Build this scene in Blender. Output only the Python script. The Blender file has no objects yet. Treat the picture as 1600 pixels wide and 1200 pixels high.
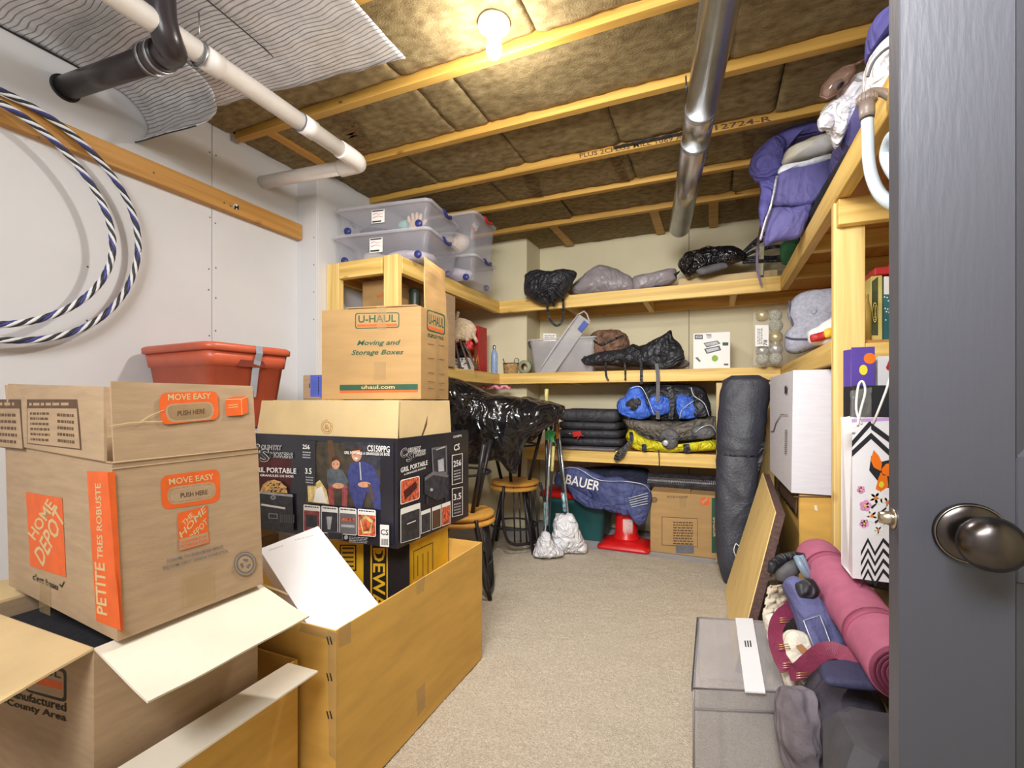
import bpy, math, random
from mathutils import Vector, Matrix, noise
V = Vector
random.seed(7)
SC = bpy.context.scene
COL = SC.collection

# ---------------------------------------------------------------- camera, world, lights, exposure
FPX, YH, CAMH = 738.0, 627.0, 1.0
YAW = math.radians(23.114)
cam = bpy.data.cameras.new('camera'); camo = bpy.data.objects.new('camera', cam); COL.objects.link(camo)
camo.location = (0, 0, CAMH); camo.rotation_euler = (math.radians(90), 0, YAW)
cam.sensor_fit = 'HORIZONTAL'; cam.sensor_width = 36; cam.lens = FPX / 1600 * 36
cam.shift_y = 27 / 1600; cam.clip_start = 0.02; cam.clip_end = 50
SC.camera = camo
SC.view_settings.view_transform = 'Standard'; SC.view_settings.look = 'None'
SC.view_settings.gamma = 1; SC.view_settings.use_curve_mapping = False
SC.view_settings.exposure = 0.66
w = bpy.data.worlds.new('world'); SC.world = w; w.use_nodes = True
w.node_tree.nodes['Background'].inputs[0].default_value = (.9, .95, 1, 1)
w.node_tree.nodes['Background'].inputs[1].default_value = 0.02

def lamp(name, kind, loc, power, color, size=.1, rot=(0, 0, 0), sy=None, spread=None):
    l = bpy.data.lights.new(name, kind); o = bpy.data.objects.new(name, l); COL.objects.link(o)
    o.location = loc; o.rotation_euler = rot; l.energy = power; l.color = color
    if kind == 'AREA':
        l.size = size
        if spread: l.spread = math.radians(spread)
        if sy: l.shape = 'RECTANGLE'; l.size_y = sy
    else: l.shadow_soft_size = size
    return o
lamp('ceiling_bulb_light', 'POINT', (-.685, 1.45, 2.12), 9, (1, .95, .88), .035)
lamp('ceiling_bulb_beam', 'AREA', (-.685, 1.45, 2.155), 9, (1, .95, .88), .09)
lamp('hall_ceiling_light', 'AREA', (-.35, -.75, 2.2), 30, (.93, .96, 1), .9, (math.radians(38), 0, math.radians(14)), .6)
lamp('back_fill_area', 'AREA', (-.1, -.1, 1.95), 13, (1, .985, .95), .7, (math.radians(74), 0, math.radians(6)), .5, 95)  # added fill aimed at the back of the room, stands for no real fitting
lamp('rear_fill_point', 'POINT', (-.6, -.35, 1.8), 12, (1, .97, .93), .12)  # added unseen fill behind the camera, brightens foil and ceiling from below

# ---------------------------------------------------------------- pixel helpers (photo pixel -> point on a real plane)
Fw = V((-math.sin(YAW), math.cos(YAW), 0)); Rt = V((math.cos(YAW), math.sin(YAW), 0)); C0 = V((0, 0, CAMH))
def ray(px, py): return Fw + Rt * ((px - 800) / FPX) + V((0, 0, (YH - py) / FPX))
def PT(px, py, t): return C0 + ray(px, py) * t
def PY(px, py, y): d = ray(px, py); return C0 + d * (y / d.y)
def PX(px, py, x): d = ray(px, py); return C0 + d * (x / d.x)
def PZ(px, py, z): d = ray(px, py); return C0 + d * ((z - CAMH) / d.z)
def PP(px, py, pl):
    d = ray(px, py); p, n = pl
    return C0 + d * ((p - C0).dot(n) / d.dot(n))

# ---------------------------------------------------------------- materials
def lin(c):
    return tuple(((x / 255) / 12.92 if x / 255 <= .04045 else ((x / 255 + .055) / 1.055) ** 2.4) for x in c[:3]) + (1,)
MATS = {}
def mat(name, rgb, rough=.6, var=.08, vs=6, bump=0, bs=60, metal=0, stretch=(1, 1, 1), spec=.5, alpha=None, emit=None, coat=0, rgb2=None, detail=4, sheen=0, wrk=None):
    if name in MATS: return MATS[name]
    m = bpy.data.materials.new(name); m.use_nodes = True; nt = m.node_tree; N = nt.nodes; L = nt.links
    b = N['Principled BSDF']; c = lin(rgb)
    b.inputs['Roughness'].default_value = rough; b.inputs['Metallic'].default_value = metal
    b.inputs['Specular IOR Level'].default_value = spec
    if coat: b.inputs['Coat Weight'].default_value = coat; b.inputs['Coat Roughness'].default_value = .15
    if sheen: b.inputs['Sheen Weight'].default_value = sheen
    tc = N.new('ShaderNodeTexCoord'); mp = N.new('ShaderNodeMapping'); mp.inputs['Scale'].default_value = stretch
    L.new(tc.outputs['Object'], mp.inputs[0])
    if var or rgb2:
        n1 = N.new('ShaderNodeTexNoise'); n1.inputs['Scale'].default_value = vs; n1.inputs['Detail'].default_value = detail
        L.new(mp.outputs[0], n1.inputs['Vector'])
        cr = N.new('ShaderNodeValToRGB')
        lo = [max(0, x * (1 - 2.2 * var)) for x in c[:3]] + [1]; hi = [min(1, x * (1 + 2.2 * var)) for x in c[:3]] + [1]
        if rgb2: lo = list(lin(rgb2))
        cr.color_ramp.elements[0].color = lo; cr.color_ramp.elements[1].color = hi
        cr.color_ramp.elements[0].position = .3; cr.color_ramp.elements[1].position = .7
        L.new(n1.outputs['Fac'], cr.inputs[0]); L.new(cr.outputs[0], b.inputs['Base Color'])
    else: b.inputs['Base Color'].default_value = c
    if bump:
        n2 = N.new('ShaderNodeTexNoise'); n2.inputs['Scale'].default_value = bs; n2.inputs['Detail'].default_value = 3
        L.new(mp.outputs[0], n2.inputs['Vector'])
        bp = N.new('ShaderNodeBump'); bp.inputs['Strength'].default_value = bump; bp.inputs['Distance'].default_value = .01
        L.new(n2.outputs['Fac'], bp.inputs['Height']); L.new(bp.outputs[0], b.inputs['Normal'])
    if wrk:
        n3 = N.new('ShaderNodeTexNoise'); n3.inputs['Scale'].default_value = wrk[0]; n3.inputs['Detail'].default_value = 2; n3.inputs['Distortion'].default_value = 1.2
        L.new(mp.outputs[0], n3.inputs['Vector'])
        s1 = N.new('ShaderNodeMath'); s1.operation = 'SUBTRACT'; L.new(n3.outputs['Fac'], s1.inputs[0]); s1.inputs[1].default_value = .5
        s2 = N.new('ShaderNodeMath'); s2.operation = 'ABSOLUTE'; L.new(s1.outputs[0], s2.inputs[0])
        b3 = N.new('ShaderNodeBump'); b3.inputs['Strength'].default_value = wrk[1]; b3.inputs['Distance'].default_value = -.06
        L.new(s2.outputs[0], b3.inputs['Height'])
        if b.inputs['Normal'].links: L.new(b.inputs['Normal'].links[0].from_socket, b3.inputs['Normal'])
        L.new(b3.outputs[0], b.inputs['Normal'])
    if emit:
        b.inputs['Emission Color'].default_value = lin(emit[0]); b.inputs['Emission Strength'].default_value = emit[1]
    if alpha is not None:
        tr = N.new('ShaderNodeBsdfTransparent'); mx = N.new('ShaderNodeMixShader')
        mx.inputs[0].default_value = alpha
        L.new(tr.outputs[0], mx.inputs[1]); L.new(b.outputs[0], mx.inputs[2]); L.new(mx.outputs[0], N['Material Output'].inputs[0])
    MATS[name] = m; return m

def wood(name, rgb, axis, dark=.22):
    st = [26, 26, 26]; st[axis] = 1.1
    m = mat(name, rgb, .55, 0, 1, 0, 1, 0, st)
    nt = m.node_tree; N = nt.nodes; L = nt.links; b = N['Principled BSDF']; mp = [n for n in N if n.type == 'MAPPING'][0]
    n1 = N.new('ShaderNodeTexNoise'); n1.inputs['Scale'].default_value = 1.2; n1.inputs['Detail'].default_value = 6; n1.inputs['Distortion'].default_value = .6
    L.new(mp.outputs[0], n1.inputs['Vector'])
    cr = N.new('ShaderNodeValToRGB'); c = lin(rgb)
    cr.color_ramp.elements[0].position = .35; cr.color_ramp.elements[1].position = .62
    cr.color_ramp.elements[0].color = [c[0] * (1 - dark), c[1] * (1 - dark * 1.3), c[2] * (1 - dark * 1.9), 1]
    cr.color_ramp.elements[1].color = [min(1, c[0] * 1.06), min(1, c[1] * 1.06), min(1, c[2] * 1.1), 1]
    L.new(n1.outputs['Fac'], cr.inputs[0])
    mp2 = N.new('ShaderNodeMapping'); s2 = [7, 7, 7]; s2[axis] = 3.4; mp2.inputs['Scale'].default_value = s2
    L.new([n for n in N if n.type == 'TEX_COORD'][0].outputs['Object'], mp2.inputs[0])
    vo = N.new('ShaderNodeTexVoronoi'); vo.inputs['Scale'].default_value = 1; L.new(mp2.outputs[0], vo.inputs['Vector'])
    kr = N.new('ShaderNodeValToRGB'); kr.color_ramp.elements[0].position = .03; kr.color_ramp.elements[1].position = .1
    kr.color_ramp.elements[0].color = (.42, .26, .13, 1); kr.color_ramp.elements[1].color = (1, 1, 1, 1)
    L.new(vo.outputs['Distance'], kr.inputs[0])
    mu = N.new('ShaderNodeMix'); mu.data_type = 'RGBA'; mu.blend_type = 'MULTIPLY'; mu.inputs[0].default_value = .8
    L.new(cr.outputs[0], mu.inputs[6]); L.new(kr.outputs[0], mu.inputs[7]); L.new(mu.outputs[2], b.inputs['Base Color'])
    bp = N.new('ShaderNodeBump'); bp.inputs['Strength'].default_value = .15; bp.inputs['Distance'].default_value = .002
    L.new(n1.outputs['Fac'], bp.inputs['Height']); L.new(bp.outputs[0], b.inputs['Normal'])
    return m
PINE = [wood('pine_x', (236, 200, 116), 0), wood('pine_y', (236, 200, 116), 1), wood('pine_z', (240, 208, 132), 2)]
JOIST = wood('joist_pine', (200, 158, 76), 0); JOISTY = wood('joist_pine_y', (205, 152, 66), 1)
LEDG = wood('ledger_pine', (192, 142, 72), 1)
PLY = wood('plywood', (205, 150, 78), 1, .12)
DRY = mat('drywall', (214, 214, 216), .85, .015, 3, .03, 200)
DRYB = mat('drywall_back', (220, 211, 178), .85, .02, 3, .03, 200)
KRAFT = mat('kraft_card', (174, 147, 116), .8, .04, 14, .06, 90, 0, (1, 1, 6))
KRAFT2 = mat('kraft_card_golden', (212, 166, 80), .75, .05, 5, .05, 70, 0, (1, 1, 5))
KRAFT3 = mat('kraft_card_pale', (208, 182, 134), .8, .04, 7, .04, 80)
KRAFTW = mat('kraft_card_cream', (226, 216, 198), .8, .03, 7, .04, 80)
EDGE = mat('card_edge', (170, 128, 78), .9, .2, 120)
TAPE = mat('packing_tape', (196, 168, 122), .25, .05, 20, .05, 60, alpha=.35)
WHITE = mat('white_print', (240, 238, 234), .6, .01)
BLACK = mat('black_print', (28, 27, 30), .55, .05)
ORANGE = mat('orange_print', (226, 98, 36), .6, .04, 30)
GREENP = mat('green_print', (38, 84, 62), .6, .05, 30)
GREYP = mat('grey_print', (110, 108, 112), .7, .05, 30)
BROWNP = mat('brown_print', (92, 66, 44), .7, .08, 30)

# ---------------------------------------------------------------- mesh builder
class MB:
    def __init__(s): s.v = []; s.f = []; s.m = []; s.s = []; s.M = None; s.mi = 0; s.sm = False
    def add(s, vs, fs, mi=None, sm=None):
        o = len(s.v)
        s.v += [(s.M @ V(p) if s.M else V(p)) for p in vs]
        mi = s.mi if mi is None else mi; sm = s.sm if sm is None else sm
        for f in fs: s.f.append([i + o for i in f]); s.m.append(mi); s.s.append(sm)
        return s
    def hexa(s, c, mi=None):      # 8 corners: bottom ring 0-3, top ring 4-7
        return s.add(c, [(0, 3, 2, 1), (4, 5, 6, 7), (0, 1, 5, 4), (1, 2, 6, 5), (2, 3, 7, 6), (3, 0, 4, 7)], mi, False)
    def box(s, x0, x1, y0, y1, z0, z1, bev=0, mi=None):
        if not bev: return s.hexa([(x0, y0, z0), (x1, y0, z0), (x1, y1, z0), (x0, y1, z0), (x0, y0, z1), (x1, y0, z1), (x1, y1, z1), (x0, y1, z1)], mi)
        b = min(bev, (x1 - x0) / 2.01, (y1 - y0) / 2.01, (z1 - z0) / 2.01)
        vs = []; idx = {}
        for a in range(3):
            for i in (0, 1):
                for j in (0, 1):
                    for k in (0, 1):
                        p = [(x0, x1)[i], (y0, y1)[j], (z0, z1)[k]]; sg = [1 - 2 * i, 1 - 2 * j, 1 - 2 * k]
                        for q in range(3):
                            if q != a: p[q] += sg[q] * b
                        idx[(a, i, j, k)] = len(vs); vs.append(p)
        F = []
        for a in range(3):
            o1, o2 = [(1, 2), (0, 2), (0, 1)][a]
            for e in (0, 1):
                r = []
                for (p, q) in ((0, 0), (1, 0), (1, 1), (0, 1)):
                    c = [0, 0, 0]; c[a] = e; c[o1] = p; c[o2] = q; r.append(idx[(a, *c)])
                F.append(r)
        for a in range(3):
            o1, o2 = [(1, 2), (0, 2), (0, 1)][a]
            for p in (0, 1):
                for q in (0, 1):
                    c0 = [0, 0, 0]; c0[o1] = p; c0[o2] = q; c1 = list(c0); c1[a] = 1
                    F.append([idx[(o1, *c0)], idx[(o1, *c1)], idx[(o2, *c1)], idx[(o2, *c0)]])
        for i in (0, 1):
            for j in (0, 1):
                for k in (0, 1): F.append([idx[(0, i, j, k)], idx[(1, i, j, k)], idx[(2, i, j, k)]])
        return s.add(vs, F, mi, False)
    def obox(s, O, a, b, c, mi=None):   # parallelepiped
        O, a, b, c = V(O), V(a), V(b), V(c)
        return s.hexa([O, O + a, O + a + b, O + b, O + c, O + a + c, O + a + b + c, O + b + c], mi)
    def slab(s, poly, off, mi=None):     # polygon (3d pts) extruded by vector
        n = len(poly); off = V(off); vs = [V(p) for p in poly] + [V(p) + off for p in poly]
        return s.add(vs, [list(range(n))[::-1], list(range(n, 2 * n))] + [(i, (i + 1) % n, n + (i + 1) % n, n + i) for i in range(n)], mi, False)
    def tube(s, pts, r, seg=10, closed=False, mi=None, caps=True):
        P = [V(p) for p in pts]; n = len(P); R = r if isinstance(r, (list, tuple)) else [r] * n
        vs = []; up = None
        for i in range(n):
            t = (P[(i + 1) % n] - P[i - 1]) if closed else (P[min(i + 1, n - 1)] - P[max(i - 1, 0)])
            t.normalize() if t.length > 1e-9 else None
            if up is None: up = t.orthogonal().normalized()
            up = (up - t * up.dot(t)); up = up.normalized() if up.length > 1e-6 else t.orthogonal().normalized()
            w_ = t.cross(up)
            for k in range(seg):
                a = 2 * math.pi * k / seg; vs.append(P[i] + (up * math.cos(a) + w_ * math.sin(a)) * R[i])
        F = []
        for i in range(n if closed else n - 1):
            j = (i + 1) % n
            for k in range(seg): F.append((i * seg + k, i * seg + (k + 1) % seg, j * seg + (k + 1) % seg, j * seg + k))
        s.add(vs, F, mi, True)
        if caps and not closed:
            o = len(s.v) - len(vs)
            s.f.append([o + k for k in range(seg)][::-1]); s.f.append([o + (n - 1) * seg + k for k in range(seg)])
            s.m += [s.mi if mi is None else mi] * 2; s.s += [False] * 2
        return s
    def lathe(s, prof, O, ax=(0, 0, 1), seg=24, mi=None):   # prof [(r, h)]
        ax = V(ax).normalized(); u = ax.orthogonal().normalized(); w_ = ax.cross(u); O = V(O); vs = []
        for r, h in prof:
            for k in range(seg):
                a = 2 * math.pi * k / seg; vs.append(O + ax * h + (u * math.cos(a) + w_ * math.sin(a)) * max(r, 1e-5))
        F = [(i * seg + k, i * seg + (k + 1) % seg, (i + 1) * seg + (k + 1) % seg, (i + 1) * seg + k) for i in range(len(prof) - 1) for k in range(seg)]
        F += [list(range(seg))[::-1], [(len(prof) - 1) * seg + k for k in range(seg)]]
        return s.add(vs, F, mi, True)
    def strap(s, pts, w_, nrm, th=.003, mi=None):  # ribbon, width across direction = tangent x nrm
        P = [V(p) for p in pts]; n = len(P); nrm = V(nrm).normalized(); vs = []
        for i in range(n):
            t = (P[min(i + 1, n - 1)] - P[max(i - 1, 0)]).normalized(); a = t.cross(nrm)
            a = a.normalized() if a.length > .05 else V((1, 0, 0)); m_ = a.cross(t).normalized()
            for (p, q) in ((-1, -1), (1, -1), (1, 1), (-1, 1)): vs.append(P[i] + a * p * w_ / 2 + m_ * q * th / 2)
        F = [(0, 1, 2, 3)[::-1], tuple((n - 1) * 4 + k for k in range(4))]
        for i in range(n - 1):
            for k in range(4): F.append((i * 4 + k, i * 4 + (k + 1) % 4, i * 4 + 4 + (k + 1) % 4, i * 4 + 4 + k))
        return s.add(vs, F, mi, False)
    def loft(s, rings, mi=None, sm=True, cap0=True, cap1=True):
        n = len(rings[0]); vs = [p for r in rings for p in r]
        s.add(vs, [(i * n + k, i * n + (k + 1) % n, (i + 1) * n + (k + 1) % n, (i + 1) * n + k) for i in range(len(rings) - 1) for k in range(n)], mi, sm)
        o = len(s.v) - len(vs); mi = s.mi if mi is None else mi
        if cap0: s.f.append([o + k for k in range(n)][::-1]); s.m.append(mi); s.s.append(False)
        if cap1: s.f.append([o + (len(rings) - 1) * n + k for k in range(n)]); s.m.append(mi); s.s.append(False)
        return s
    def sheet(s, fn, nu, nv, th=0, mi=None):   # fn(u,v)->point ; optional thickness vector along -normal by duplicate
        P = [[V(fn(i / nu, j / nv)) for j in range(nv + 1)] for i in range(nu + 1)]
        vs = [p for r in P for p in r]; W = nv + 1
        F = [(i * W + j, (i + 1) * W + j, (i + 1) * W + j + 1, i * W + j + 1) for i in range(nu) for j in range(nv)]
        if th:
            n0 = len(vs); nn = []
            for i in range(nu + 1):
                for j in range(nv + 1):
                    a = P[min(i + 1, nu)][j] - P[max(i - 1, 0)][j]; b = P[i][min(j + 1, nv)] - P[i][max(j - 1, 0)]
                    q = a.cross(b); nn.append(P[i][j] + (q.normalized() if q.length > 1e-12 else V((0, 0, 1))) * -th)
            vs += nn; F += [tuple(k + n0 for k in f[::-1]) for f in F]
            bd = [(i, 0) for i in range(nu + 1)] + [(nu, j) for j in range(1, nv + 1)] + [(i, nv) for i in range(nu - 1, -1, -1)] + [(0, j) for j in range(nv - 1, 0, -1)]
            ids = [i * W + j for i, j in bd]
            F += [(ids[k], ids[(k + 1) % len(ids)], ids[(k + 1) % len(ids)] + n0, ids[k] + n0)[::-1] for k in range(len(ids))]
        return s.add(vs, F, mi, True)

def rrect(hx, hy, r, z, n=5, cx=0, cy=0):
    out = []
    for (sx, sy, a0) in ((1, 1, 0), (-1, 1, 90), (-1, -1, 180), (1, -1, 270)):
        for k in range(n + 1):
            a = math.radians(a0 + 90 * k / n); out.append(V((cx + sx * (hx - r) + r * math.cos(a), cy + sy * (hy - r) + r * math.sin(a), z)))
    return out

def smooth_loop(pts, seg):
    n = len(pts); P = [V(p) for p in pts]; out = []; L = [(P[(i + 1) % n] - P[i]).length for i in range(n)]; tot = sum(L)
    for k in range(seg):
        d = tot * k / seg; i = 0
        while i < n - 1 and d > L[i]: d -= L[i]; i += 1
        t = min(1, d / max(L[i], 1e-9)); p0, p1, p2, p3 = P[i - 1], P[i], P[(i + 1) % n], P[(i + 2) % n]
        c = .5 * ((2 * p1) + (p2 - p0) * t + (2 * p0 - 5 * p1 + 4 * p2 - p3) * t * t + (3 * p1 - p0 - 3 * p2 + p3) * t ** 3)
        out.append(c * .6 + p1.lerp(p2, t) * .4)
    return out
def smooth_path(pts, per=8):
    P = [V(p) for p in pts]; n = len(P); out = []
    for i in range(n - 1):
        p0, p1, p2, p3 = P[max(i - 1, 0)], P[i], P[i + 1], P[min(i + 2, n - 1)]
        for k in range(per):
            t = k / per
            out.append(.5 * ((2 * p1) + (p2 - p0) * t + (2 * p0 - 5 * p1 + 4 * p2 - p3) * t * t + (3 * p1 - p0 - 3 * p2 + p3) * t ** 3))
    return out + [P[-1]]

def pillow(mb, outline, nrm, tf=.08, tb=.06, wr=.008, fr=9, seg=72, rings=14, puff=.5, seed=0, an=(1, 1, 1), zmin=None, mi=None, ctr=None, ridge=.5):
    """soft stuffed shape: rim = outline, bulging tf towards nrm and tb away, with ridged folds"""
    nrm = V(nrm).normalized(); O = smooth_loop(outline, seg)
    c = V(ctr) if ctr else sum(O, V()) / seg
    def disp(p, h):
        q = V((p.x * an[0], p.y * an[1], p.z * an[2])) * fr + V((seed * 7.1, seed * 3.3, seed * 1.7))
        a = noise.noise(q); b = 1 - abs(noise.noise(q * 1.7 + V((5, 5, 5)))) * 2.2; d = noise.noise(q * 3.7)
        return wr * ((1 - ridge) * a * 1.6 + ridge * b + .35 * d) * (.35 + .65 * h)
    vs = []; F = []
    for side, th in ((1, tf), (-1, tb)):
        base = len(vs)
        for r in range(rings):
            k = 1 - r / rings
            h = (1 - k ** 2) ** puff
            for p in O:
                q = c + (p - c) * k; q2 = q + nrm * side * th * h
                q2 = q2 + nrm * side * disp(q2, h) + (p - c).normalized() * disp(q + V((9, 9, 9)), 1) * .6 * k
                if zmin is not None and q2.z < zmin: q2.z = zmin + (q2.z - zmin) * .02
                vs.append(q2)
        cc = c + nrm * side * th; cc += nrm * side * disp(cc, 1); vs.append(cc)
        for r in range(rings - 1):
            for k in range(seg):
                f = (base + r * seg + k, base + r * seg + (k + 1) % seg, base + (r + 1) * seg + (k + 1) % seg, base + (r + 1) * seg + k)
                F.append(f if side > 0 else f[::-1])
        ci = base + rings * seg
        for k in range(seg):
            f = (base + (rings - 1) * seg + k, base + (rings - 1) * seg + (k + 1) % seg, ci); F.append(f if side > 0 else f[::-1])
    # weld the rims
    n1 = rings * seg + 1
    for k in range(seg):
        m_ = (vs[k] + vs[n1 + k]) / 2; vs[k] = m_
    F = [tuple((i - n1 if n1 <= i < n1 + seg else i) for i in f) for f in F]
    # recalculated orientation by Blender later
    return mb.add(vs, F, mi, True)

# ---------------------------------------------------------------- objects
ORG = {}
def setp(o, label=None, cat=None, group=None, kind=None):
    for k, v_ in (('label', label), ('category', cat), ('group', group), ('kind', kind)):
        if v_: o[k] = v_
    return o
def thing(name, label, cat, loc, group=None, kind=None):
    o = bpy.data.objects.new(name, None); COL.objects.link(o); o.location = loc; o.empty_display_size = .05
    ORG[o.name] = V(loc); return setp(o, label, cat, group, kind)
def mesh_obj(name, mb, mats, org):
    me = bpy.data.meshes.new(name)
    me.from_pydata([tuple(p - org) for p in mb.v], [], mb.f)
    for m in (mats if isinstance(mats, (list, tuple)) else [mats]): me.materials.append(m)
    me.polygons.foreach_set('material_index', mb.m); me.polygons.foreach_set('use_smooth', mb.s)
    me.validate(); me.update()
    o = bpy.data.objects.new(name, me); COL.objects.link(o); return o
def fixn(o):
    import bmesh
    bm = bmesh.new(); bm.from_mesh(o.data); bmesh.ops.recalc_face_normals(bm, faces=bm.faces); bm.to_mesh(o.data); bm.free(); return o
def part(name, mb, mats, parent, label=None, kind=None, sub=False):
    org = ORG[parent.name]; o = mesh_obj(name, mb, mats, org); o.parent = parent; fixn(o)
    ORG[o.name] = org; setp(o, label, kind=kind); return o
def single(name, mb, mats, label, cat, group=None, kind=None, fix=True):
    xs = [p.x for p in mb.v]; ys = [p.y for p in mb.v]; zs = [p.z for p in mb.v]
    org = V(((min(xs) + max(xs)) / 2, (min(ys) + max(ys)) / 2, min(zs)))
    o = mesh_obj(name, mb, mats, org); o.location = org; ORG[o.name] = V(org)
    if fix: fixn(o)
    return setp(o, label, cat, group, kind)
def struct(name, mb, mats, label=None):
    o = mesh_obj(name, mb, mats, V((0, 0, 0))); ORG[o.name] = V((0, 0, 0)); fixn(o); setp(o, label, kind='structure'); return o
def dup(root, loc, rotz=0, label=None, scale=None):
    r = root.copy(); COL.objects.link(r); r.location = loc; r.rotation_euler = (0, 0, rotz)
    if scale: r.scale = scale
    if label: r['label'] = label
    for ch in list(root.children):
        c = ch.copy(); COL.objects.link(c); c.parent = r
        for g in ch.children: d = g.copy(); COL.objects.link(d); d.parent = c
    return r

# text: verts in unit box
TX = {}
def text_mesh(s):
    if s in TX: return TX[s]
    cu = bpy.data.curves.new('t', 'FONT'); cu.body = s; cu.resolution_u = 2; cu.offset = .018
    o = bpy.data.objects.new('t', cu); COL.objects.link(o)
    dg = bpy.context.evaluated_depsgraph_get(); me = bpy.data.meshes.new_from_object(o.evaluated_get(dg))
    vs = [V(v_.co) for v_ in me.vertices]; fs = [list(p.vertices) for p in me.polygons]
    bpy.data.objects.remove(o); bpy.data.curves.remove(cu); bpy.data.meshes.remove(me)
    x0 = min(p.x for p in vs); x1 = max(p.x for p in vs); y0 = min(p.y for p in vs); y1 = max(p.y for p in vs)
    TX[s] = ([((p.x - x0) / (x1 - x0), (p.y - y0) / (y1 - y0)) for p in vs], fs); return TX[s]
def tapes(root, pl, polys, m, name='tape_strip'):
    for q in polys:
        pr = Print(pl); pr.poly(q, m, 3); pr.done(root, name)
class Print:
    """flat print on one face: everything lies on the plane, layers a fraction of a mm apart"""
    def __init__(s, pl): s.pl = pl; s.mb = MB(); s.mats = []; s.k = 0
    def _m(s, m):
        if m not in s.mats: s.mats.append(m)
        return s.mats.index(m)
    def poly(s, pts, m, k=None):
        s.k = s.k + 1 if k is None else k; off = s.pl[1] * (.00012 * s.k + .0003)
        q = [PP(x, y, s.pl) + off for x, y in pts]
        s.mb.add(q, [list(range(len(q)))], s._m(m)); return s
    def quad(s, x0, y0, x1, y1, m, sl=0, sr=None, k=None):  # sl/sr: drop of the top-right/bottom-right corners (perspective slope)
        sr = sl if sr is None else sr
        return s.poly([(x0, y0), (x1, y0 + sl), (x1, y1 + sr), (x0, y1)], m, k)
    def ell(s, cx, cy, rx, ry, m, k=None, n=20): return s.poly([(cx + rx * math.cos(i * 6.2832 / n), cy + ry * math.sin(i * 6.2832 / n)) for i in range(n)], m, k)
    def rr(s, c4, m, rad=.25, k=None):   # rounded quad from 4 px corners tl tr br bl
        tl, tr, br, bl = [V((*c, 0)) for c in c4]; pts = []
        for i, c in enumerate((tl, tr, br, bl)):
            a = (tl, tr, br, bl)[i - 1]; b = (tl, tr, br, bl)[(i + 1) % 4]; L = min((a - c).length, (b - c).length) * rad
            p0 = c + (a - c).normalized() * L; p1 = c + (b - c).normalized() * L
            for j in range(6):
                t = j / 5; q = p0 * (1 - t) ** 2 + c * 2 * t * (1 - t) + p1 * t * t; pts.append((q.x, q.y))
        return s.poly(pts, m, k)
    def text(s, t, bl, br, tl, m, k=None):
        s.k = s.k + 1 if k is None else k; off = s.pl[1] * (.00012 * s.k + .0003)
        B, R, T = (PP(*bl, s.pl) + off, PP(*br, s.pl) + off, PP(*tl, s.pl) + off)
        vs, fs = text_mesh(t); s.mb.add([B + (R - B) * x + (T - B) * y for x, y in vs], fs, s._m(m)); return s
    def lines(s, bl, br, tl, n, m, seed=1):   # n rows of tiny unreadable text as short dashes
        rnd = random.Random(seed); s.k += 1; off = s.pl[1] * (.00012 * s.k + .0003)
        B, R, T = (PP(*bl, s.pl) + off, PP(*br, s.pl) + off, PP(*tl, s.pl) + off)
        for i in range(n):
            x = 0
            while x < .96:
                l = rnd.uniform(.06, .2); x1 = min(.99, x + l); y0 = (i + .25) / n; y1 = (i + .7) / n
                q = [B + (R - B) * a + (T - B) * b for a, b in ((x, y0), (x1, y0), (x1, y1), (x, y1))]
                s.mb.add(q, [(0, 1, 2, 3)], s._m(m)); x = x1 + .035
        return s
    def done(s, parent, name='printed_artwork', label=None):
        org = ORG[parent.name]; o = mesh_obj(name, s.mb, s.mats, org); o.parent = parent; ORG[o.name] = org; setp(o, label); return o
# ================================================================ THE SETTING
XL, XJ, YJ, YB, XR, YF, ZJ = -2.14, -2.0, 1.96, 3.75, .98, -1.3, 2.25
# carpet floor with displaced pile, concrete strip behind it
CARP = mat('carpet_pile', (228, 216, 198), .95, 0, 150, .9, 260, rgb2=(196, 182, 160), detail=2)
CONC = mat('concrete', (176, 176, 178), .8, .05, 8, .1, 40)
random.seed(3)
mb = MB(); mb.box(XL - .1, XR + .1, YF, YB + .1, -.06, -.012); floor = struct('floor', mb, CONC, 'grey concrete slab')
def carp(u, v_):
    x = XL + u * (XR - XL); y = YF + v_ * (3.16 - YF); p = V((x, y, 0))
    return (x, y, -.004 + .004 * noise.noise(p * 70) + .003 * noise.noise(p * 160) + .004 * noise.noise(p * 9))
mb = MB(); mb.sheet(carp, 300, 440); c_ = part('carpet', mb, CARP, floor, 'beige cut pile carpet')
# walls, drywall sheets as panels with open joints
def wallbox(name, label, boxes, m, back):
    mb = MB(); mb.box(*back); r = struct(name, mb, mat('wall_backing', (90, 85, 75), .9), None)
    for b in boxes:
        q = MB(); q.box(*b, bev=.0015); part('drywall_sheet', q, m, r)
    return r
wl = wallbox('wall_left', '', [(XL - .012, XL, YF, .27, 0, 2.3), (XL - .012, XL, .273, 1.468, 0, 2.3), (XL - .012, XL, 1.471, YJ + .1, 0, 2.3)], DRY, (XL - .05, XL - .013, YF, YJ + .1, 0, 2.6))
wallbox('wall_left_rear', '', [(XJ - .012, XJ, YJ + .0125, 2.9, 0, 2.3), (XJ - .012, XJ, 2.903, YB, 0, 2.3), (XL, XJ, YJ, YJ + .012, 0, 2.3)], DRY, (XJ - .05, XJ - .013, YJ + .013, YB, 0, 2.6))
wb = wallbox('wall_back', '', [(XJ, -1.35, YB, YB + .012, 0, 2.33), (-1.347, -.17, YB, YB + .012, 0, 2.33), (-.167, XR, YB, YB + .012, 0, 2.33),
              (XJ, -1.348, 3.45, 3.462, 0, 2.33), (-1.36, -1.348, 3.463, YB, 0, 2.33)], DRYB, (XJ, XR, YB + .013, YB + .05, 0, 2.6))
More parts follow.
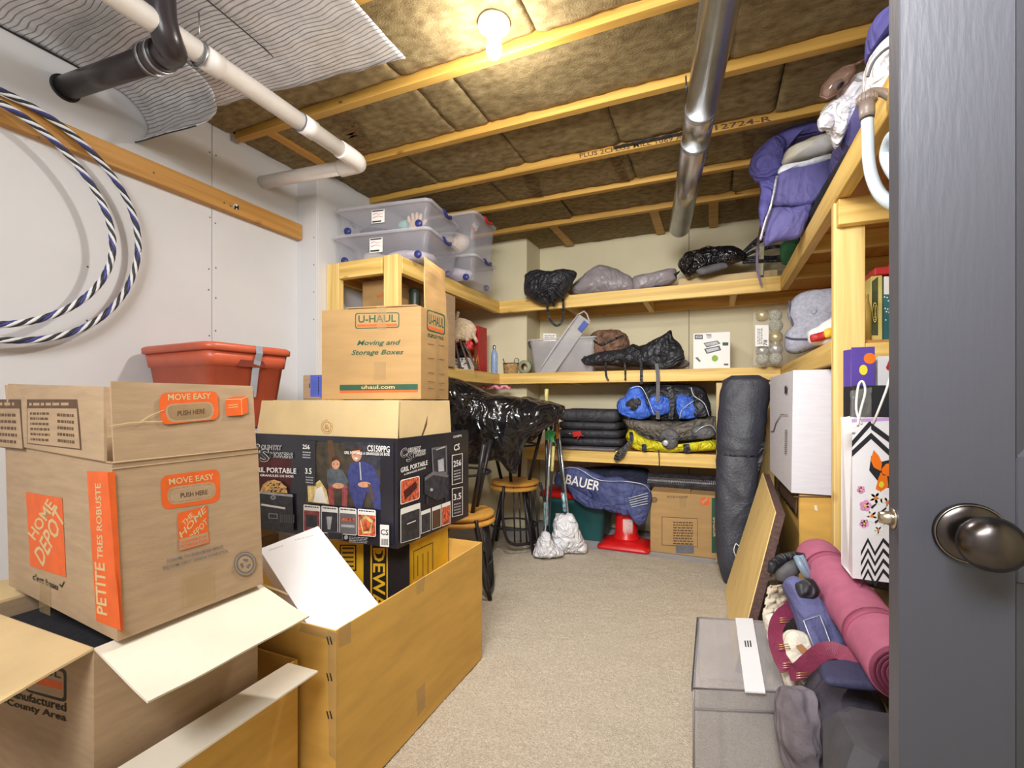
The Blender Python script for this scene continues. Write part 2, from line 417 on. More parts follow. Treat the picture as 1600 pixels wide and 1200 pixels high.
wallbox('wall_right', '', [(XR, XR + .012, YF, 1.2, 0, 2.3), (XR, XR + .012, 1.203, 2.4, 0, 2.3), (XR, XR + .012, 2.403, YB, 0, 2.3)], DRYB, (XR + .013, XR + .05, YF, YB, 0, 2.6))
wallbox('wall_front', '', [(XL, XR, YF - .012, YF, 0, 2.3)], DRY, (XL, XR, YF - .05, YF - .013, 0, 2.6))
# screw heads in the drywall
mb = MB()
for y in (1.455, 1.485):
    for z in (.9, 1.2, 1.32, 1.5, 1.62, 1.85, 2.15): mb.lathe([(.0035, 0), (.0035, .0012)], (XL + .0005, y + random.uniform(-.003, .003), z + random.uniform(-.02, .02)), (1, 0, 0), 8)
for z in (1.3, 1.5, 1.9): mb.lathe([(.0035, 0), (.0035, .0012)], (XL + .0005, .98 + z * .01, z), (1, 0, 0), 8)
for z in (1.45, 1.6, 1.75, 1.9): mb.lathe([(.0035, 0), (.0035, .0012)], (XJ - .02, YJ - .0008, z), (0, -1, 0), 8)
part('screw_heads', mb, mat('screw', (120, 118, 112), .4, metal=.6), wl, kind='stuff')
# ledger board
mb = MB(); a0 = PX(186, 243, XL).z; mb.box(XL + .0005, XL + .038, YF + .4, YJ - .004, 1.896, 1.98, .002)
tr = struct('trim_1', mb, LEDG, 'long stained pine ledger board along the left wall'); tr.name = 'trim_1'
mb = MB(); p = PX(369, 323, XL + .039); mb.lathe([(.013, 0), (.013, .001)], p, (1, 0, 0), 18)
st = part('round_sticker', mb, WHITE, tr, 'small round white sticker'); 
pr_ = Print((V((XL + .0395, 0, 0)), V((1, 0, 0)))); pr_.text('M', (366, 327), (373, 328), (366, 320), BLACK, 3); pr_.done(tr, 'sticker_letter')
mb = MB()
for px, py in ((350, 317), (360, 322), (60, 215), (240, 270)): mb.lathe([(.004, 0), (.004, .0015)], PX(px, py, XL + .038), (1, 0, 0), 8)
part('nail_heads', mb, MATS['screw'], tr, kind='stuff')

# ceiling: subfloor, joists, insulation batts
mb = MB(); mb.box(XL - .1, XR + .1, YF, YB + .1, 2.56, 2.6)
ceil = struct('ceiling', mb, mat('subfloor', (90, 75, 50), .9), None)
INS = mat('mineral_wool', (156, 138, 98), .95, 0, 22, .4, 140, rgb2=(112, 93, 58), detail=6, stretch=(1, 1.6, 1))
INSD = mat('wool_stamp', (120, 88, 50), .95, .2, 60)
JY = [-.86, -.45, -.04, .37, .78, 1.185, 1.592, 2.005, 2.426, 2.82, 3.235]
BLKTAR = mat('black_membrane', (58, 58, 60), .7, .2, 40, .4, 60)
RED = mat('red_sealant', (176, 40, 34), .5, .2, 30)
for i, y in enumerate(JY):
    mb = MB(); x0 = XL + .06 if i != 6 else XL + .04
    mb.box(x0 if y < YJ else XJ - .005, XR, y - .038, y, ZJ, ZJ + .235, .002)
    part('joist', mb, JOIST, ceil)
rnd = random.Random(5)
seams = {5: [-1.5, -.55, .4], 6: [PZ(590, 82, 2.29).x, PZ(868, 110, 2.29).x, .55], 7: [PZ(675, 165, 2.28).x, PZ(790, 225, 2.28).x, PZ(1135, 165, 2.28).x], 8: [PZ(660, 265, 2.28).x, PZ(845, 288, 2.28).x, PZ(985, 268, 2.28).x, .25], 9: [-1.2, PZ(1005, 310, 2.28).x], 10: [-.9, .1]}
ys = [YF] + JY + [YB]
for i in range(len(ys) - 1):
    y0, y1 = ys[i] + .001, ys[i + 1] - .039
    if i == len(ys) - 2: y1 = YB - .02
    xl = XL if y0 < YJ - .02 else XJ
    xs = [xl] + sorted(x for x in seams.get(i, [-1.1, 0]) if x > xl + .1) + [XR]
    for k in range(len(xs) - 1):
        xa, xb = xs[k] + .0015, xs[k + 1] - .0015; zb = ZJ + .028 + rnd.uniform(-.003, .007); s0 = rnd.random() * 9
        nx = max(8, int((xb - xa) / .02)); ny = max(6, int((y1 - y0) / .02))
        def fn(u, v_):
            x = xa + u * (xb - xa); y = y0 + v_ * (y1 - y0); p = V((x, y, s0))
            e = min(u, 1 - u) * (xb - xa) / .03; e2 = min(v_, 1 - v_) * (y1 - y0) / .03
            edge = .007 * max(0, 1 - e * 2) ** 2 + .006 * max(0, 1 - e2 * 2) ** 2
            return (x, y, zb + edge - .006 * noise.noise(p * 5) - .005 * noise.noise(p * 19) - .003 * noise.noise(p * 45))
        mb = MB(); mb.sheet(fn, nx, ny, -.08); part('insulation_batt', mb, INS, ceil)
# lettering on the wool and on the third joist
def ztext(s, bl, br, tl, z, m):
    pr = Print((V((0, 0, z)), V((0, 0, -1)))); pr.text(s, bl, br, tl, m, 2); pr.done(ceil, 'stamped_lettering')
ztext('WOOL', (832, 312), (815, 275), (850, 308), 2.266, INSD)
ztext('WOOL', (968, 286), (950, 246), (985, 284), 2.266, INSD)
ztext('WOOL', (1160, 245), (1160, 210), (1178, 243), 2.266, INSD)
ztext('WOOL', (1150, 325), (1148, 300), (1164, 324), 2.266, INSD)
ztext('COMFORT', (560, 240), (505, 168), (585, 232), 2.262, INSD)
pj = (V((0, JY[8] - .0383, 0)), V((0, -1, 0)))
pr = Print(pj); pr.text('PLUS 2CPLUS MILL 1069 AP', (906, 247), (1075, 216), (905, 240), BROWNP); pr.text('12724-R', (1118, 204), (1206, 189), (1117, 196), BROWNP)
pr.done(ceil, 'stamped_lettering')
# torn black membrane over the third joist
def fn(u, v_):
    p = PZ(955 + u * 118, 222 - u * 36, 2.262)
    return (p.x, 2.355 + v_ * (.035 + .02 * noise.noise(V((u * 9, 0, 1)))) - .01 * noise.noise(V((u * 20, 3, 1))), 2.268 + .004 * noise.noise(V((u * 12, v_ * 3, 2))))
mb = MB(); mb.sheet(fn, 40, 4, .002); part('membrane_scrap', mb, BLKTAR, ceil, 'torn black membrane strip')
# blocking near the left wall and short studs on the back wall, red sealant
mb = MB(); mb.box(-1.96, -1.91, 1.595, 1.965, 2.27, 2.44, .002); part('blocking', mb, JOISTY, ceil)
mb = MB(); mb.box(XJ, -1.93, 2.008, 2.385, 2.32, 2.44, .002); part('blocking', mb, JOISTY, ceil)
for px in (885, 1115, 1030):
    x = PY(px, 340, 3.6).x; mb = MB(); mb.box(x - .03, x + .03, 3.24, 3.72, 2.262, 2.35, .002); part('blocking', mb, JOIST, ceil)
mb = MB()
for px, py in ((870, 368), (890, 362), (905, 360), (1035, 352), (1120, 342), (1128, 340), (1022, 354)):
    p = PY(px, py, 3.72); q = MB()
    mb.lathe([(.001, -.012), (.02, -.006), (.024, .004), (.01, .012), (.001, .014)], (p.x, 3.72, min(p.z, 2.335)), (0, .3, 1), 9)
part('red_sealant', mb, RED, ceil, 'dabs of red sealant along the wall top')

# ---------------------------------------------------------------- lamp holder with bulb
LX, LY = -.685, 1.45
t = thing('ceiling_lamp', 'bare glowing bulb in a white lampholder under the joists', 'lamp', (LX, LY, 2.10))
mb = MB(); mb.lathe([(.055, 2.285), (.055, 2.27), (.03, 2.25), (.022, 2.225)], (LX, LY, 0), (0, 0, 1), 24); part('lampholder', mb, WHITE, t)
mb = MB(); mb.box(LX - .1, LX + .1, LY - .02, LY + .02, 2.286, 2.3); part('bracket', mb, JOIST, t)
GLOW = mat('bulb_glass', (255, 250, 240), .3, 0, emit=((255, 246, 228), 12))
mb = MB(); mb.lathe([(.013, 2.235), (.014, 2.228), (.023, 2.214), (.027, 2.196), (.025, 2.180), (.017, 2.168), (.001, 2.162)], (LX, LY, 0), (0, 0, 1), 20)
bo = part('bulb', mb, GLOW, t)

# ---------------------------------------------------------------- pipes, foil, duct
PVC = mat('white_pvc', (236, 233, 230), .35, .02, 10)
ABS = mat('black_abs', (52, 46, 50), .3, .05, 10)
GALV = mat('galvanised', (190, 192, 196), .3, .08, 6, .05, 14, 1.0, (3, 1, 3))
FOIL = mat('foil_bubble_wrap', (226, 226, 230), .33, .06, 20, .2, 90, .35)
def foil_lines(m):   # creases running along x as relief and thin dark seams
    nt = m.node_tree; N = nt.nodes; L = nt.links; b = N['Principled BSDF']; tc = [n for n in N if n.type == 'TEX_COORD'][0]
    sx = N.new('ShaderNodeSeparateXYZ'); L.new(tc.outputs['Object'], sx.inputs[0])
    n = N.new('ShaderNodeTexNoise'); n.inputs['Scale'].default_value = 5; L.new(tc.outputs['Object'], n.inputs['Vector'])
    def mth(op, a, b_):
        q = N.new('ShaderNodeMath'); q.operation = op
        for i, x in enumerate((a, b_)):
            if isinstance(x, (int, float)): q.inputs[i].default_value = x
            elif x is not None: L.new(x, q.inputs[i])
        return q.outputs[0]
    s_ = mth('ADD', mth('MULTIPLY', mth('SUBTRACT', sx.outputs[1], sx.outputs[2]), 62.0), mth('MULTIPLY', n.outputs['Fac'], 3.5))
    fr = mth('FRACT', s_, None); ab = mth('ABSOLUTE', mth('SUBTRACT', fr, .5), None)
    rp = N.new('ShaderNodeValToRGB'); rp.color_ramp.elements[0].position = .02; rp.color_ramp.elements[1].position = .16
    L.new(ab, rp.inputs[0])
    bp = N.new('ShaderNodeBump'); bp.inputs['Strength'].default_value = .7; bp.inputs['Distance'].default_value = .004
    L.new(rp.outputs[0], bp.inputs['Height']); L.new(bp.outputs[0], b.inputs['Normal'])
    mx = N.new('ShaderNodeMix'); mx.data_type = 'RGBA'; mx.blend_type = 'MULTIPLY'; mx.inputs[0].default_value = .55
    src = b.inputs['Base Color'].links[0].from_socket; L.new(src, mx.inputs[6]); L.new(rp.outputs[0], mx.inputs[7]); L.new(mx.outputs[2], b.inputs['Base Color'])
foil_lines(FOIL)
t = thing('foil_duct_wrap', 'silver foil bubble insulation sheet under the joists, curling down at the left wall', 'insulation', (-1.3, .6, 2.2))
def fn(u, v_):
    x = XL + .01 + u * 1.12; y = -.6 + v_ * (1.9 + .10 * u + .012 * noise.noise(V((u * 14, 0, 0)))); p = V((x, y, 0))
    return (x, y, 2.226 + .006 * noise.noise(p * 5) + .003 * noise.noise(V((x * 3, y * 25, 0))))
mb = MB(); mb.sheet(fn, 60, 90, .004); part('foil_sheet', mb, FOIL, t)
PR = smooth_path([V((0, 1.0, 2.222)), V((0, 1.10, 2.216)), V((0, 1.17, 2.18)), V((0, 1.20, 2.12)), V((0, 1.185, 2.07)), V((0, 1.15, 2.04))], 6)
def fn(u, v_):
    k = v_ * (len(PR) - 1); i = min(int(k), len(PR) - 2); p = PR[i].lerp(PR[i + 1], k - i)
    x = XL + .004 + u * (.37 + .05 * math.sin(v_ * 3.1)); q = V((x * 6, p.y * 20, p.z * 20))
    return (x, p.y + .003 * noise.noise(q), p.z + .003 * noise.noise(q + V((3, 3, 3))) - .02 * u * v_)
mb = MB(); mb.sheet(fn, 30, 30, .005); part('foil_flap', mb, FOIL, t, 'foil flap curling down against the wall')
mb = MB(); mb.tube([V(fn(0, k / 20)) + V((.002, 0, 0)) for k in range(21)], .0025, 6); mb.tube([V(fn(k / 12, 1)) for k in range(13)], .0025, 6)
mb.tube([V((XL + .004, .3 + k * .07, 2.221)) for k in range(11)], .003, 6)
part('black_seam', mb, BLACK, t)
mb = MB(); mb.strap(smooth_path([(-1.47, 1.30, 2.238), (-1.42, 1.1, 2.217), (-1.40, .6, 2.217)], 5), .004, (0, 0, 1), .002); part('hanger_wire', mb, ABS, t)

# white drain pipe: long run towards the camera, elbow, branch into the left wall
pw = PX(410, 285, XL); e = V((-1.515, 1.735, 2.098))
t = thing('white_drain_pipe', 'long white plastic drain pipe with an elbow, running under the joists into the left wall', 'pipe', (-1.5, 1.0, 2.05))
mb = MB(); mb.tube([(-1.50, 1.70, 2.10), (-1.50, -1.2, 2.12)], .033, 28); part('pipe_run', mb, PVC, t)
mb = MB(); mb.tube([(-1.55, 1.735, 2.098), (XL - .01, pw.y, pw.z)], .031, 28); part('pipe_branch', mb, PVC, t)
mb = MB(); mb.tube(smooth_path([(-1.50, 1.60, 2.10), (-1.50, 1.69, 2.10), (-1.51, 1.725, 2.099), (-1.53, 1.735, 2.099), (-1.62, 1.735, 2.10)], 6), .0375, 28); part('elbow', mb, PVC, t)
for y in (1.42, 1.02):
    mb = MB(); mb.tube([(-1.5, y - .035, 2.102), (-1.5, y + .035, 2.102)], .037, 28); mb.tube([(-1.5, y - .037, 2.102), (-1.5, y - .034, 2.102)], .0378, 28, mi=1); part('coupling', mb, [PVC, GREYP], t)
mb = MB(); mb.tube([V((-1.5, .99 + .0, 2.102)) + V((.039 * math.cos(a * .3142), 0, .039 * math.sin(a * .3142))) for a in range(20)], .003, 6, True)
mb.tube([(-1.5, .99, 2.14), (-1.49, .98, 2.225)], .002, 6); part('hanger_strap', mb, GALV, t)
# black drain pipe
a = PX(102, 138, XL); b = V((-1.62, .925, 2.08))
t = thing('black_drain_pipe', 'short thick black plastic drain pipe with a banded coupling at the left wall', 'pipe', (-1.85, .92, 2.0))
mb = MB(); mb.tube([(XL, a.y, a.z), b], .037, 28); part('pipe', mb, ABS, t)
dx = (b - V((XL, a.y, a.z))).normalized()
mb = MB(); mb.tube([b - dx * .03, b + dx * .05], .046, 28); part('coupling', mb, ABS, t)
for o_ in (-.012, .03): mb = MB(); mb.tube([b + dx * (o_ - .006), b + dx * (o_ + .006)], .0475, 28); part('steel_band', mb, GALV, t, 'steel clamp band')
mb = MB(); mb.tube(smooth_path([b + dx * .04, b + dx * .09, b + dx * .12 + V((0, -.03, .01)), b + dx * .125 + V((0, -.05, .06)), b + dx * .125 + V((0, -.055, .14))], 6), .04, 28); part('elbow', mb, ABS, t)
mb = MB(); mb.lathe([(.038, 0), (.045, .001), (.045, .003), (.038, .004)], (XL, a.y, a.z), (1, 0, 0), 28); part('wall_gap_ring', mb, BLACK, t)
# vent duct
t = thing('vent_duct', 'round galvanised metal vent duct hanging under the joists', 'duct', (-.1, 2.4, 2.05))
A = PT(1114, 67, 1.50); B = PT(1062, 356, 2.95); D = (B - A); A2 = A - D * 1.2
def seg_(k0, k1, r0, r1, name, lab=None):
    mb = MB(); mb.tube([A + D * k0, A + D * k1], [r0, r1], 36); part(name, mb, GALV, t, lab)
seg_(-1.2, .225, .0545, .057, 'duct_section'); seg_(.22, .36, .0585, .0575, 'duct_section'); seg_(.355, 1, .0565, .061, 'duct_section')
for k in (.215, .36): mb = MB(); mb.tube([A + D * (k - .003), A + D * (k + .003)], .0608, 36); mb.tube([A + D * (k + .008), A + D * (k + .012)], .060, 36); part('seam_bead', mb, GALV, t)
mb = MB(); mb.tube([A + D * .16 + V((-.06, 0, .02)), A + D * .16 + V((-.062, 0, .08))], .003, 6); part('hanger_wire', mb, ABS, t)

# ---------------------------------------------------------------- coiled striped hose on the left wall
STW = mat('hose_white', (226, 228, 232), .4, .02); STB = mat('hose_blue', (58, 62, 132), .4, .05); STK = mat('hose_black', (40, 42, 48), .45, .05)
def coil(cy, cz, r, x, label, ph):
    t = thing('coiled_cable', label, 'cable', (x, cy, cz - r), 'coiled cables on the left wall')
    N_ = 240; R = .0105
    cols = [STK, STW, STB, STK, STW, STK, STW, STK]
    def cen(i): a = 2 * math.pi * i / N_; return V((x + .006 * math.sin(a * 2 + ph), cy + (r + .006 * math.sin(3 * a + ph)) * math.cos(a), cz + r * math.sin(a)))
    for s_ in range(5):
        mb = MB(); pts = []
        for i in range(N_ * 2):
            a = math.pi * i / N_; c = cen(i / 2); rad = V((0, math.cos(a), math.sin(a))); k = a * 19 + s_ * 2 * math.pi / 5
            pts.append(c + (rad * math.cos(k) + V((1, 0, 0)) * math.sin(k)) * R * .55)
        mb.tube(pts, R * .52, 7, True); part('strand', mb, [STK, STW, STB, STK, STW][s_], t, ['black strand', 'white strand', 'blue strand', 'black strand', 'white strand'][s_])
    return t
coil(.735, 1.590, .395, XL + .06, 'outer loop of the striped blue, white and black twisted cable on the left wall', 0)
coil(.665, 1.585, .352, XL + .10, 'inner, smaller loop of striped blue, white and black twisted cable on the wall', 2)
mb = MB(); mb.tube([(XL, .42, 1.96), (XL + .10, .42, 1.965), (XL + .11, .42, 1.99)], .005, 8); single('wall_hook', mb, GALV, 'steel hook holding the coiled cables on the left wall', 'hook')

# ---------------------------------------------------------------- shelving
ZT, ZM, ZL = (1.678, 1.768), (1.132, 1.212), (.568, .655)
def bd(name, par, b, ax, m=None): mb = MB(); mb.box(*b, bev=.002); return part(name, mb, m or PINE[ax], par)
XS = -1.515; YE = 2.03
sl = thing('left_shelving', 'pine lumber shelving along the left wall, clear totes on its top', 'shelving', (-1.75, 2.7, 0))
for (z0, z1) in (ZT, ZM):
    bd('front_board', sl, (XS - .038, XS, YE + (.04 if z0 > 1.5 else .0), 3.3, z0, z1), 1)
    bd('deck', sl, (XJ + .002, XS - .039, YE + .04, YB - .32, z1 - .014, z1 - .002), 1, PLY)
    bd('end_board', sl, (XJ + .092, XS - .10, YE, YE + .038, z0, z1), 0)
    bd('wall_ledger', sl, (XJ + .001, XJ + .038, YE + .04, 3.4, z0, z1 - .015), 1)
bd('post', sl, (XS - .089, XS, YE - .001, YE + .037, 0, ZT[1] + .002), 2)
bd('post', sl, (XJ + .002, XJ + .091, YE - .001, YE + .037, 0, ZT[1] - .002), 2)
sb = thing('back_shelving', 'pine lumber shelving with three levels along the back wall', 'shelving', (-.5, 3.5, 0))
for i, (z0, z1) in enumerate((ZT, ZM, ZL)):
    xa, xb = (XS, .378) if i < 2 else (-1.3, .22)
    bd('front_board', sb, (xa, xb, 3.3, 3.338, z0, z1), 0)
    bd('deck', sb, (max(xa, -1.346) - (0), xb + (.5 if i < 2 else 0), 3.339, YB - .003, z1 - .014, z1 - .002), 0, PLY)
    if i < 2: bd('deck', sb, (XS + .001, -1.347, 3.339, 3.448, z1 - .014, z1 - .002), 0, PLY)
    bd('wall_ledger', sb, (-1.345, .9, YB - .04, YB - .002, z0, z1 - .015), 0)
    for x in (-1.0, -.45, .1): bd('crosspiece', sb, (x, x + .038, 3.34, YB - .041, z0, z1 - .015), 1)
bd('post', sb, (.26, .349, 3.35, 3.388, 0, ZM[0] - .002), 2)
sr = thing('right_shelving', 'pine lumber shelving along the right wall, its front board slanting past the door', 'shelving', (.65, 2.2, 0))
XF = .378
bd('front_board', sr, (XF, XF + .038, .75, 3.299, ZT[0], ZT[1]), 1)
bd('front_board', sr, (XF, XF + .038, 1.957, 3.299, ZM[0], ZM[1]), 1)
bd('deck', sr, (XF + .039, XR - .002, .75, 3.338, ZT[1] - .016, ZT[1] - .003), 1, PLY)
bd('deck', sr, (XF + .039, XR - .002, 1.957, 3.338, ZM[1] - .016, ZM[1] - .003), 1, PLY)
bd('post', sr, (XF, XF + .089, 1.917, 1.955, 0, ZT[0]), 2)
bd('crosspiece', sr, (XF + .006, XR - .003, 1.878, 1.916, ZT[0] - .088, ZT[0] - .002), 0)
bd('crosspiece', sr, (XF + .09, XR - .003, 1.917, 1.955, ZM[0], ZM[1] - .017), 0)
for y in (1.3, 2.5, 3.0): bd('crosspiece', sr, (XF + .039, XR - .003, y, y + .038, ZT[0], ZT[1] - .017), 0)
bd('wall_ledger', sr, (XR - .04, XR - .002, .75, 3.3, ZT[0], ZT[1] - .017), 1)
mb = MB(); mb.obox((XR - .05, 1.98, 1.35), (-.4, 0, .32), (0, .038, 0), (0, 0, .06)); part('diagonal_brace', mb, PINE[0], sr)
# ================================================================ BOXES ON THE LEFT
CT = .0045
def card_box(root, O, a, b, h, m, lid=False, mi=None, edge=True, bottom=True):
    """open carton: O near corner on its base, a and b horizontal edge vectors"""
    O, a, b = V(O), V(a), V(b); ua, ub = a.normalized() * CT, b.normalized() * CT; up = V((0, 0, h))
    if root.get('_up'): up = V(root['_up']) * h
    mb = MB()
    mb.obox(O, a, ub, up); mb.obox(O + b - ub, a, ub, up); mb.obox(O + ub, ua, b - ub * 2, up); mb.obox(O + a - ua + ub, ua, b - ub * 2, up)
    if bottom: mb.obox(O + ua + ub, a - ua * 2, b - ub * 2, up.normalized() * CT)
    if lid: mb.obox(O + ua + ub + up - up.normalized() * CT, a - ua * 2, b - ub * 2, up.normalized() * CT)
    return part('carton', mb, m, root)
def flap(root, P, e, d, m, label=None, inset=.0, th=.004, wav=.004, curl=0):
    """flap hinged on P..P+e and reaching out by d"""
    P, e, d = V(P), V(e), V(d); n = e.cross(d).normalized(); ue = e.normalized() * inset
    def fn(u, v_):
        q = P + e * u + d * v_ + ue * (1 - 2 * u) * v_
        return q + n * (wav * noise.noise(q * 11) * v_ + curl * v_ * v_)
    mb = MB(); mb.sheet(fn, 14, 8, th); o = part('flap', mb, m, root, label)
    for p_ in o.data.polygons: p_.use_smooth = False
    return o
def xplane(x): return (V((x, 0, 0)), V((1, 0, 0)))
def yplane(y): return (V((0, y, 0)), V((0, -1, 0)))

# --- big open carton on the carpet
t = thing('large_open_carton', 'large open golden cardboard box standing on the carpet, filled with boxes', 'box', (-1.1, 1.25, 0))
O = V((-1.40, .872, .001)); card_box(t, O, (.57, 0, 0), (-.0, .775, 0), .45, KRAFT2)
pr = Print(xplane(-.83)); 
tapes(t, xplane(-.83), [[(529, 977), (548, 966), (548, 1004), (529, 1012)], [(650, 907), (664, 897), (662, 923), (651, 930)], [(650, 1080), (664, 1066), (664, 1105), (652, 1120)]], TAPE)
pr = Print(yplane(.872))
pr.poly([(470, 972), (527, 987), (524, 1003), (468, 986)], TAPE); pr.poly([(512, 985), (526, 989), (526, 1190), (514, 1180)], TAPE)
for y in (1002, 1059, 1118):
    for x in (510, 515): pr.poly([(x, y - 8), (x + 2, y - 7), (x + 5, y + 5), (x + 3, y + 5)], BLACK)
pr.done(t, 'staples_and_tape')
# --- yellow and black tool box inside it
YEL = mat('yellow_print', (238, 190, 44), .45, .04, 20); 
t = thing('tool_carton', 'yellow and black power tool carton standing inside the large open box', 'box', (-1.15, 1.5, .01))
mb = MB(); mb.box(-1.36, -.972, 1.362, 1.632, .008, .515, .003); part('carton', mb, YEL, t)
pr = Print(yplane(1.362))
pr.poly([(568, 840), (640, 850), (640, 1010), (568, 1010)], BLACK)
pr.poly([(579, 840), (606, 850), (606, 1000), (579, 1000)], YEL); pr.poly([(581.5, 840), (604, 850), (604, 1000), (581.5, 1000)], BLACK)
pr.text('DEWALT', (583, 856), (583, 985), (602, 856), YEL)
pr.quad(531, 851, 557, 892, BLACK); pr.quad(533, 853, 555, 890, YEL)
for i in range(5): pr.quad(535, 855 + i * 7, 553, 858 + i * 7, BROWNP)
pr.ell(592, 862, 5, 3.5, YEL)
pr.done(t)
pr = Print(xplane(-.972))
pr.poly([(646, 861), (676, 847), (676, 848.5), (646, 862.5)], BROWNP); pr.poly([(646, 861), (647, 860.6), (647, 905), (646, 905)], BROWNP); pr.poly([(675.4, 847), (676.4, 847), (676.4, 890), (675.4, 890)], BROWNP)
for i in range(3): pr.poly([(652 + i * 8, 868 - i * 3), (653 + i * 8, 867.6 - i * 3), (653 + i * 8, 900), (652 + i * 8, 900)], BROWNP)
pr.done(t)
# --- white tilted box
A = PT(497, 822, 1.5); B = A + (PX(587, 938, -.872) - A) * 1.05; Dq = PT(405, 858, 1.36)
t = thing('white_carton', 'glossy white box lying tilted across the mouth of the large open box', 'box', (-1.0, 1.0, .46))
a_, b_ = B - A, Dq - A; n_ = a_.cross(b_).normalized(); n_ = n_ if n_.z > 0 else -n_
mb = MB(); mb.obox(A - n_ * .05, a_, b_, n_ * .05); part('carton', mb, mat('white_gloss', (236, 236, 242), .3, .01, 20, coat=.3), t)
pr = Print((A, n_)); pr.lines((461, 846), (492, 838), (460, 842), 1, mat('faint_print', (205, 205, 210), .5, 0)); pr.lines((420, 862), (444, 854), (419, 858), 1, MATS['faint_print']); pr.done(t)
# --- grill carton (black printed sleeve)
SM0, SM1, SY0, SY1, SZ0, SZ1 = -1.62, -.948, 1.27, 1.755, .518, .878
NAVY = mat('smoker_black', (34, 34, 44), .35, .12, 9, coat=.3)
t = thing('grill_carton', 'black printed portable grill box with its plain cardboard flaps standing open', 'box', (-1.28, 1.5, SZ0))
mb = MB(); O = V((SM0, SY0, SZ0)); a_, b_, up = V((SM1 - SM0, 0, 0)), V((0, SY1 - SY0, 0)), V((0, 0, SZ1 - SZ0))
mb.obox(O, a_, (0, .005, 0), up); mb.obox(O + V((0, .48, 0)), a_, (0, .005, 0), up); mb.obox(O + V((0, .005, 0)), (.005, 0, 0), (0, .475, 0), up); mb.obox(O + V((a_.x - .005, .005, 0)), (.005, 0, 0), (0, .475, 0), up); mb.obox(O + V((.005, .005, 0)), (a_.x - .01, 0, 0), (0, .475, 0), (0, 0, .005))
part('carton', mb, NAVY, t)
H = 1.006 - SZ1 - .003
flap(t, (SM0 + .015, SY0 + .006, SZ1), (SM1 - SM0 - .02, 0, 0), (.005, .012, H), KRAFT3, 'plain cardboard front flap', .008, wav=.002)
flap(t, (SM1 - .006, SY0 + .022, SZ1), (0, .33, 0), (-.008, 0, H), KRAFT3, 'plain cardboard side flap with a tear', .0, wav=.002)
flap(t, (SM0 + .01, SY1 - .006, SZ1), (SM1 - SM0 - .16, 0, 0), (0, -.05, H), KRAFT3, 'plain cardboard rear flap', .03, wav=.002)
flap(t, (SM0 + .006, SY0 + .03, SZ1), (0, .45, 0), (.05, 0, H), KRAFT3, 'plain cardboard side flap', .02, wav=.002)
mb = MB(); mb.box(SM0 + .06, SM1 - .06, SY0 + .06, SY1 - .055, .96, 1.0035, .003); part('inner_tray', mb, KRAFT3, t)
fp = (V((0, SY0 + .006, SZ1)), V((0, -H, .012)).normalized())
pr = Print(fp)
for r_, m_ in ((9.5, EDGE), (8.6, KRAFT3), (7.2, EDGE), (5.8, KRAFT3)): pr.ell(511, 667, r_, r_ * 1.2, m_)
pr.text('&', (507, 671), (515, 671), (507, 663), EDGE)
pr.done(t, 'recycling_mark')
sp = (V((SM1 - .006, 0, SZ1)), V((H, 0, .008)).normalized())
pr = Print(sp); pr.poly([(658, 681), (662, 670), (668, 649), (667, 664), (661, 680)], BROWNP); pr.done(t, 'torn_slit')
# printed front
pr = Print(yplane(SY0))
DR = mat('dark_red_print', (74, 24, 30), .5, .1, 20); GD = mat('gold_print', (206, 160, 96), .5, .2, 60); SK = mat('skin_print', (205, 150, 118), .6, .08, 60); DKG = mat('dark_scene_print', (66, 58, 46), .6, .25, 30)
BLU = mat('denim_print', (58, 64, 120), .6, .15, 60); GRY = mat('steel_print', (84, 92, 98), .6, .15, 60); FIRE = mat('fire_print', (226, 196, 130), .6, .2, 40); MEAT = mat('meat_print', (200, 92, 58), .5, .35, 80); MAR = mat('maroon_print', (150, 70, 74), .6, .2, 60); HAIR = mat('hair_print', (70, 48, 34), .6, .2, 60); SILV = mat('silver_print', (176, 176, 182), .5, .1, 40); BG2 = mat('steel_black_print', (52, 54, 62), .5, .2, 50)
pr.poly([(397, 715), (455, 717), (455, 765), (397, 762)], DR)
pr.poly([(478, 690), (615, 695), (597, 795), (478, 786)], DKG); pr.poly([(512, 688), (520, 688), (528, 740), (522, 790), (516, 740)], BROWNP); pr.poly([(535, 690), (598, 692), (598, 740), (560, 715)], BG2)
# fire and logs
pr.poly([(480, 750), (490, 757), (500, 750), (510, 765), (515, 788), (482, 784)], FIRE); pr.poly([(494, 764), (503, 760), (512, 786), (490, 784)], WHITE)
# boy
pr.poly([(512, 735), (519, 731), (528, 731), (536, 735), (545, 752), (541, 762), (514, 762), (511, 750)], GRY); pr.ell(525, 725, 6.3, 8, SK); pr.poly([(518, 722), (520, 714), (527, 712), (532, 716), (532, 722), (526, 718)], HAIR)
pr.poly([(513, 760), (521, 757), (523, 790), (515, 788)], MAR); pr.poly([(535, 760), (544, 759), (543, 792), (535, 790)], MAR); pr.ell(529, 759, 9, 4.5, SK); pr.ell(522, 725, 1, 1, HAIR); pr.ell(528, 725, 1, 1, HAIR)
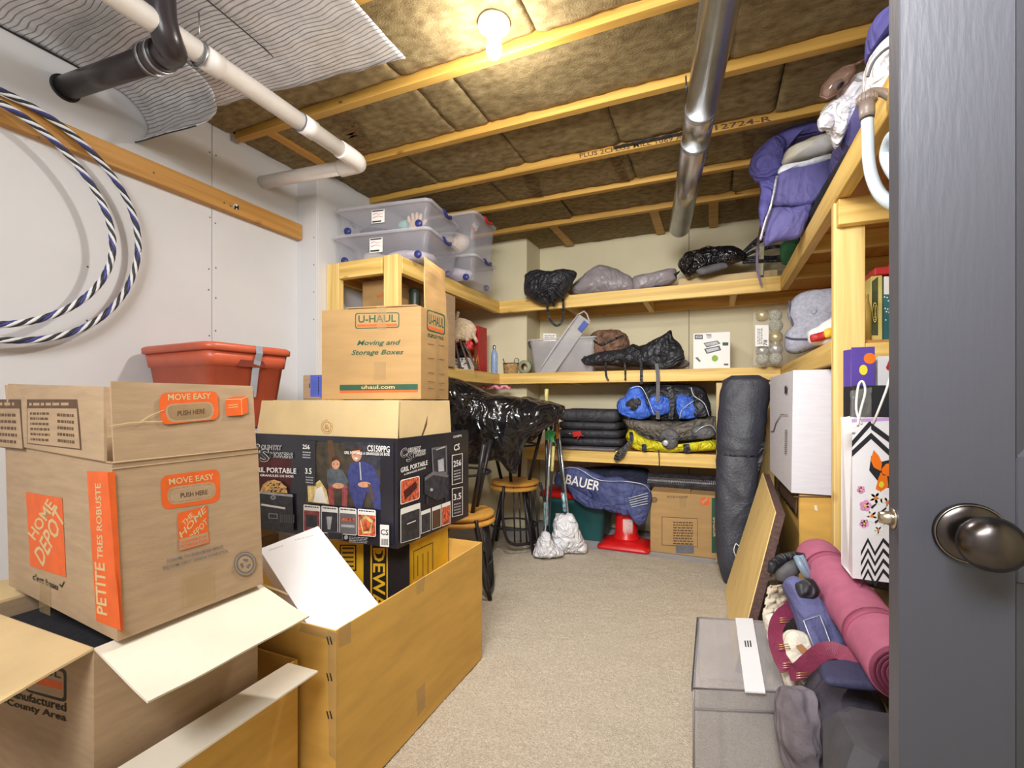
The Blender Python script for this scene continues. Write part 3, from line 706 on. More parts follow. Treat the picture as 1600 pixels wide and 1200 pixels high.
# man
pr.poly([(546, 727), (556, 721), (570, 721), (584, 729), (595, 754), (592, 765), (572, 768), (548, 762), (544, 748)], BLU); pr.ell(558, 710, 8, 11, SK); pr.poly([(549, 705), (553, 698), (561, 697), (567, 702), (567, 710), (562, 703)], HAIR)
pr.poly([(545, 762), (558, 758), (575, 764), (566, 795), (556, 793)], BLU); pr.poly([(572, 762), (594, 762), (598, 797), (586, 795), (580, 775)], BLU); pr.ell(570, 757, 10, 4.5, SK); pr.poly([(575, 755), (580, 757), (586, 779), (582, 780)], BROWNP)
pr.poly([(562, 722), (564, 722), (566, 750), (564, 750)], SILV); pr.ell(555, 710, 1, 1, HAIR); pr.ell(562, 710, 1, 1, HAIR); pr.poly([(554, 715), (561, 715), (558, 718)], WHITE)
pr.poly([(595, 690), (616, 691), (616, 850), (596, 846)], NAVY)
# title block
def outl(s, bl, br, tl, w_=1.0):
    for dx_, dy_ in ((-w_, 0), (w_, 0), (0, -w_), (0, w_)): pr.text(s, (bl[0] + dx_, bl[1] + dy_), (br[0] + dx_, br[1] + dy_), (tl[0] + dx_, tl[1] + dy_), WHITE)
outl('C', (397.5, 708), (407, 708), (397.5, 694), .6); outl('OUNTRY', (409, 702), (441, 703), (409, 695), .45); outl('S', (408, 721), (422, 721), (408, 702), .6); outl('MOKERS', (424, 714), (459, 716), (424, 706), .45)
pr.text('C', (397.5, 708), (407, 708), (397.5, 694), NAVY); pr.text('OUNTRY', (409, 702), (441, 703), (409, 695), NAVY); pr.text('S', (408, 721), (422, 721), (408, 702), NAVY); pr.text('MOKERS', (424, 714), (459, 716), (424, 706), NAVY)
pr.text('GRIL PORTABLE', (397, 737), (465, 740), (397, 729), WHITE); pr.text('A GRANULES DE BOIS', (403, 743.5), (461, 746), (403, 740), WHITE)
pr.quad(473, 688, 495, 757, NAVY, 1)
pr.text('256', (475, 701), (486, 702), (475, 694), WHITE); pr.text('3.5', (479, 740), (489, 740.5), (479, 731), WHITE); pr.lines((475, 716), (488, 717), (475, 704), 3, SILV); pr.lines((480, 755), (492, 756), (480, 743), 3, SILV)
pr.text('CS150PPG', (576, 705), (611, 707), (576, 695), WHITE); pr.text('GRIL PORTABLE A GRANULES DE BOIS', (540, 709), (611, 712), (540, 704.5), WHITE)
# grill with pellets
pr.poly([(409, 768), (413, 757), (421, 751), (431, 749), (441, 752), (449, 760), (452, 770)], GD)
rr_ = random.Random(2)
for i in range(46):
    x = rr_.uniform(412, 449); y = rr_.uniform(753, 768)
    if (x - 430) ** 2 / 380 + (y - 770) ** 2 / 400 < 1: pr.poly([(x, y), (x + 3, y - 1.6), (x + 3.6, y - .4), (x + .6, y + 1.2)], BROWNP if i % 2 else KRAFT3, 60)
pr.k = 70
pr.poly([(404, 767), (460, 772), (461, 776), (404, 770)], SILV); pr.poly([(404, 771), (460, 776), (462, 830), (406, 826)], BG2); pr.ell(430, 776.5, 4, 3.4, SILV); pr.ell(430, 776.5, 2.8, 2.2, GREYP)
pr.poly([(412, 786), (449, 792), (449, 795), (411, 789)], WHITE); pr.quad(423, 801, 437, 809, SILV, 1); pr.quad(424, 802, 436, 808, BG2, 1)
for i in range(8): pr.quad(441 + i * 3, 803, 442.2 + i * 3, 816, GREYP)
for i in range(4): pr.ell(406.5, 796 + i * 5, 1.2, 1.2, SILV)
# thumbnails
for i, (x0, x1, m_) in enumerate(((478, 504, MAR), (506, 532, BG2), (534, 561, GREYP), (563, 591, MEAT))):
    dy = (x0 - 478) * .075
    pr.rr([(x0, 787 + dy), (x1, 789.5 + dy), (x1, 831 + dy), (x0, 829 + dy)], WHITE, .08); pr.rr([(x0 + .8, 796 + dy), (x1 - .8, 798 + dy), (x1 - .8, 830 + dy), (x0 + .8, 828 + dy)], m_, .06); pr.lines((x0 + 2, 792 + dy), (x1 - 2, 794 + dy), (x0 + 2, 788 + dy), 1, NAVY, i)
    if i == 0: pr.quad(x0 + 4, 803, x1 - 5, 822, BG2, 1)
    if i == 1: pr.poly([(x0 + 8, 806), (x0 + 17, 806), (x0 + 14, 826), (x0 + 10, 826)], SILV)
    if i == 2: pr.quad(x0 + 3, 808, x1 - 3, 812, MEAT, 1); pr.quad(x0 + 3, 818, x1 - 3, 822, SILV, 1)
    if i == 3: pr.poly([(x0 + 3, 812), (x0 + 12, 803), (x0 + 24, 812), (x0 + 20, 832), (x0 + 8, 832)], FIRE); pr.poly([(x0 + 6, 815), (x0 + 12, 808), (x0 + 21, 816), (x0 + 18, 828), (x0 + 9, 829)], MEAT)
pr.quad(516, 829, 540, 841, GREYP, 1.5); pr.quad(517, 830, 539, 840, NAVY, 1.5); pr.ell(545, 838, 3, 3.5, SILV); pr.lines((550, 846), (579, 848), (550, 836), 4, SILV, 4)
pr.quad(598, 818, 612, 852, WHITE, 1); pr.text('CS', (599, 834), (611, 835), (599, 825), BLACK)
for i in range(8): pr.quad(600 + i * 1.4, 840, 600.7 + i * 1.4, 850, BLACK)
pr.done(t)
# printed right side
pr = Print(xplane(SM1))
pr.poly([(626, 700), (712, 684), (716, 800), (628, 846)], NAVY)
for (s, bl, br, tl) in (('C', (626, 716), (635, 713), (626, 702)), ('OUNTRY', (637, 708), (657, 704), (637, 700.5)), ('S', (635, 722), (643, 719), (635, 708)), ('MOKERS', (645, 715), (664, 710), (645, 706.5))):
    for d_ in ((-.45, 0), (.45, 0), (0, .45), (0, -.45)): pr.text(s, *[(p[0] + d_[0], p[1] + d_[1]) for p in (bl, br, tl)], WHITE)
    pr.text(s, bl, br, tl, NAVY)
pr.text('GRIL PORTABLE', (625, 739), (667, 726), (625, 731), WHITE); pr.text('A GRANULES DE BOIS', (630, 743), (664, 732), (630, 740), WHITE)
pr.poly([(673, 700), (697, 696), (698, 740), (688, 746), (675, 741)], GREYP); pr.poly([(675, 703), (695, 699), (696, 737), (677, 738)], BG2); pr.poly([(683, 719), (692, 716), (693, 736), (684, 737)], SILV)
pr.poly([(662, 746), (676, 736), (700, 742), (699, 775), (682, 782), (662, 772)], BG2); pr.poly([(662, 746), (676, 736), (700, 742), (698, 746), (676, 742), (663, 751)], GREYP); pr.ell(673, 765, 2.2, 2.5, SILV); pr.poly([(665, 776), (668, 776), (667, 788), (665, 788)], BG2); pr.poly([(694, 776), (697, 774), (697, 783), (695, 785)], BG2)
pr.poly([(680, 702), (694, 697), (694, 699), (680, 704)], SILV)
pr.rr([(624, 750), (654, 743), (654, 779), (624, 789)], WHITE, .1); pr.rr([(625, 751.5), (653, 744.5), (653, 778), (625, 787.5)], MEAT, .1); pr.poly([(628, 768), (648, 752), (650, 762), (632, 780)], DR)
pr.rr([(624, 795), (655, 785), (655, 840), (624, 849)], WHITE, .06); pr.rr([(625, 804), (654, 794), (654, 839), (625, 848)], BG2, .06); pr.poly([(632, 815), (650, 808), (650, 826), (632, 834)], NAVY); pr.poly([(634, 818), (648, 812.5), (648, 814), (634, 819.5)], WHITE)
for x0, x1, m_ in ((656, 671, BG2), (673, 687, BROWNP), (688, 702, MEAT)):
    q = lambda x, y: (x, y - (x - 656) * .36)
    pr.poly([q(x0, 799), q(x1, 799), q(x1, 834), q(x0, 834)], WHITE); pr.poly([q(x0 + .6, 805), q(x1 - .6, 805), q(x1 - .6, 833), q(x0 + .6, 833)], m_)
for y0, y1, s in ((709, 758, '256'), (761, 808, '3.5')):
    pr.poly([(704, y0 + 2), (721, y0 - 1), (721, y1 - 4), (704, y1)], WHITE); pr.poly([(705, y0 + 3), (720, y0), (720, y1 - 5), (705, y1 - 1)], NAVY)
    pr.text(s, (706.5, y0 + 21), (718.5, y0 + 18), (706.5, y0 + 11), WHITE); pr.lines((707, y0 + 43), (718, y0 + 40), (707, y0 + 25), 4, SILV, y0)
pr.text('CS', (707, 705), (716, 702), (707, 695), WHITE); pr.text('CS150PPG', (706, 684.5), (719, 682), (706, 681), WHITE)
pr.done(t)
# --- moving box on top of it
KM = KRAFT
KU = mat('kraft_card_uhaul', (178, 142, 92), .7, .04, 6, .05, 80, 0, (1, 1, 5))
P0 = V((-.97, 1.437, 1.007)); dirb = V((-.19, .98, 0)).normalized(); dira = V((-.98, -.19, 0)).normalized(); n0 = V((.19, -.98, 0)).normalized(); n1 = V((.98, .19, 0)).normalized()
t = thing('moving_box', 'closed brown moving box with orange and green print, one flap raised, on the grill box', 'box', (-1.15, 1.6, 1.007))
Lq, Wq, Hq = .40, .288, .335
mb = MB(); mb.obox(P0 + V((0, 0, .001)), dira * Lq, dirb * Wq, (0, 0, Hq)); part('carton', mb, KU, t)
flap(t, P0 + dirb * .04 + V((0, 0, Hq + .001)), dirb * (Wq - .06), V((-.02, .02, .20)), KU, 'raised flap', .004, wav=.012)
flap(t, P0 + dira * .02 + dirb * .004 + V((0, 0, Hq + .005)), dira * (Lq - .12), dirb * .14 + V((0, 0, .004)), KU, 'closed top flap', .003, wav=.002)
fr_ = (P0, n0); sd_ = (P0, n1)
pr = Print(fr_)
pr.rr([(555, 489), (624, 488), (624, 512), (555, 514)], GREENP, .18); pr.rr([(556.5, 490.5), (622.5, 489.5), (622.5, 510.5), (556.5, 512.5)], KU, .16); pr.poly([(558, 507), (621, 505.5), (621, 509.5), (558, 511)], ORANGE)
pr.text('U-HAUL', (560, 504.5), (619, 503), (560, 493), GREENP)
pr.text('Moving and', (557, 542), (622, 541), (561, 532), GREENP); pr.text('Storage Boxes', (548, 557), (628, 556), (552, 547), GREENP)
pr.poly([(531, 601.5), (653, 600), (653, 609), (531, 610.5)], GREENP); pr.poly([(531, 610.5), (653, 609), (653, 612.5), (531, 614)], ORANGE); pr.text('uhaul.com', (565, 608), (617, 607.5), (565, 602), KRAFT3)
pr.poly([(589, 478), (604, 477), (604, 515), (589, 515)], TAPE); pr.poly([(584, 565), (603, 565), (603, 594), (584, 594)], TAPE)
pr.done(t)
pr = Print(sd_)
pr.rr([(667, 483), (695, 492), (695, 524), (667, 516)], GREENP, .15); pr.rr([(668.3, 485), (693.7, 494), (693.7, 522), (668.3, 514)], KU, .15); pr.poly([(669, 509), (693, 517), (693, 521), (669, 513)], ORANGE); pr.text('U-HAUL', (669.5, 506), (693, 513), (669.5, 490), GREENP)
pr.lines((668, 526), (694, 532), (668, 520), 2, GREENP)
for y in (541, 563, 586, 600, 610): pr.poly([(668, y - 4), (678, y - 3), (678, y - 2.4), (668, y - 3.4)], BLACK); pr.poly([(684, y - 2), (694, y - 1), (694, y - .4), (684, y - 1.4)], BLACK)
pr.poly([(681, 528), (686, 529), (686, 619), (681, 619.5)], TAPE)
pr.done(t)
# --- small box with blue tape
t = thing('small_taped_box', 'small brown box with a wide strip of blue tape, left of the moving box', 'box', (-1.52, 1.5, 1.007))
p0 = PY(473, 621, 1.48); p1 = PY(527, 621, 1.48); zt = PY(500, 585.5, 1.48).z
mb = MB(); mb.box(p0.x, p1.x, 1.48, 1.60, 1.008, zt, .003); part('carton', mb, KM, t)
BT = mat('blue_tape', (84, 104, 196), .5, .05, 20)
pr = Print(yplane(1.48)); pr.quad(485, 586, 510, 620, BT); pr.poly([(496, 619), (510, 609), (508, 621), (500, 621)], BT); pr.lines((499, 616), (499, 588), (496.5, 616), 1, BLACK)
for x in (483, 512): pr.poly([(x, 600), (x + 1.3, 598), (x + 1.3, 606), (x, 606)], BLACK)
pr.done(t, 'tape_strip')

# --- red brown tote behind, on stacked cartons
TERR = mat('terracotta_plastic', (192, 90, 62), .38, .04, 12, .03, 60)
t = thing('hidden_carton', 'plain brown carton under the terracotta tote', 'box', (-1.86, 1.3, 0))
mb = MB(); mb.box(-2.10, -1.70, 1.14, 1.46, .0, .44, .003); part('carton', mb, KRAFT, t)
mb = MB(); mb.box(-2.08, -1.70, 1.15, 1.45, .441, .86, .003); single('carton', mb, KRAFT3, 'upper plain carton under the terracotta tote', 'box')
mb = MB(); pillow(mb, [(-2.06, 1.16, .878), (-1.665, 1.16, .878), (-1.655, 1.46, .878), (-2.06, 1.45, .878)], (0, 0, 1), .016, .015, .004, 9, zmin=.861); single('folded_cloth', mb, mat('lilac_cloth', (176, 180, 214), .9, .1, 20, .3), 'folded pale blue cloth under the terracotta tote', 'cloth')
t = thing('terracotta_tote', 'terracotta red plastic storage tote with lid and grey tape by the left wall', 'tote', (-1.87, 1.3, .897))
def tote_body(mb, M, hx, hy, h, tap, r=.03, wall=.003, rim=.0, mi=0):
    mb.M = M
    mb.loft([rrect(hx - tap, hy - tap, r, 0), rrect(hx - tap + .002, hy - tap + .002, r, .004), rrect(hx - tap * .2, hy - tap * .2, r, h * .8), rrect(hx - tap * .2 + rim, hy - tap * .2 + rim, r, h * .8 + .002), rrect(hx + rim, hy + rim, r, h), rrect(hx - wall, hy - wall, r, h), rrect(hx - tap - wall, hy - tap - wall, r, .006)], mi)
    mb.M = None
MX = Matrix.Translation((-1.872, 1.31, .897)) @ Matrix.Rotation(math.radians(-4), 4, 'Z')
mb = MB(); tote_body(mb, MX, .215, .165, .295, .035, .035, rim=.006); part('tub', mb, TERR, t)
mb = MB(); mb.M = MX; mb.loft([rrect(.222, .172, .04, .289), rrect(.232, .182, .045, .292), rrect(.233, .183, .045, .312), rrect(.222, .172, .04, .320), rrect(.19, .14, .04, .3205)]); part('lid', mb, TERR, t)
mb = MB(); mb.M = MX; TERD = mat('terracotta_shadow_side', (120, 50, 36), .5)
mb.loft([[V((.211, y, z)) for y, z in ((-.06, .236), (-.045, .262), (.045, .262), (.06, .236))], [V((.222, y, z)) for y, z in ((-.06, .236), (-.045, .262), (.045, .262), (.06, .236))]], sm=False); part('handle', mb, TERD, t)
GT = mat('grey_duct_tape', (150, 152, 160), .35, .05, 20, .1)
mb = MB(); mb.M = MX; mb.strap([(.10, .02, .322), (.19, .02, .3225), (.232, .02, .318), (.236, .02, .29), (.224, .02, .262), (.217, .015, .22), (.207, .01, .12)], .028, (1, 0, .3), .0015); part('tape_strip', mb, GT, t, 'strip of grey duct tape')

# --- lower left: wide open carton (base), moving box with open flaps, small home improvement box on top
t = thing('wide_open_carton', 'wide open cardboard box with a cream folded rim, lowest in the left foreground', 'box', (-1.1, .55, 0))
RZ = .375
rc = PZ(497, 1048, RZ)
O = V((-1.46, .27, .001)); card_box(t, O, (rc.x + 1.46 - .09, 0, 0), (0, .855 - .27, 0), RZ - .006, KRAFT2)
flap(t, (rc.x - .094, .27, RZ - .006), (0, rc.y - .27, 0), (.094, 0, .002), KRAFTW, 'cream folded rim', 0, wav=.001)
mb = MB(); mb.box(-1.42, -.99, .40, .80, .008, .262, .003); single('filler_carton', mb, KRAFT, 'plain closed carton down inside the wide open box', 'box')
t = thing('open_moving_box', 'open moving box with wide pale flaps spread out, under the small orange printed box', 'box', (-1.15, .6, .27))
UZ0, UZ1 = .266, .575
O = V((-1.385, .462, UZ0)); A_ = .411; Bd = .315
card_box(t, O, (A_, 0, 0), (0, Bd, 0), UZ1 - UZ0, KRAFT)
e0 = V((-.974, .462, UZ1))
p1 = PZ(232, 1102, UZ1 - .004); p2 = PZ(470, 966, UZ1 - .004)
flap(t, e0, (0, Bd, 0), (.155, -.0, -.052), KRAFTW, 'wide cream flap on the right', -.004, wav=.006)
flap(t, e0 - V((A_, 0, 0)), (A_, 0, 0), (-.01, -.15, -.035), KRAFT3, 'wide flap at the front', 0, wav=.006)
flap(t, (-.974, .777, UZ1), (-A_, 0, 0), (-.0, .07, -.05), KRAFT3, 'wide flap at the back', -.015, wav=.006)
flap(t, (-1.385, .777, UZ1), (0, -Bd, 0), (-.14, 0, .0), KRAFT3, 'wide flap at the left', 0, wav=.006)
mb = MB(); 
pr = Print(yplane(.462))
pr.rr([(40, 1030), (104, 1046), (104, 1098), (40, 1080)], BLACK, .15); pr.rr([(40, 1034), (100, 1050), (100, 1092), (40, 1076)], KRAFT, .15); pr.poly([(40, 1052), (98, 1066), (98, 1078), (40, 1064)], ORANGE); pr.text('U-HAUL', (20, 1043), (96, 1060), (20, 1030), BLACK)
pr.text('Printed and Manufactured', (-60, 1068), (104, 1112), (-60, 1056), BLACK); pr.text('in the Tri-County Area', (-50, 1086), (104, 1130), (-50, 1074), BLACK)
pr.done(t)
# contents of the moving box carry the small box
DARK = mat('dark_cloth', (34, 32, 36), .9, .2, 20, .3)
mb = MB(); mb.box(-1.375, -.985, .472, .768, UZ0 + .006, UZ1 - .03, .01); single('dark_bin', mb, DARK, 'black bin filling the open moving box', 'bin')

t = thing('small_printed_box', 'small open cardboard box with orange print, its flaps up, topmost in the left foreground', 'box', (-1.1, .6, .58))
n_up = V((-.055, -.0, 1)).normalized(); q0 = V((-.949, .484, .584)); ax_ = V((-.41, .03, .012)).normalized(); ay_ = V((.01, 1, 0)).normalized()
HA, HB_, HH = .47, .285, .310
t['_up'] = list(n_up)
card_box(t, q0, ax_ * HA, ay_ * HB_, HH, KRAFT)
del t['_up']
top = q0 + n_up * HH; nf = ay_.cross(n_up).normalized(); nl = n_up.cross(ax_).normalized()
nf = nf if nf.x > 0 else -nf; nl = nl if nl.y < 0 else -nl
flap(t, top + ay_ * .004, ay_ * (HB_ - .008), n_up * .142 + V((-.004, 0, 0)), KRAFT, 'raised right flap with a hand hole', .0, wav=.003)
flap(t, top + ax_ * .016, ax_ * (HA - .02), n_up * .132 + V((-.012, .012, 0)), KRAFT, 'raised front flap', .012, wav=.003)
flap(t, top + ay_ * (HB_ - .004) + ax_ * .01, ax_ * (HA - .02), n_up * .13 + V((0, .01, 0)), KRAFT, 'raised back flap', .004, wav=.003)
flap(t, top + ax_ * HA + ay_ * .01, ay_ * (HB_ - .02), n_up * .13 + V((-.03, 0, 0)), KRAFT, 'raised left flap', .004, wav=.003)
mb = MB(); mb.tube([top + nf * .0008 - n_up * .001, top + nf * .0008 - n_up * .001 + ay_ * HB_], .0016, 6); mb.tube([top + nf * .0006 - n_up * .012, top + nf * .0006 - n_up * .012 + ay_ * HB_], .0009, 6); o_ = part('score_crease', mb, KRAFT, t); o_['kind'] = 'stuff'
mb = MB(); mb.tube([top + nl * .0008 - n_up * .001, top + nl * .0008 - n_up * .001 + ax_ * HA], .0016, 6); part('score_crease', mb, KRAFT, t)
FR = (q0, nf); FL = (q0, nl)
fd = (n_up * .142 + V((-.004, 0, 0))).cross(ay_).normalized(); fd = fd if fd.x > 0 else -fd
FF = (top + fd * .0028, fd)
HOLE = mat('handle_hole_card', (150, 122, 88), .85, .1, 20)
pr = Print(FR)
pr.rr([(250, 744), (343, 732), (344, 784), (253, 797)], ORANGE, .25); pr.rr([(260, 762), (337, 752), (337, 778), (263, 790)], KRAFT, .5); pr.rr([(262, 764.5), (334, 754.5), (334, 776), (265, 787)], EDGE, .5); pr.rr([(263, 765.5), (333.3, 755.5), (333.3, 775.2), (266, 786)], KRAFT, .5)
pr.text('MOVE EASY', (264, 758), (334, 749), (263, 748), KRAFT3); pr.text('PUSH HERE', (282, 778), (324, 772), (281.5, 770.5), BROWNP)
pr.poly([(277, 802), (324, 790), (325, 840), (279, 853)], ORANGE)
for s, bl, br, tl in (('THE', (287, 822), (302, 806), (283, 816)), ('HOME', (283, 842), (322, 799), (279, 832)), ('DEPOT', (299, 846), (325, 817), (294, 838))): pr.text(s, bl, br, tl, KRAFT3)
pr.poly([(278, 842), (325, 829.5), (326, 848), (279.5, 861)], ORANGE); pr.poly([(279, 842.8), (324.3, 831), (325, 847), (280.3, 859.5)], KRAFT); pr.text('CANADA', (283, 850), (322, 840), (283, 845), ORANGE); pr.text('FOUNDATION', (282, 857), (323, 846), (282, 852), ORANGE)
pr.text('SCAN ME TO LEARN MORE ABOUT', (260, 879), (348, 856), (259, 874), GREYP); pr.text('THE HOME DEPOT CANADA FOUNDATION', (253, 891), (355, 863), (252, 886), GREYP)
pr.poly([(285, 900), (333, 886), (333, 935), (287, 948)], TAPE)
for r_, m_ in ((17.5, GREYP), (16, KRAFT), (14.5, GREYP), (11.5, KRAFT)): pr.ell(382, 881, r_, r_ * 1.08, m_)
for k in range(3):
    a = k * 2.094 - 1.57; c_, s__ = math.cos, math.sin
    pr.poly([(382 + 9 * c_(a - .5), 881 + 9 * s__(a - .5)), (382 + 9 * c_(a + .5), 881 + 9 * s__(a + .5)), (382 + 5 * c_(a + .9), 881 + 5 * s__(a + .9)), (382 + 5 * c_(a - .5), 881 + 5 * s__(a - .5))], GREYP)
pr.poly([(166, 739), (178, 738), (190, 984), (188, 998)], ORANGE)
pr.poly([(146, 738)] * 0 or [(168, 738), (178, 737), (191, 984), (184, 985)], ORANGE)
pr.done(t)
pr = Print(FF)
pr.rr([(249, 614), (340, 611), (342, 655), (251, 664)], ORANGE, .25); pr.rr([(256, 632), (334, 627), (334, 655), (262, 661)], KRAFT, .5); pr.rr([(259, 634), (331, 629), (331, 652), (265, 658)], HOLE, .5); pr.text('MOVE EASY', (262, 626), (329, 623), (262, 616), KRAFT3); pr.text('PUSH HERE', (277, 650), (320, 646), (277, 642), BROWNP)
pr.poly([(352, 624), (364, 620), (386, 619), (387, 645), (376, 649), (353, 650)], ORANGE); pr.poly([(376, 624), (377, 624), (378, 648), (377, 648)], KRAFT3); pr.poly([(352, 624), (376, 623), (386, 619), (386, 620), (376.5, 624.3), (352, 625)], KRAFT3); pr.lines((356, 639), (372, 637), (356, 632), 2, KRAFT3)
pr.poly([(170, 665), (200, 660), (228, 658), (254, 658), (254, 659), (228, 659.6), (200, 661.6), (170, 666.6)], KRAFT3); pr.poly([(218, 658), (234, 648), (256, 640), (256, 641), (235, 649.5), (220, 659.5)], KRAFT3)
pr.done(t)
pr = Print(FL)
pr.poly([(135, 733), (165, 737), (188, 998), (154, 975)] if False else [(136, 736), (170, 737), (189, 985), (151, 970)], ORANGE)
pr.text('PETITE', (168, 962), (164, 880), (180, 968) if False else (152, 958), KRAFT3)
pr.text('TRES ROBUSTE', (162, 874), (158, 755), (153, 873), KRAFT3)
pr.poly([(41, 769), (98, 778), (104, 902), (48, 884)], ORANGE)
pr.text('HOME', (56, 845), (88, 790), (44, 833), KRAFT3); pr.text('DEPOT', (68, 886), (104, 812), (54, 862), KRAFT3)
pr.text("c'est beau", (52, 905), (91, 922), (52, 895), BLACK); pr.poly([(94, 911), (97, 915), (101, 908), (102, 909), (97.5, 918), (94, 914)], BLACK)
pr.poly([(61, 905), (80, 912), (80, 962), (63, 955)], TAPE)
pr.done(t)
fdn = (n_up * .132 + V((-.012, .012, 0))).cross(ax_).normalized(); fdn = fdn if fdn.y < 0 else -fdn
pr = Print((top + ax_ * .016 + fdn * .004, fdn))
for x0, x1 in ((-60, 38), (43, 128)):
    pr.poly([(x0, 624), (x1 - 6, 624), (x1, 703), (x0, 693)], BROWNP); pr.poly([(x0 + 1, 638), (x1 - 7, 638.5), (x1 - 2, 701), (x0 + 1, 692)], KRAFT)
    pr.lines((x0 + 6, 690), ((x0 + x1) / 2 - 6, 692), (x0 + 5, 642), 6, BROWNP, x0); pr.lines(((x0 + x1) / 2 + 6, 693), (x1 - 10, 696), ((x0 + x1) / 2 + 5, 643), 5, BROWNP, x1)
    pr.lines((x0 + 4, 636), (x1 - 14, 636), (x0 + 4, 627), 1, KRAFT, x0)
pr.done(t, 'printed_checklist')
# ================================================================ THINGS ON AND UNDER THE SHELVES
CLR = mat('clear_plastic', (226, 226, 240), .18, .02, 10, alpha=.15); CLRL = mat('clear_lid_plastic', (236, 236, 246), .2, .02, 10, alpha=.38)
NAV = mat('navy_plastic', (44, 54, 118), .4, .05); REDP = mat('red_plastic', (196, 42, 40), .4, .05)
WB = mat('white_cloth', (238, 236, 236), .8, .02, 10)
def seg_tote(name, label, cx, cy, z, hx, hy, h, rot, hcol, wheels=True, lab=True, tap=.02):
    t = thing(name, label, 'tote', (cx, cy, z), 'clear plastic totes on the left shelf')
    M = Matrix.Translation((cx, cy, z)) @ Matrix.Rotation(math.radians(rot), 4, 'Z'); t['_'] = 1; del t['_']
    mb = MB(); tote_body(mb, M, hx, hy, h - .012, tap, .03, .003); part('tub', mb, CLR, t)
    mb = MB(); mb.M = M; mb.loft([rrect(hx + .003, hy + .003, .035, h - .02), rrect(hx + .012, hy + .012, .04, h - .018), rrect(hx + .012, hy + .012, .04, h - .004), rrect(hx, hy, .035, h), rrect(hx - .03, hy - .03, .03, h - .001)]); part('lid', mb, CLRL, t)
    for sx in (1, -1):
        mb = MB(); mb.M = M; mb.strap(smooth_path([(sx * (hx + .004), -.055, h - .01), (sx * (hx + .016), -.045, h - .008), (sx * (hx + .022), -.03, h - .03), (sx * (hx + .022), .03, h - .03), (sx * (hx + .016), .045, h - .008), (sx * (hx + .004), .055, h - .01)], 4), .016, (0, 0, 1), .008); part('handle', mb, hcol, t)
    if wheels:
        for sx in (-1, 1):
            for sy in (-1, 1):
                mb = MB(); mb.M = M; mb.lathe([(.001, 0), (.019, 0), (.021, .006), (.019, .016), (.001, .018)], (sx * (hx - tap - .045), sy * (hy - tap) , .022), (0, sy, 0), 16); part('wheel', mb, NAV, t)
    if lab:
        mb = MB(); mb.M = M; mb.box(-.06, .02, -hy + .0, -hy + .001, h * .3, h * .78); part('label', mb, WHITE, t, 'white product label')
        mb = MB(); mb.M = M; mb.box(-.055, .015, -hy - .0012, -hy - .0002, h * .72, h * .76); mb.box(-.055, .0, -hy - .0012, -hy - .0002, h * .33, h * .38); part('label_print', mb, BLACK, t)
        mb = MB(); mb.M = M; mb.tube([(-.05, -hy - .001, h * .62), (-.03, -hy - .001, h * .66), (-.01, -hy - .001, h * .6), (.01, -hy - .001, h * .64)], .0015, 5); mb.tube([(-.05, -hy - .001, h * .5), (-.02, -hy - .001, h * .55), (.01, -hy - .001, h * .5)], .0015, 5); part('label_drawing', mb, mat('pink_print', (222, 150, 150), .6), t)
    return t
def soft(name, label, cat, px, pl, m, tf=.08, tb=.06, group=None, **k):
    mb = MB(); pillow(mb, [PP(x, y, pl) for x, y in px], k.pop('nrm', pl[1]), tf, tb, **k); return single(name, mb, m, label, cat, group)
def softp(name, root, px, pl, m, tf=.08, tb=.06, label=None, **k):
    mb = MB(); pillow(mb, [PP(x, y, pl) for x, y in px], k.pop('nrm', pl[1]), tf, tb, **k); return part(name, mb, m, root, label)
cxm, cym = -1.715, 2.31
seg_tote('underbed_tote', 'lower long clear tote with blue wheels on the left shelf', cxm, cym, 1.769, .292, .215, .165, 7.5, NAV)
seg_tote('underbed_tote', 'upper long clear tote holding gloves and green cloth, topmost of its pair', cxm + .012, cym - .004, 1.935, .285, .208, .150, 7.5, NAV)
seg_tote('clear_tote', 'lower clear tote with a dark blue handle, behind the long totes', -1.655, 2.80, 1.769, .265, .17, .165, 2, NAV, lab=False)
seg_tote('clear_tote', 'tall clear tote with a red handle, at the back of the left shelf', -1.65, 2.80, 1.935, .262, .165, .27, 2, REDP, wheels=False, lab=False)
# contents
TAN = mat('tan_glove', (206, 176, 142), .8, .08, 30, .2); TEAL = mat('teal_cloth', (120, 180, 170), .85, .06, 20, .3); PURG = mat('purple_grey_clutter', (150, 138, 156), .8, .25, 16, .4, rgb2=(214, 208, 214)); MRN = mat('maroon_cloth', (140, 50, 70), .85, .1, 20, .3)
def at_t(dx, dy, dz): return V((cxm, cym, 0)) + Matrix.Rotation(math.radians(7.5), 3, 'Z') @ V((dx, dy, dz))
def blob(name, label, cat, c, r, m, wr=.01, fr=14, seed=0, group=None):
    c = V(c); mb = MB(); pillow(mb, [c + V((r[0] * math.cos(a * .5236), 0, r[2] * math.sin(a * .5236))) for a in range(12)], (0, -1, 0), r[1], r[1], wr, fr, 40, 8, seed=seed); return single(name, mb, m, label, cat, group)
mb = MB(); mb.lathe([(.02, -.05), (.045, -.048), (.045, .03), (.025, .045), (.025, .06)], at_t(-.12, -.06, 1.83), (.9, .1, 0), 20); single('white_jar', mb, WHITE, 'white plastic jar lying inside the lower long tote', 'jar')
blob('clutter', 'purple grey clutter packed in the lower long tote', 'cloth', at_t(.06, .03, 1.835), (.17, .13, .045), PURG, seed=3)
blob('folded_cloth', 'teal green cloth inside the upper long tote', 'cloth', at_t(.08, -.03, 2.005), (.05, .07, .042), TEAL, seed=4)
blob('folded_cloth', 'maroon cloth beside the glove in the upper long tote', 'cloth', at_t(.14, .04, 1.985), (.06, .07, .03), MRN, seed=5)
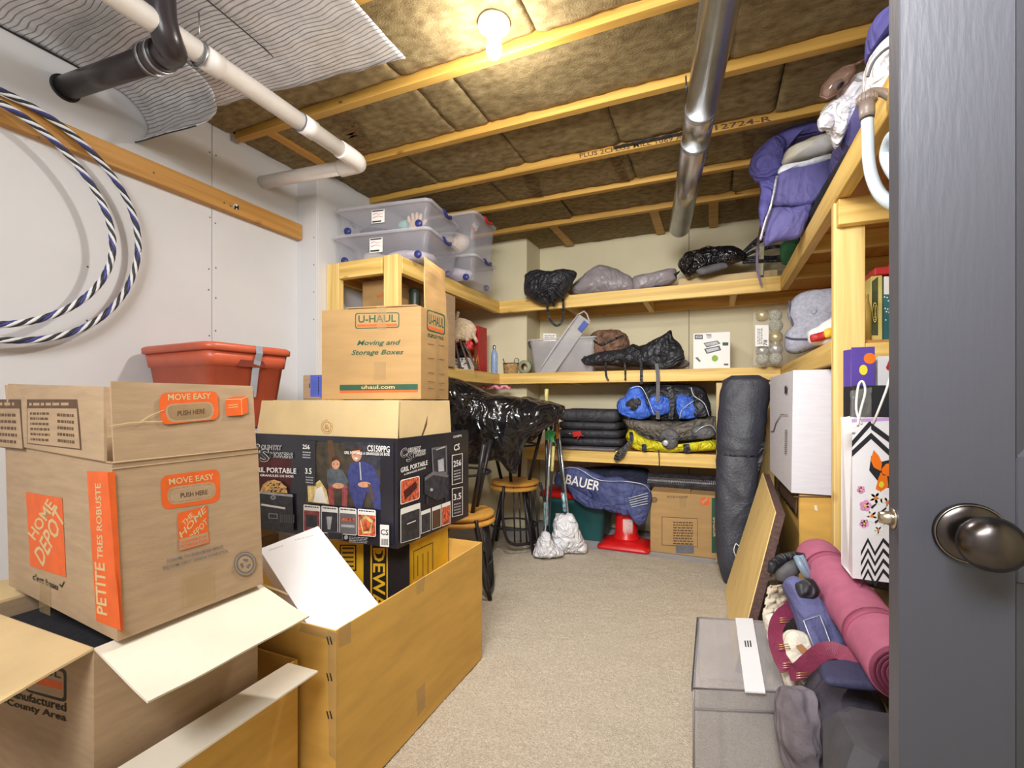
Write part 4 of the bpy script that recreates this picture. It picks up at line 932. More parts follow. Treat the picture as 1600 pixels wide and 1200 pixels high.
blob('dark_cloth', 'dark grey cloth at the left of the upper long tote', 'cloth', at_t(-.12, .0, 1.985), (.12, .13, .03), mat('dark_slate_cloth', (70, 70, 84), .85, .2, 20, .4), seed=6)
g = thing('work_glove', 'tan work glove standing with its fingers up in the upper long tote', 'glove', at_t(.15, -.1, 1.955))
c = at_t(.17, -.12, 1.985); mb = MB(); pillow(mb, [c + V(p) for p in ((-.04, 0, -.03), (.04, 0, -.03), (.042, 0, .02), (0, 0, .028), (-.042, 0, .02))], (0, -1, 0), .014, .014, .003, 20, 32, 6); part('palm', mb, TAN, g)
for k, (dx, a, l) in enumerate(((-.036, -.25, .045), (-.014, -.08, .058), (.008, .06, .056), (.029, .2, .046), (.045, .8, .04))):
    mb = MB(); b0 = c + V((dx, 0, .012 if k < 4 else -.01)); d_ = V((math.sin(a), 0, math.cos(a)))
    mb.tube([b0, b0 + d_ * l * .4, b0 + d_ * l * .85, b0 + d_ * l], [.0105, .010, .009, .003], 10); part('finger', mb, TAN, g)
blob('clutter', 'pale bundled decorations seen through the tall clear tote', 'decoration', (-1.62, 2.72, 2.04), (.16, .08, .08), mat('beige_clutter', (206, 180, 158), .8, .2, 14, .5, rgb2=(226, 222, 216)), seed=8)
blob('clutter', 'mauve wrapped ornaments inside the lower clear tote', 'decoration', (-1.63, 2.74, 1.835), (.18, .1, .045), PURG, seed=9)
pr = Print((V((-1.386, 0, 0)), V((1, .03, 0)).normalized())); pr.poly([(737, 352), (743, 343), (750, 349), (744, 362)], WHITE); pr.poly([(735, 361), (738, 352), (743, 358), (740, 364)], ORANGE)
o = pr.done(bpy.data.objects['clear_tote.001'], 'sticker'); 

# under the left top shelf
mb = MB(); a0 = PY(566, 470, 2.16); b0 = PY(606, 430, 2.16); mb.box(a0.x, b0.x + .02, 2.16, 2.5, ZM[1] + .001, b0.z - .02, .003)
t = thing('brown_carton', 'brown carton with faint red marks behind the moving box on the left shelf', 'box', (a0.x, 2.2, ZM[1] + .001)); part('carton', mb, KU, t)
pr = Print(yplane(2.16)); pr.lines((590, 468), (606, 462), (588, 460), 1, ORANGE); pr.done(t)
a0 = PY(634, 470, 2.3); b0 = PY(652, 470, 2.3)
mb = MB(); mb.lathe([(.03, 0), (.032, .002), (.032, .44), (.03, .445)], ((a0.x + b0.x) / 2, 2.33, ZM[1] + .002), (0, 0, 1), 24); single('dark_green_tube', mb, mat('dark_green_tin', (40, 48, 44), .4, .05), 'dark green cardboard tube standing behind the raised flap', 'tube')
mb = MB(); mb.box(b0.x + .02, b0.x + .08, 2.34, 2.6, ZM[1] + .001, 1.66, .003); single('narrow_carton', mb, KRAFT, 'narrow brown carton beside the dark green tube', 'box')

# left part of the middle shelf
zM = ZM[1]
GOLD = mat('gold_wire', (196, 160, 84), .35, .1, 30, metal=.7); FURB = mat('beige_plush', (214, 190, 156), .95, .1, 40, .8, 120, sheen=.4); REDB = mat('red_gift', (186, 36, 40), .5, .08, 20); DKB = mat('dark_brown_twig', (88, 74, 64), .8, .2, 40, .4)
a0 = PY(702, 520, 3.12); b0 = PY(748, 480, 3.12)
t = thing('red_gift_box', 'red gift box with a gold bow at the back of the left shelf', 'box', (a0.x, 3.15, zM)); mb = MB(); mb.box(a0.x, b0.x, 3.12, 3.26, zM + .002, 1.56, .004); part('carton', mb, REDB, t)
mb = MB()
for k in range(4): mb.tube(smooth_path([PY(728, 510, 3.11), PY(728 + 12 * math.cos(k * 1.5), 510 + 8 * math.sin(k * 1.5), 3.09), PY(728 + 5 * math.cos(k * 1.5 + 1), 510 + 9 * math.sin(k * 1.5 + 1), 3.1), PY(728, 510, 3.11)], 5), .003, 5)
part('bow', mb, GOLD, t)
t = thing('plush_reindeer', 'small beige plush reindeer lying among decorations by the red gift box', 'toy', PY(722, 530, 2.95))
softp('body', t, [(703, 505), (715, 496), (735, 502), (745, 515), (738, 530), (715, 533), (704, 525)], yplane(2.95), FURB, .05, .05, wr=.008, fr=20)
softp('head', t, [(704, 516), (714, 511), (721, 520), (719, 533), (708, 537), (703, 528)], yplane(2.90), FURB, .035, .035, wr=.006, fr=24)
for q in (((738, 520), (745, 534)), ((728, 527), (735, 541)), ((702, 500), (708, 488)), ((712, 500), (716, 488))):
    mb = MB(); mb.tube([PY(*q[0], 2.93), PY(*q[1], 2.9)], [.014, .011], 10); part('leg' if q[0][0] > 720 else 'antler', mb, FURB, t)
t = thing('patterned_tin', 'black and white patterned square tin on the left shelf', 'tin', PY(712, 578, 2.9)); a0 = PY(703, 578, 2.92); b0 = PY(731, 556, 2.92)
mb = MB(); mb.box(a0.x, b0.x, 2.92, 3.02, zM + .001, zM + .095, .004); part('body', mb, WHITE, t)
pr = Print(yplane(2.92)); rr_ = random.Random(3)
for i in range(26):
    x = rr_.uniform(705, 729); y = rr_.uniform(560, 577); pr.poly([(x, y), (x + 1.5, y - 1.5), (x + 3, y), (x + 2, y + 1), (x + 1.4, y - .4), (x + .8, y + .8)], BLACK, 3)
pr.done(t)
for q in (((711, 532), (720, 578)), ((724, 535), (745, 577)), ((718, 530), (734, 576))):
    mb = MB(); p0, p1 = PY(*q[0], 2.84), PY(*q[1], 2.84); p1.z = max(p1.z, zM + .006); mb.tube([p0, p0.lerp(p1, .5), p1], [.006, .008, .009], 8); single('twig', mb, DKB, {711: 'leftmost dark twig leaning on the patterned tin', 724: 'longest dark twig, crossing right of the patterned tin', 718: 'middle dark twig leaning by the patterned tin'}[q[0][0]], 'twig', 'twigs leaning among the decorations')
for i, (px, h_, lb) in enumerate(((734, .16, 'taller gold wire cone tree beside the blue bottle'), (743, .19, 'tallest gold wire cone tree with a red tip'))):
    p = PY(px, 578, 3.06 + .05 * i); t = thing('wire_cone_tree', lb, 'decoration', (p.x, p.y, zM), 'gold wire cone trees')
    mb = MB(); pts = [V((p.x + .038 * (1 - k / 120) * math.cos(k * .5), p.y + .038 * (1 - k / 120) * math.sin(k * .5), zM + .01 + h_ * k / 120)) for k in range(121)]; mb.tube(pts, .0016, 4); part('wire', mb, GOLD, t)
    mb = MB()
    for k in range(8): a = k * .785; mb.tube([(p.x + .038 * math.cos(a), p.y + .038 * math.sin(a), zM + .004), (p.x, p.y, zM + h_ + .02)], .002, 4)
    part('frame', mb, GOLD, t)
    mb = MB(); mb.lathe([(.001, 0), (.01, .004), (.007, .014), (.001, .022)], (p.x, p.y, zM + h_ + .018), (0, 0, 1), 8); part('tip', mb, REDB, t, 'red tip')
blob('red_flower', 'bright red artificial flower among the twigs', 'flower', PY(733, 539, 2.9), (.03, .02, .035), REDP, .012, 30)
blob('dark_cloth', 'dark blue cloth behind the twigs on the left shelf', 'cloth', PY(718, 550, 3.06), (.06, .03, .04), DARK, .012, 20)
# blue bottle
BB = mat('pale_blue_bottle', (158, 182, 222), .35, .08, 50)
p = PY(772.5, 578, 3.44); t = thing('blue_bottle', 'slim pale blue bottle with a silver top on the middle shelf', 'bottle', (p.x, p.y, zM + .002))
mb = MB(); mb.lathe([(.024, 0), (.027, .004), (.027, .15), (.024, .175), (.013, .20), (.012, .205)], (p.x, p.y, zM + .002), (0, 0, 1), 24); part('body', mb, BB, t)
mb = MB(); mb.lathe([(.012, .205), (.013, .207), (.012, .235), (.009, .238)], (p.x, p.y, zM + .002), (0, 0, 1), 16); part('cap', mb, GALV, t, 'silver cap')
# wicker basket
WIC = mat('wicker', (182, 150, 98), .8, .2, 60, .4); p = PY(798, 579, 3.42); t = thing('wicker_basket', 'small wicker basket with a dark rim and wire handles', 'basket', (p.x, p.y, zM))
mb = MB()
for k in range(9): mb.tube([V((p.x + (.052 + .001 * k) * math.cos(a * .2618), p.y + (.035 + .001 * k) * math.sin(a * .2618), zM + .006 + k * .0085 + .001 * (-1) ** a)) for a in range(24)], .0045, 6, True)
part('weave', mb, WIC, t)
mb = MB(); mb.lathe([(.001, 0), (.05, 0), (.05, .003), (.001, .003)], (p.x, p.y, zM + .001), (0, 0, 1), 20); part('bottom', mb, WIC, t)
mb = MB(); mb.tube([V((p.x + .062 * math.cos(a * .2618), p.y + .045 * math.sin(a * .2618), zM + .085)) for a in range(24)], .004, 6, True); part('rim', mb, DKB, t)
for sx in (-1, 1): mb = MB(); mb.tube(smooth_path([(p.x + sx * .04, p.y - .03, zM + .085), (p.x + sx * .05, p.y - .03, zM + .12), (p.x + sx * .065, p.y, zM + .12), (p.x + sx * .058, p.y + .02, zM + .085)], 6), .0025, 6); part('handle', mb, DKB, t)
# tape roll
p = PY(820, 571, 3.385); t = thing('tape_roll', 'roll of green tape on edge beside the wicker basket', 'tape', (p.x, p.y, zM))
mb = MB(); O_ = V((p.x, 3.37, zM + .053)); sg = 30; TG = mat('green_tape', (150, 158, 130), .5, .05)
mb.loft([[O_ + V((r * math.cos(a * 6.2832 / sg), y, r * math.sin(a * 6.2832 / sg))) for a in range(sg)] for r, y in ((.030, 0), (.051, 0), (.051, .048), (.030, .048), (.030, 0))], cap0=False, cap1=False); part('tape', mb, TG, t)
mb = MB(); mb.loft([[O_ + V((r * math.cos(a * 6.2832 / sg), y, r * math.sin(a * 6.2832 / sg))) for a in range(sg)] for r, y in ((.026, -.001), (.0298, -.001), (.0298, .049), (.026, .049), (.026, -.001))], cap0=False, cap1=False); part('core', mb, KRAFT, t)
# clear tote on the back shelf with a leaning lid
a0 = PY(833, 578, 3.42); b0 = PY(928, 578, 3.42); cx = (a0.x + b0.x) / 2; hx = (b0.x - a0.x) / 2
CLG = mat('frosted_plastic', (206, 204, 208), .3, .03, 10, alpha=.5)
t = thing('clear_bin', 'frosted clear bin with a white label on the middle back shelf', 'bin', (cx, 3.5, zM))
mb = MB(); tote_body(mb, Matrix.Translation((cx, 3.50, zM + .002)), hx + .02, .12, .255, .03, .03); part('tub', mb, CLG, t)
mb = MB(); mb.loft([rrect(hx + .02, .12, .03, 0, cx=cx, cy=3.5), rrect(hx + .032, .132, .035, 0, cx=cx, cy=3.5), rrect(hx + .032, .132, .035, .01, cx=cx, cy=3.5), rrect(hx + .02, .12, .03, .01, cx=cx, cy=3.5), rrect(hx + .02, .12, .03, 0, cx=cx, cy=3.5)], cap0=False, cap1=False); mb.v = [p + V((0, 0, zM + .25)) for p in mb.v]; part('rim', mb, CLRL, t)
mb = MB(); mb.strap(smooth_path([(cx - hx - .03, 3.45, zM + .25), (cx - hx - .05, 3.46, zM + .25), (cx - hx - .055, 3.5, zM + .22), (cx - hx - .05, 3.54, zM + .25), (cx - hx - .03, 3.55, zM + .25)], 4), .014, (0, 0, 1), .006); part('handle', mb, GREYP, t)
pr = Print(yplane(3.377)); pr.quad(849, 521, 869, 533, WHITE); pr.lines((851, 531), (867, 531), (851, 523), 3, GREYP); pr.done(t, 'label')
blob('paper_stack', 'pale papers inside the frosted bin', 'paper', (cx - .03, 3.5, zM + .12), (.10, .07, .09), mat('pale_paper', (226, 222, 226), .8, .06, 20, .3), .012, 18)
L0, L1 = PY(842, 577, 3.36), PY(905, 491, 3.36); L0.z = zM + .006
t = thing('leaning_cover', 'clear plastic cover leaning diagonally against the frosted bin', 'lid', L0)
dv = (L1 - L0); nv = V((dv.z, 0, -dv.x)).normalized()
mb = MB(); mb.obox(L0, dv, (0, -.006, 0), nv * .006); mb.obox(L0 + V((0, -.001, 0)), dv, (0, -.03, 0), nv * .004); mb.obox(L0 + nv * .004, dv, (0, -.004, 0), nv * .10); part('panel', mb, CLG, t)
mb = MB(); mb.tube(smooth_path([L0 + nv * .1 + V((0, -.008, 0)), L0 + V((0, -.01, 0)) + nv * .003, L1 + V((0, -.01, 0)), L1 + V((0, -.01, 0)) + nv * .1], 4), .006, 8); part('rim', mb, CLRL, t)
mb = MB(); q = PY(912, 507, 3.345); mb.obox(q + V((-.045, 0, -.03)), (.05, 0, .06), (0, -.006, 0), (.03, 0, -.028)); part('blue_latch', mb, mat('blue_latch', (64, 84, 168), .4), t, 'blue latch panel')
# camouflage pouch, black backpack, grey pad
CAM = mat('camo_cloth', (150, 112, 88), .85, 0, 24, .3, 60, rgb2=(66, 50, 38), detail=2, wrk=(14, .6))
BKN = mat('black_nylon', (40, 40, 46), .5, .25, 12, .25, 40, wrk=(11, .9)); BKG = mat('grey_nylon', (92, 90, 92), .6, .15, 12, .3, 40)
soft('grey_pad', 'flat grey cushion under the black backpack', 'cushion', [(905, 560), (1065, 560), (1066, 576), (905, 576)], yplane(3.5), mat('grey_pad', (150, 148, 154), .85, .06, 20, .2), .12, .1, zmin=zM + .001, wr=.006, fr=8)
t = thing('camo_pouch', 'camouflage pouch with pinched front on top of the black backpack', 'bag', PY(950, 555, 3.45))
softp('body', t, [(920, 528), (932, 517), (960, 515), (978, 522), (984, 540), (970, 556), (935, 560), (922, 548)], yplane(3.46), CAM, .08, .06, wr=.014, fr=14, seed=2)
mb = MB(); mb.strap(smooth_path([PY(924, 530, 3.40), PY(940, 538, 3.36), PY(958, 530, 3.36), PY(974, 524, 3.40)], 6), .012, (0, -1, 0), .004); part('strap', mb, BKN, t)
t = thing('black_backpack', 'black backpack lying flat with dangling straps on the middle back shelf', 'backpack', PY(1000, 570, 3.4))
softp('body', t, [(908, 562), (925, 553), (950, 548), (985, 545), (1010, 538), (1040, 545), (1062, 560), (1060, 572), (1020, 575), (960, 572), (915, 571)], yplane(3.42), BKN, .1, .12, zmin=zM + .02, wr=.018, fr=10, seed=4)
softp('top_pocket', t, [(1002, 545), (1015, 535), (1035, 524), (1048, 516), (1052, 528), (1066, 545), (1068, 562), (1050, 574), (1030, 584), (1018, 576), (1005, 562)], yplane(3.34), BKN, .05, .07, wr=.016, fr=14, seed=7)
softp('side_pocket', t, [(975, 546), (990, 538), (1003, 545), (1002, 556), (985, 562), (972, 556)], yplane(3.36), BKN, .04, .04, wr=.01, fr=18, seed=9)
for pts, w_ in ((((947, 566), (946, 576), (948, 590), (951, 594)), .014), (((976, 566), (977, 580), (977, 594)), .012), (((1001, 560), (1002, 580), (1002, 600)), .018), (((1026, 568), (1028, 590), (1028, 620), (1028, 655)), .024), (((914, 556), (912, 562), (918, 568)), .012)):
    mb = MB(); mb.strap(smooth_path([PY(x, y, 3.285 - (0.0 if y < 585 else .004)) for x, y in pts], 5), w_, (0, -1, 0), .003); part('strap', mb, BKG if w_ > .02 else BKN, t)
# white box with a printed grill
a0 = PY(1083, 575, 3.36); b0 = PY(1141, 518, 3.36); t = thing('white_grill_box', 'square white box with a printed contact grill on the middle back shelf', 'box', (a0.x, 3.4, zM))
mb = MB(); mb.box(a0.x, b0.x, 3.36, 3.56, zM + .001, b0.z, .002); part('carton', mb, WHITE, t)
pr = Print(yplane(3.36)); pr.quad(1085.5, 523, 1098, 530, BLACK); pr.quad(1087, 524.5, 1096.5, 528.5, SILV); pr.lines((1088.5, 528), (1095, 528), (1088.5, 525), 1, BLACK)
pr.poly([(1099, 536), (1121, 532), (1126, 537), (1104, 543)], GREYP); pr.poly([(1101, 537), (1120, 533.5), (1123, 537), (1105, 541)], SILV); pr.poly([(1100, 545), (1124, 540), (1127, 547), (1104, 553)], BG2); pr.poly([(1103, 546), (1122, 542), (1124, 546), (1105, 551)], SILV)
pr.quad(1129, 535, 1138, 540, GREENP); pr.ell(1117, 560, 5, 5, mat('lime_print', (130, 170, 60), .6)); pr.poly([(1086, 559), (1090, 558), (1095, 564), (1093, 566)], GREYP); pr.quad(1131, 568, 1138, 571, GREYP); pr.ell(1108, 526, 4, 3, SILV)
pr.lines((1103, 525), (1112, 525), (1103, 521), 1, GREYP); pr.done(t)
# ornament pack
t = thing('ornament_pack', 'clear plastic pack of gold and silver baubles labelled 78 on the middle shelf corner', 'box', PY(1204, 570, 3.2))
yo = 3.16; a0 = PY(1178, 570, yo); b0 = PY(1231, 484, yo)
mb = MB(); mb.box(a0.x, b0.x, yo, yo + .10, zM + .001 if False else zM + .003, b0.z, .002)
CLE = mat('clear_pack', (230, 228, 220), .12, 0, alpha=.1)
part('pack', mb, CLE, t)
pr = Print(yplane(yo)); pr.quad(1180, 508, 1201, 541, WHITE); pr.text('78', (1199, 540), (1199, 531), (1193, 540), BLACK); pr.lines((1183, 538), (1183, 512), (1192, 538), 3, GREYP); pr.done(t, 'label')
OG = [mat('bauble_gold', (214, 200, 150), .3, .1, 30, metal=.6), mat('bauble_silver', (206, 204, 200), .3, .1, 30, metal=.6), mat('bauble_glitter', (220, 212, 190), .5, .3, 200, .8, 300, metal=.4)]
nm = [['gold', 'silver', 'pale glitter'], ['smooth', 'ribbed', 'sparkling']]
lab = ['top left', 'top right', 'second right', 'third right', 'fourth right', 'fourth left', 'bottom left', 'bottom right']
for i, (px, py, r, k) in enumerate(((1191, 493, 8.5, 0), (1211, 493, 8.5, 2), (1212, 509, 9, 2), (1212, 527, 9, 0), (1212, 545, 9, 1), (1191, 548, 8, 1), (1191, 562, 8, 2), (1212, 562, 8.5, 2))):
    p = PY(px, py, yo + .05); rr = r * .0044; p.z = max(p.z, zM + rr + .006)
    mb = MB(); mb.lathe([(rr * math.sin(a * .2618) * (1 + (.03 * (-1) ** a if k == 1 else 0)), -rr * math.cos(a * .2618)) for a in range(13)], p, (0, .3, 1), 20)
    o = single('bauble', mb, OG[k], '%s bauble, %s in the clear ornament pack' % (nm[0][k], lab[i]), 'ornament', 'baubles in the clear pack')
# grey tufted cushion and white and red parcel on the right shelf
GCU = mat('grey_chair_pad', (172, 174, 190), .9, .08, 60, .4, 200); PIP = mat('dark_piping', (84, 84, 100), .8)
t = thing('grey_chair_cushion', 'grey tufted chair cushion with dark piping, upright on the right shelf', 'cushion', PY(1270, 550, 2.7))
ol = [(1233, 475), (1248, 460), (1275, 452), (1330, 452), (1330, 535), (1290, 540), (1245, 553), (1227, 548), (1226, 522), (1236, 510), (1230, 492)]
softp('pad', t, ol, yplane(2.8), GCU, .08, .05, wr=.006, fr=12, puff=.4, ridge=.2)
mb = MB(); mb.tube([PY(x, y, 2.77) for x, y in [(1233, 470), (1236, 490), (1240, 510), (1250, 552)]] , .006, 8); mb.tube(smooth_path([PY(1228, 527, 2.77), PY(1245, 530, 2.735), PY(1300, 528, 2.715)], 5), .005, 8); part('piping', mb, PIP, t)
mb = MB(); mb.lathe([(.014, 0), (.012, .005), (.001, .007)], PY(1272, 487, 2.722), (0, -1, 0), 14); part('tuft_button', mb, GCU, t)
t = thing('red_white_parcel', 'crumpled white parcel with red print beside the grey cushion', 'bag', PY(1290, 535, 2.35))
softp('bag', t, [(1262, 520), (1285, 505), (1320, 490), (1320, 540), (1285, 540), (1266, 536)], yplane(2.40), WB, .05, .05, wr=.012, fr=14, seed=3)
softp('red_patch', t, [(1266, 524), (1290, 516), (1302, 513), (1302, 524), (1285, 532), (1268, 534)], yplane(2.352), REDB, .012, .004, wr=.006, fr=14, seed=3)
softp('yellow_patch', t, [(1287, 516), (1300, 512), (1302, 524), (1290, 528)], yplane(2.336), YEL, .008, .004, wr=.003, fr=14)

# ---- top back shelf
zT = ZT[1]
t = thing('black_drawstring_bag', 'black gathered drawstring bag with a hanging strap loop, left on the top back shelf', 'bag', PY(855, 460, 3.3))
softp('bag', t, [(819, 447), (821, 430), (838, 422), (862, 424), (885, 421), (901, 427), (893, 447), (878, 465), (858, 474), (836, 470), (822, 460)], yplane(3.22), BKN, .09, .065, wr=.02, fr=9, seed=11)
for i in range(9):   # gathers
    a = math.pi * (.55 + i * .14); c0 = V(PY(862, 450, 3.12)); mb = MB()
    mb.tube(smooth_path([c0, c0 + V((math.cos(a) * .07, .015, math.sin(a) * .04)), c0 + V((math.cos(a) * .14, .07, math.sin(a) * .085))], 4), [.004] * 4 + [.008] * 4 + [.003], 6); part('gather', mb, BKN, t)
mb = MB(); mb.strap(smooth_path([PY(858, 455, 3.11), PY(855, 478, 3.2), PY(860, 500, 3.22), PY(870, 509, 3.22), PY(879, 500, 3.22), PY(880, 475, 3.22), PY(877, 450, 3.2)], 6), .016, (0, -1, 0), .003); mb.strap(smooth_path([PY(858, 452, 3.11), PY(863, 465, 3.14), PY(865, 479, 3.2)], 4), .02, (0, -1, 0), .003); part('strap', mb, BKN, t)
GRB = mat('grey_coated_cloth', (150, 142, 146), .4, .06, 8, .15, 30, wrk=(7, .6))
t = thing('grey_bag', 'long grey coated bag pinched in the middle on the top back shelf', 'bag', PY(960, 455, 3.4))
softp('bag', t, [(885, 456), (900, 441), (918, 425), (938, 414), (960, 419), (985, 432), (993, 442), (988, 456), (940, 462), (905, 463)], yplane(3.42), GRB, .09, .09, zmin=zT + .002, wr=.012, fr=6, seed=12)
softp('bag_end', t, [(986, 448), (990, 433), (1020, 427), (1054, 420), (1057, 438), (1040, 448), (1005, 456), (990, 458)], yplane(3.42), GRB, .08, .07, zmin=zT + .002, wr=.012, fr=7, seed=13)
mb = MB(); mb.tube([PY(1054, 430, 3.36), PY(1062, 424, 3.36)], [.012, .004], 8); part('tie', mb, BKN, t)
mb = MB(); a0 = PY(1060, 425, 3.44); mb.box(a0.x, .375, 3.42, 3.70, zT + .001, zT + .07, .003); single('flat_carton', mb, KRAFT3, 'long flat pale carton under the black bag on the top back shelf', 'box')
GLB = mat('black_film', (20, 20, 24), .22, .3, 10, .5, 26, spec=.8, wrk=(14, 1))
t = thing('black_plastic_bag', 'shiny black plastic bag on the flat carton, top back shelf', 'bag', PY(1110, 425, 3.4))
softp('bag', t, [(1060, 412), (1070, 397), (1095, 389), (1125, 385), (1150, 386), (1164, 396), (1158, 408), (1130, 416), (1100, 424), (1078, 434), (1068, 430)], yplane(3.36), GLB, .09, .06, wr=.02, fr=11, seed=14)
softp('roll', t, [(1088, 420), (1130, 410), (1137, 418), (1100, 430), (1090, 428)], yplane(3.30), BKG, .02, .02, wr=.004)
t = thing('cable_bundle', 'bundle of black cords and straps behind the purple pad, top back shelf', 'cord', PY(1190, 405, 3.4))
for i, pts in enumerate((((1155, 400), (1175, 385), (1205, 368), (1225, 360)), ((1158, 404), (1180, 392), (1215, 385), (1240, 388)), ((1156, 406), (1180, 402), (1210, 402), (1238, 396)), ((1160, 410), (1185, 408), (1215, 407), (1240, 404)), ((1158, 398), (1176, 380), (1198, 362), (1215, 350)))):
    mb = MB(); mb.tube(smooth_path([PY(x, y, 3.36 + .03 * (i % 3)) for x, y in pts], 6), .011, 8); part('cord', mb, BKN, t)
mb = MB(); mb.strap(smooth_path([PY(1200, 345, 2.55), PY(1190, 352, 2.9), PY(1184, 385, 3.2), PY(1183, 415, 3.24), PY(1187, 435, 3.24), PY(1190, 446, 3.24)], 6), .014, (0, -1, 0), .004); single('hanging_cord', mb, mat('mauve_cord', (128, 116, 140), .7), 'mauve grey cord hanging down over the top back shelf', 'cord')
mb = MB(); q = [PY(1187, 384, 3.37), PY(1194, 386, 3.37), PY(1192, 430, 3.37), PY(1184, 430, 3.37)]; mb.slab(q, (0, .01, 0)); single('beige_tag', mb, mat('beige_tag', (190, 184, 156), .8), 'beige strip of webbing beside the hanging cord', 'strap')
soft('green_cloth', 'dark green cloth tucked behind the front board of the right top shelf', 'cloth', [(1220, 382), (1238, 374), (1250, 372), (1248, 412), (1222, 412)], yplane(3.12), mat('green_cloth', (50, 100, 62), .9, .15, 20, .4), .03, .03)

# ---- pile on the right top shelf
PUR = mat('purple_cloth', (92, 88, 158), .75, .07, 14, .25, 60, wrk=(9, .8)); PUR2 = mat('purple_pad', (96, 92, 150), .7, .06, 10, .2, 80, wrk=(7, .5)); mb = MB(); pillow(mb, [(.425, 1.75, 1.83), (.93, 1.75, 1.83), (.93, 2.9, 1.83), (.425, 2.9, 1.83)], (0, 0, 1), .07, .06, .01, 7, zmin=1.7685, puff=.35); single('dark_duffel', mb, DARK, 'dark duffel bag lying under the white plastic bag, mostly hidden', 'bag'); QLT = mat('cream_quilt', (222, 216, 196), .85, .04, 30, .5, 50); PAT = mat('pale_print_cloth', (232, 232, 240), .8, 0, 9, .2, 30, rgb2=(214, 208, 176))
t = thing('purple_seat_pad', 'folded purple seat pad hanging over the edge of the right top shelf', 'cushion', PY(1240, 330, 2.45))
softp('upper_panel', t, [(1208, 322), (1212, 290), (1217, 272), (1235, 262), (1270, 256), (1303, 247), (1300, 275), (1285, 300), (1270, 320), (1240, 323)], yplane(2.45), PUR2, .04, .05, puff=.28, wr=.005, fr=9, ridge=.2)
softp('lower_panel', t, [(1192, 378), (1198, 350), (1207, 326), (1240, 325), (1269, 320), (1262, 345), (1248, 371), (1215, 378), (1198, 385)], yplane(2.46), PUR2, .04, .05, puff=.28, wr=.005, fr=9, seed=2, ridge=.2)
mb = MB(); mb.tube(smooth_path([PY(1214, 275, 2.38), PY(1205, 320, 2.38), PY(1196, 345, 2.40), PY(1188, 375, 2.40)], 6), .006, 6); part('silver_piping', mb, mat('silver_trim', (206, 204, 216), .3, .2, 90, metal=.6), t, 'silver trim cord')
t = thing('purple_puffy_jacket', 'rumpled purple padded jacket on the right top shelf', 'jacket', PY(1220, 260, 2.6))
softp('sleeve', t, [(1170, 268), (1176, 246), (1192, 228), (1212, 214), (1228, 222), (1226, 250), (1222, 275), (1205, 286), (1183, 284)], yplane(2.58), PUR, .08, .06, wr=.014, fr=7, seed=3)
softp('body', t, [(1212, 215), (1228, 198), (1255, 185), (1288, 178), (1312, 190), (1305, 212), (1270, 215), (1240, 225), (1224, 240)], yplane(2.60), PUR, .07, .07, wr=.014, fr=7, seed=5)
softp('tail', t, [(1187, 282), (1212, 280), (1214, 292), (1205, 318), (1195, 345), (1190, 360), (1186, 330), (1188, 300)], yplane(2.56), PUR, .03, .04, wr=.01, fr=9, seed=6)
soft('pale_pillow', 'pale patterned pillow between the purple jacket and the purple pad', 'pillow', [(1221, 255), (1228, 238), (1250, 226), (1285, 214), (1308, 210), (1312, 232), (1290, 242), (1255, 250), (1230, 258)], yplane(2.48), PAT, .07, .06, wr=.012, fr=9, seed=8)
soft('silver_sheet', 'thin silvery folded sheet under the pale pillow', 'cloth', [(1216, 272), (1220, 260), (1260, 252), (1300, 240), (1302, 248), (1262, 260), (1232, 266)], yplane(2.43), mat('silver_sheet', (226, 228, 236), .35, .05, 30, .4), .02, .02, wr=.006, fr=22)
t = thing('cream_quilt', 'folded cream quilted blanket behind the purple jacket', 'blanket', PY(1260, 180, 2.72))
softp('quilt', t, [(1203, 168), (1235, 157), (1285, 143), (1335, 130), (1340, 165), (1300, 185), (1250, 195), (1216, 206)], yplane(2.72), QLT, .03, .04, puff=.3, wr=.006, fr=16, seed=4)
mb = MB(); mb.tube(smooth_path([PY(1216, 206, 2.70), PY(1203, 168, 2.70), PY(1285, 143, 2.70), PY(1335, 131, 2.70)], 6), .006, 6); part('binding', mb, QLT, t)
mb = MB(); pillow(mb, [(.45, 1.86, 1.97), (.92, 1.86, 1.97), (.94, 2.42, 1.97), (.47, 2.42, 1.97)], (0, 0, 1), .12, .13, .01, 7, zmin=1.84, puff=.4); single('rolled_sleeping_bag', mb, PUR2, 'purple sleeping bag bunched under the white plastic bag', 'sleeping bag'); WPB = mat('white_film_bag', (246, 244, 250), .35, .02, 10, .3, 30, wrk=(13, .9))
t = thing('white_plastic_bag', 'crumpled white plastic bag on top of the purple jacket', 'bag', PY(1310, 190, 2.0))
softp('bag', t, [(1277, 190), (1288, 172), (1302, 164), (1312, 142), (1330, 124), (1352, 120), (1360, 150), (1350, 178), (1328, 200), (1310, 228), (1298, 215), (1292, 202)], yplane(2.02), WPB, .08, .07, wr=.022, fr=12, seed=9)
softp('tied_end', t, [(1277, 192), (1287, 180), (1300, 184), (1298, 200), (1285, 203)], yplane(1.97), WPB, .025, .025, wr=.014, fr=20)
t = thing('diving_mask', 'clear rose tinted diving mask lying on the white plastic bag', 'mask', PY(1308, 130, 1.95)); RGL = mat('rose_glass', (206, 168, 150), .08, .05, alpha=.28, spec=.9)
softp('lens', t, [(1282, 150), (1285, 135), (1300, 118), (1318, 105), (1334, 101), (1336, 112), (1325, 130), (1308, 146), (1292, 155)], yplane(1.93), RGL, .03, .03, wr=.002, puff=.5)
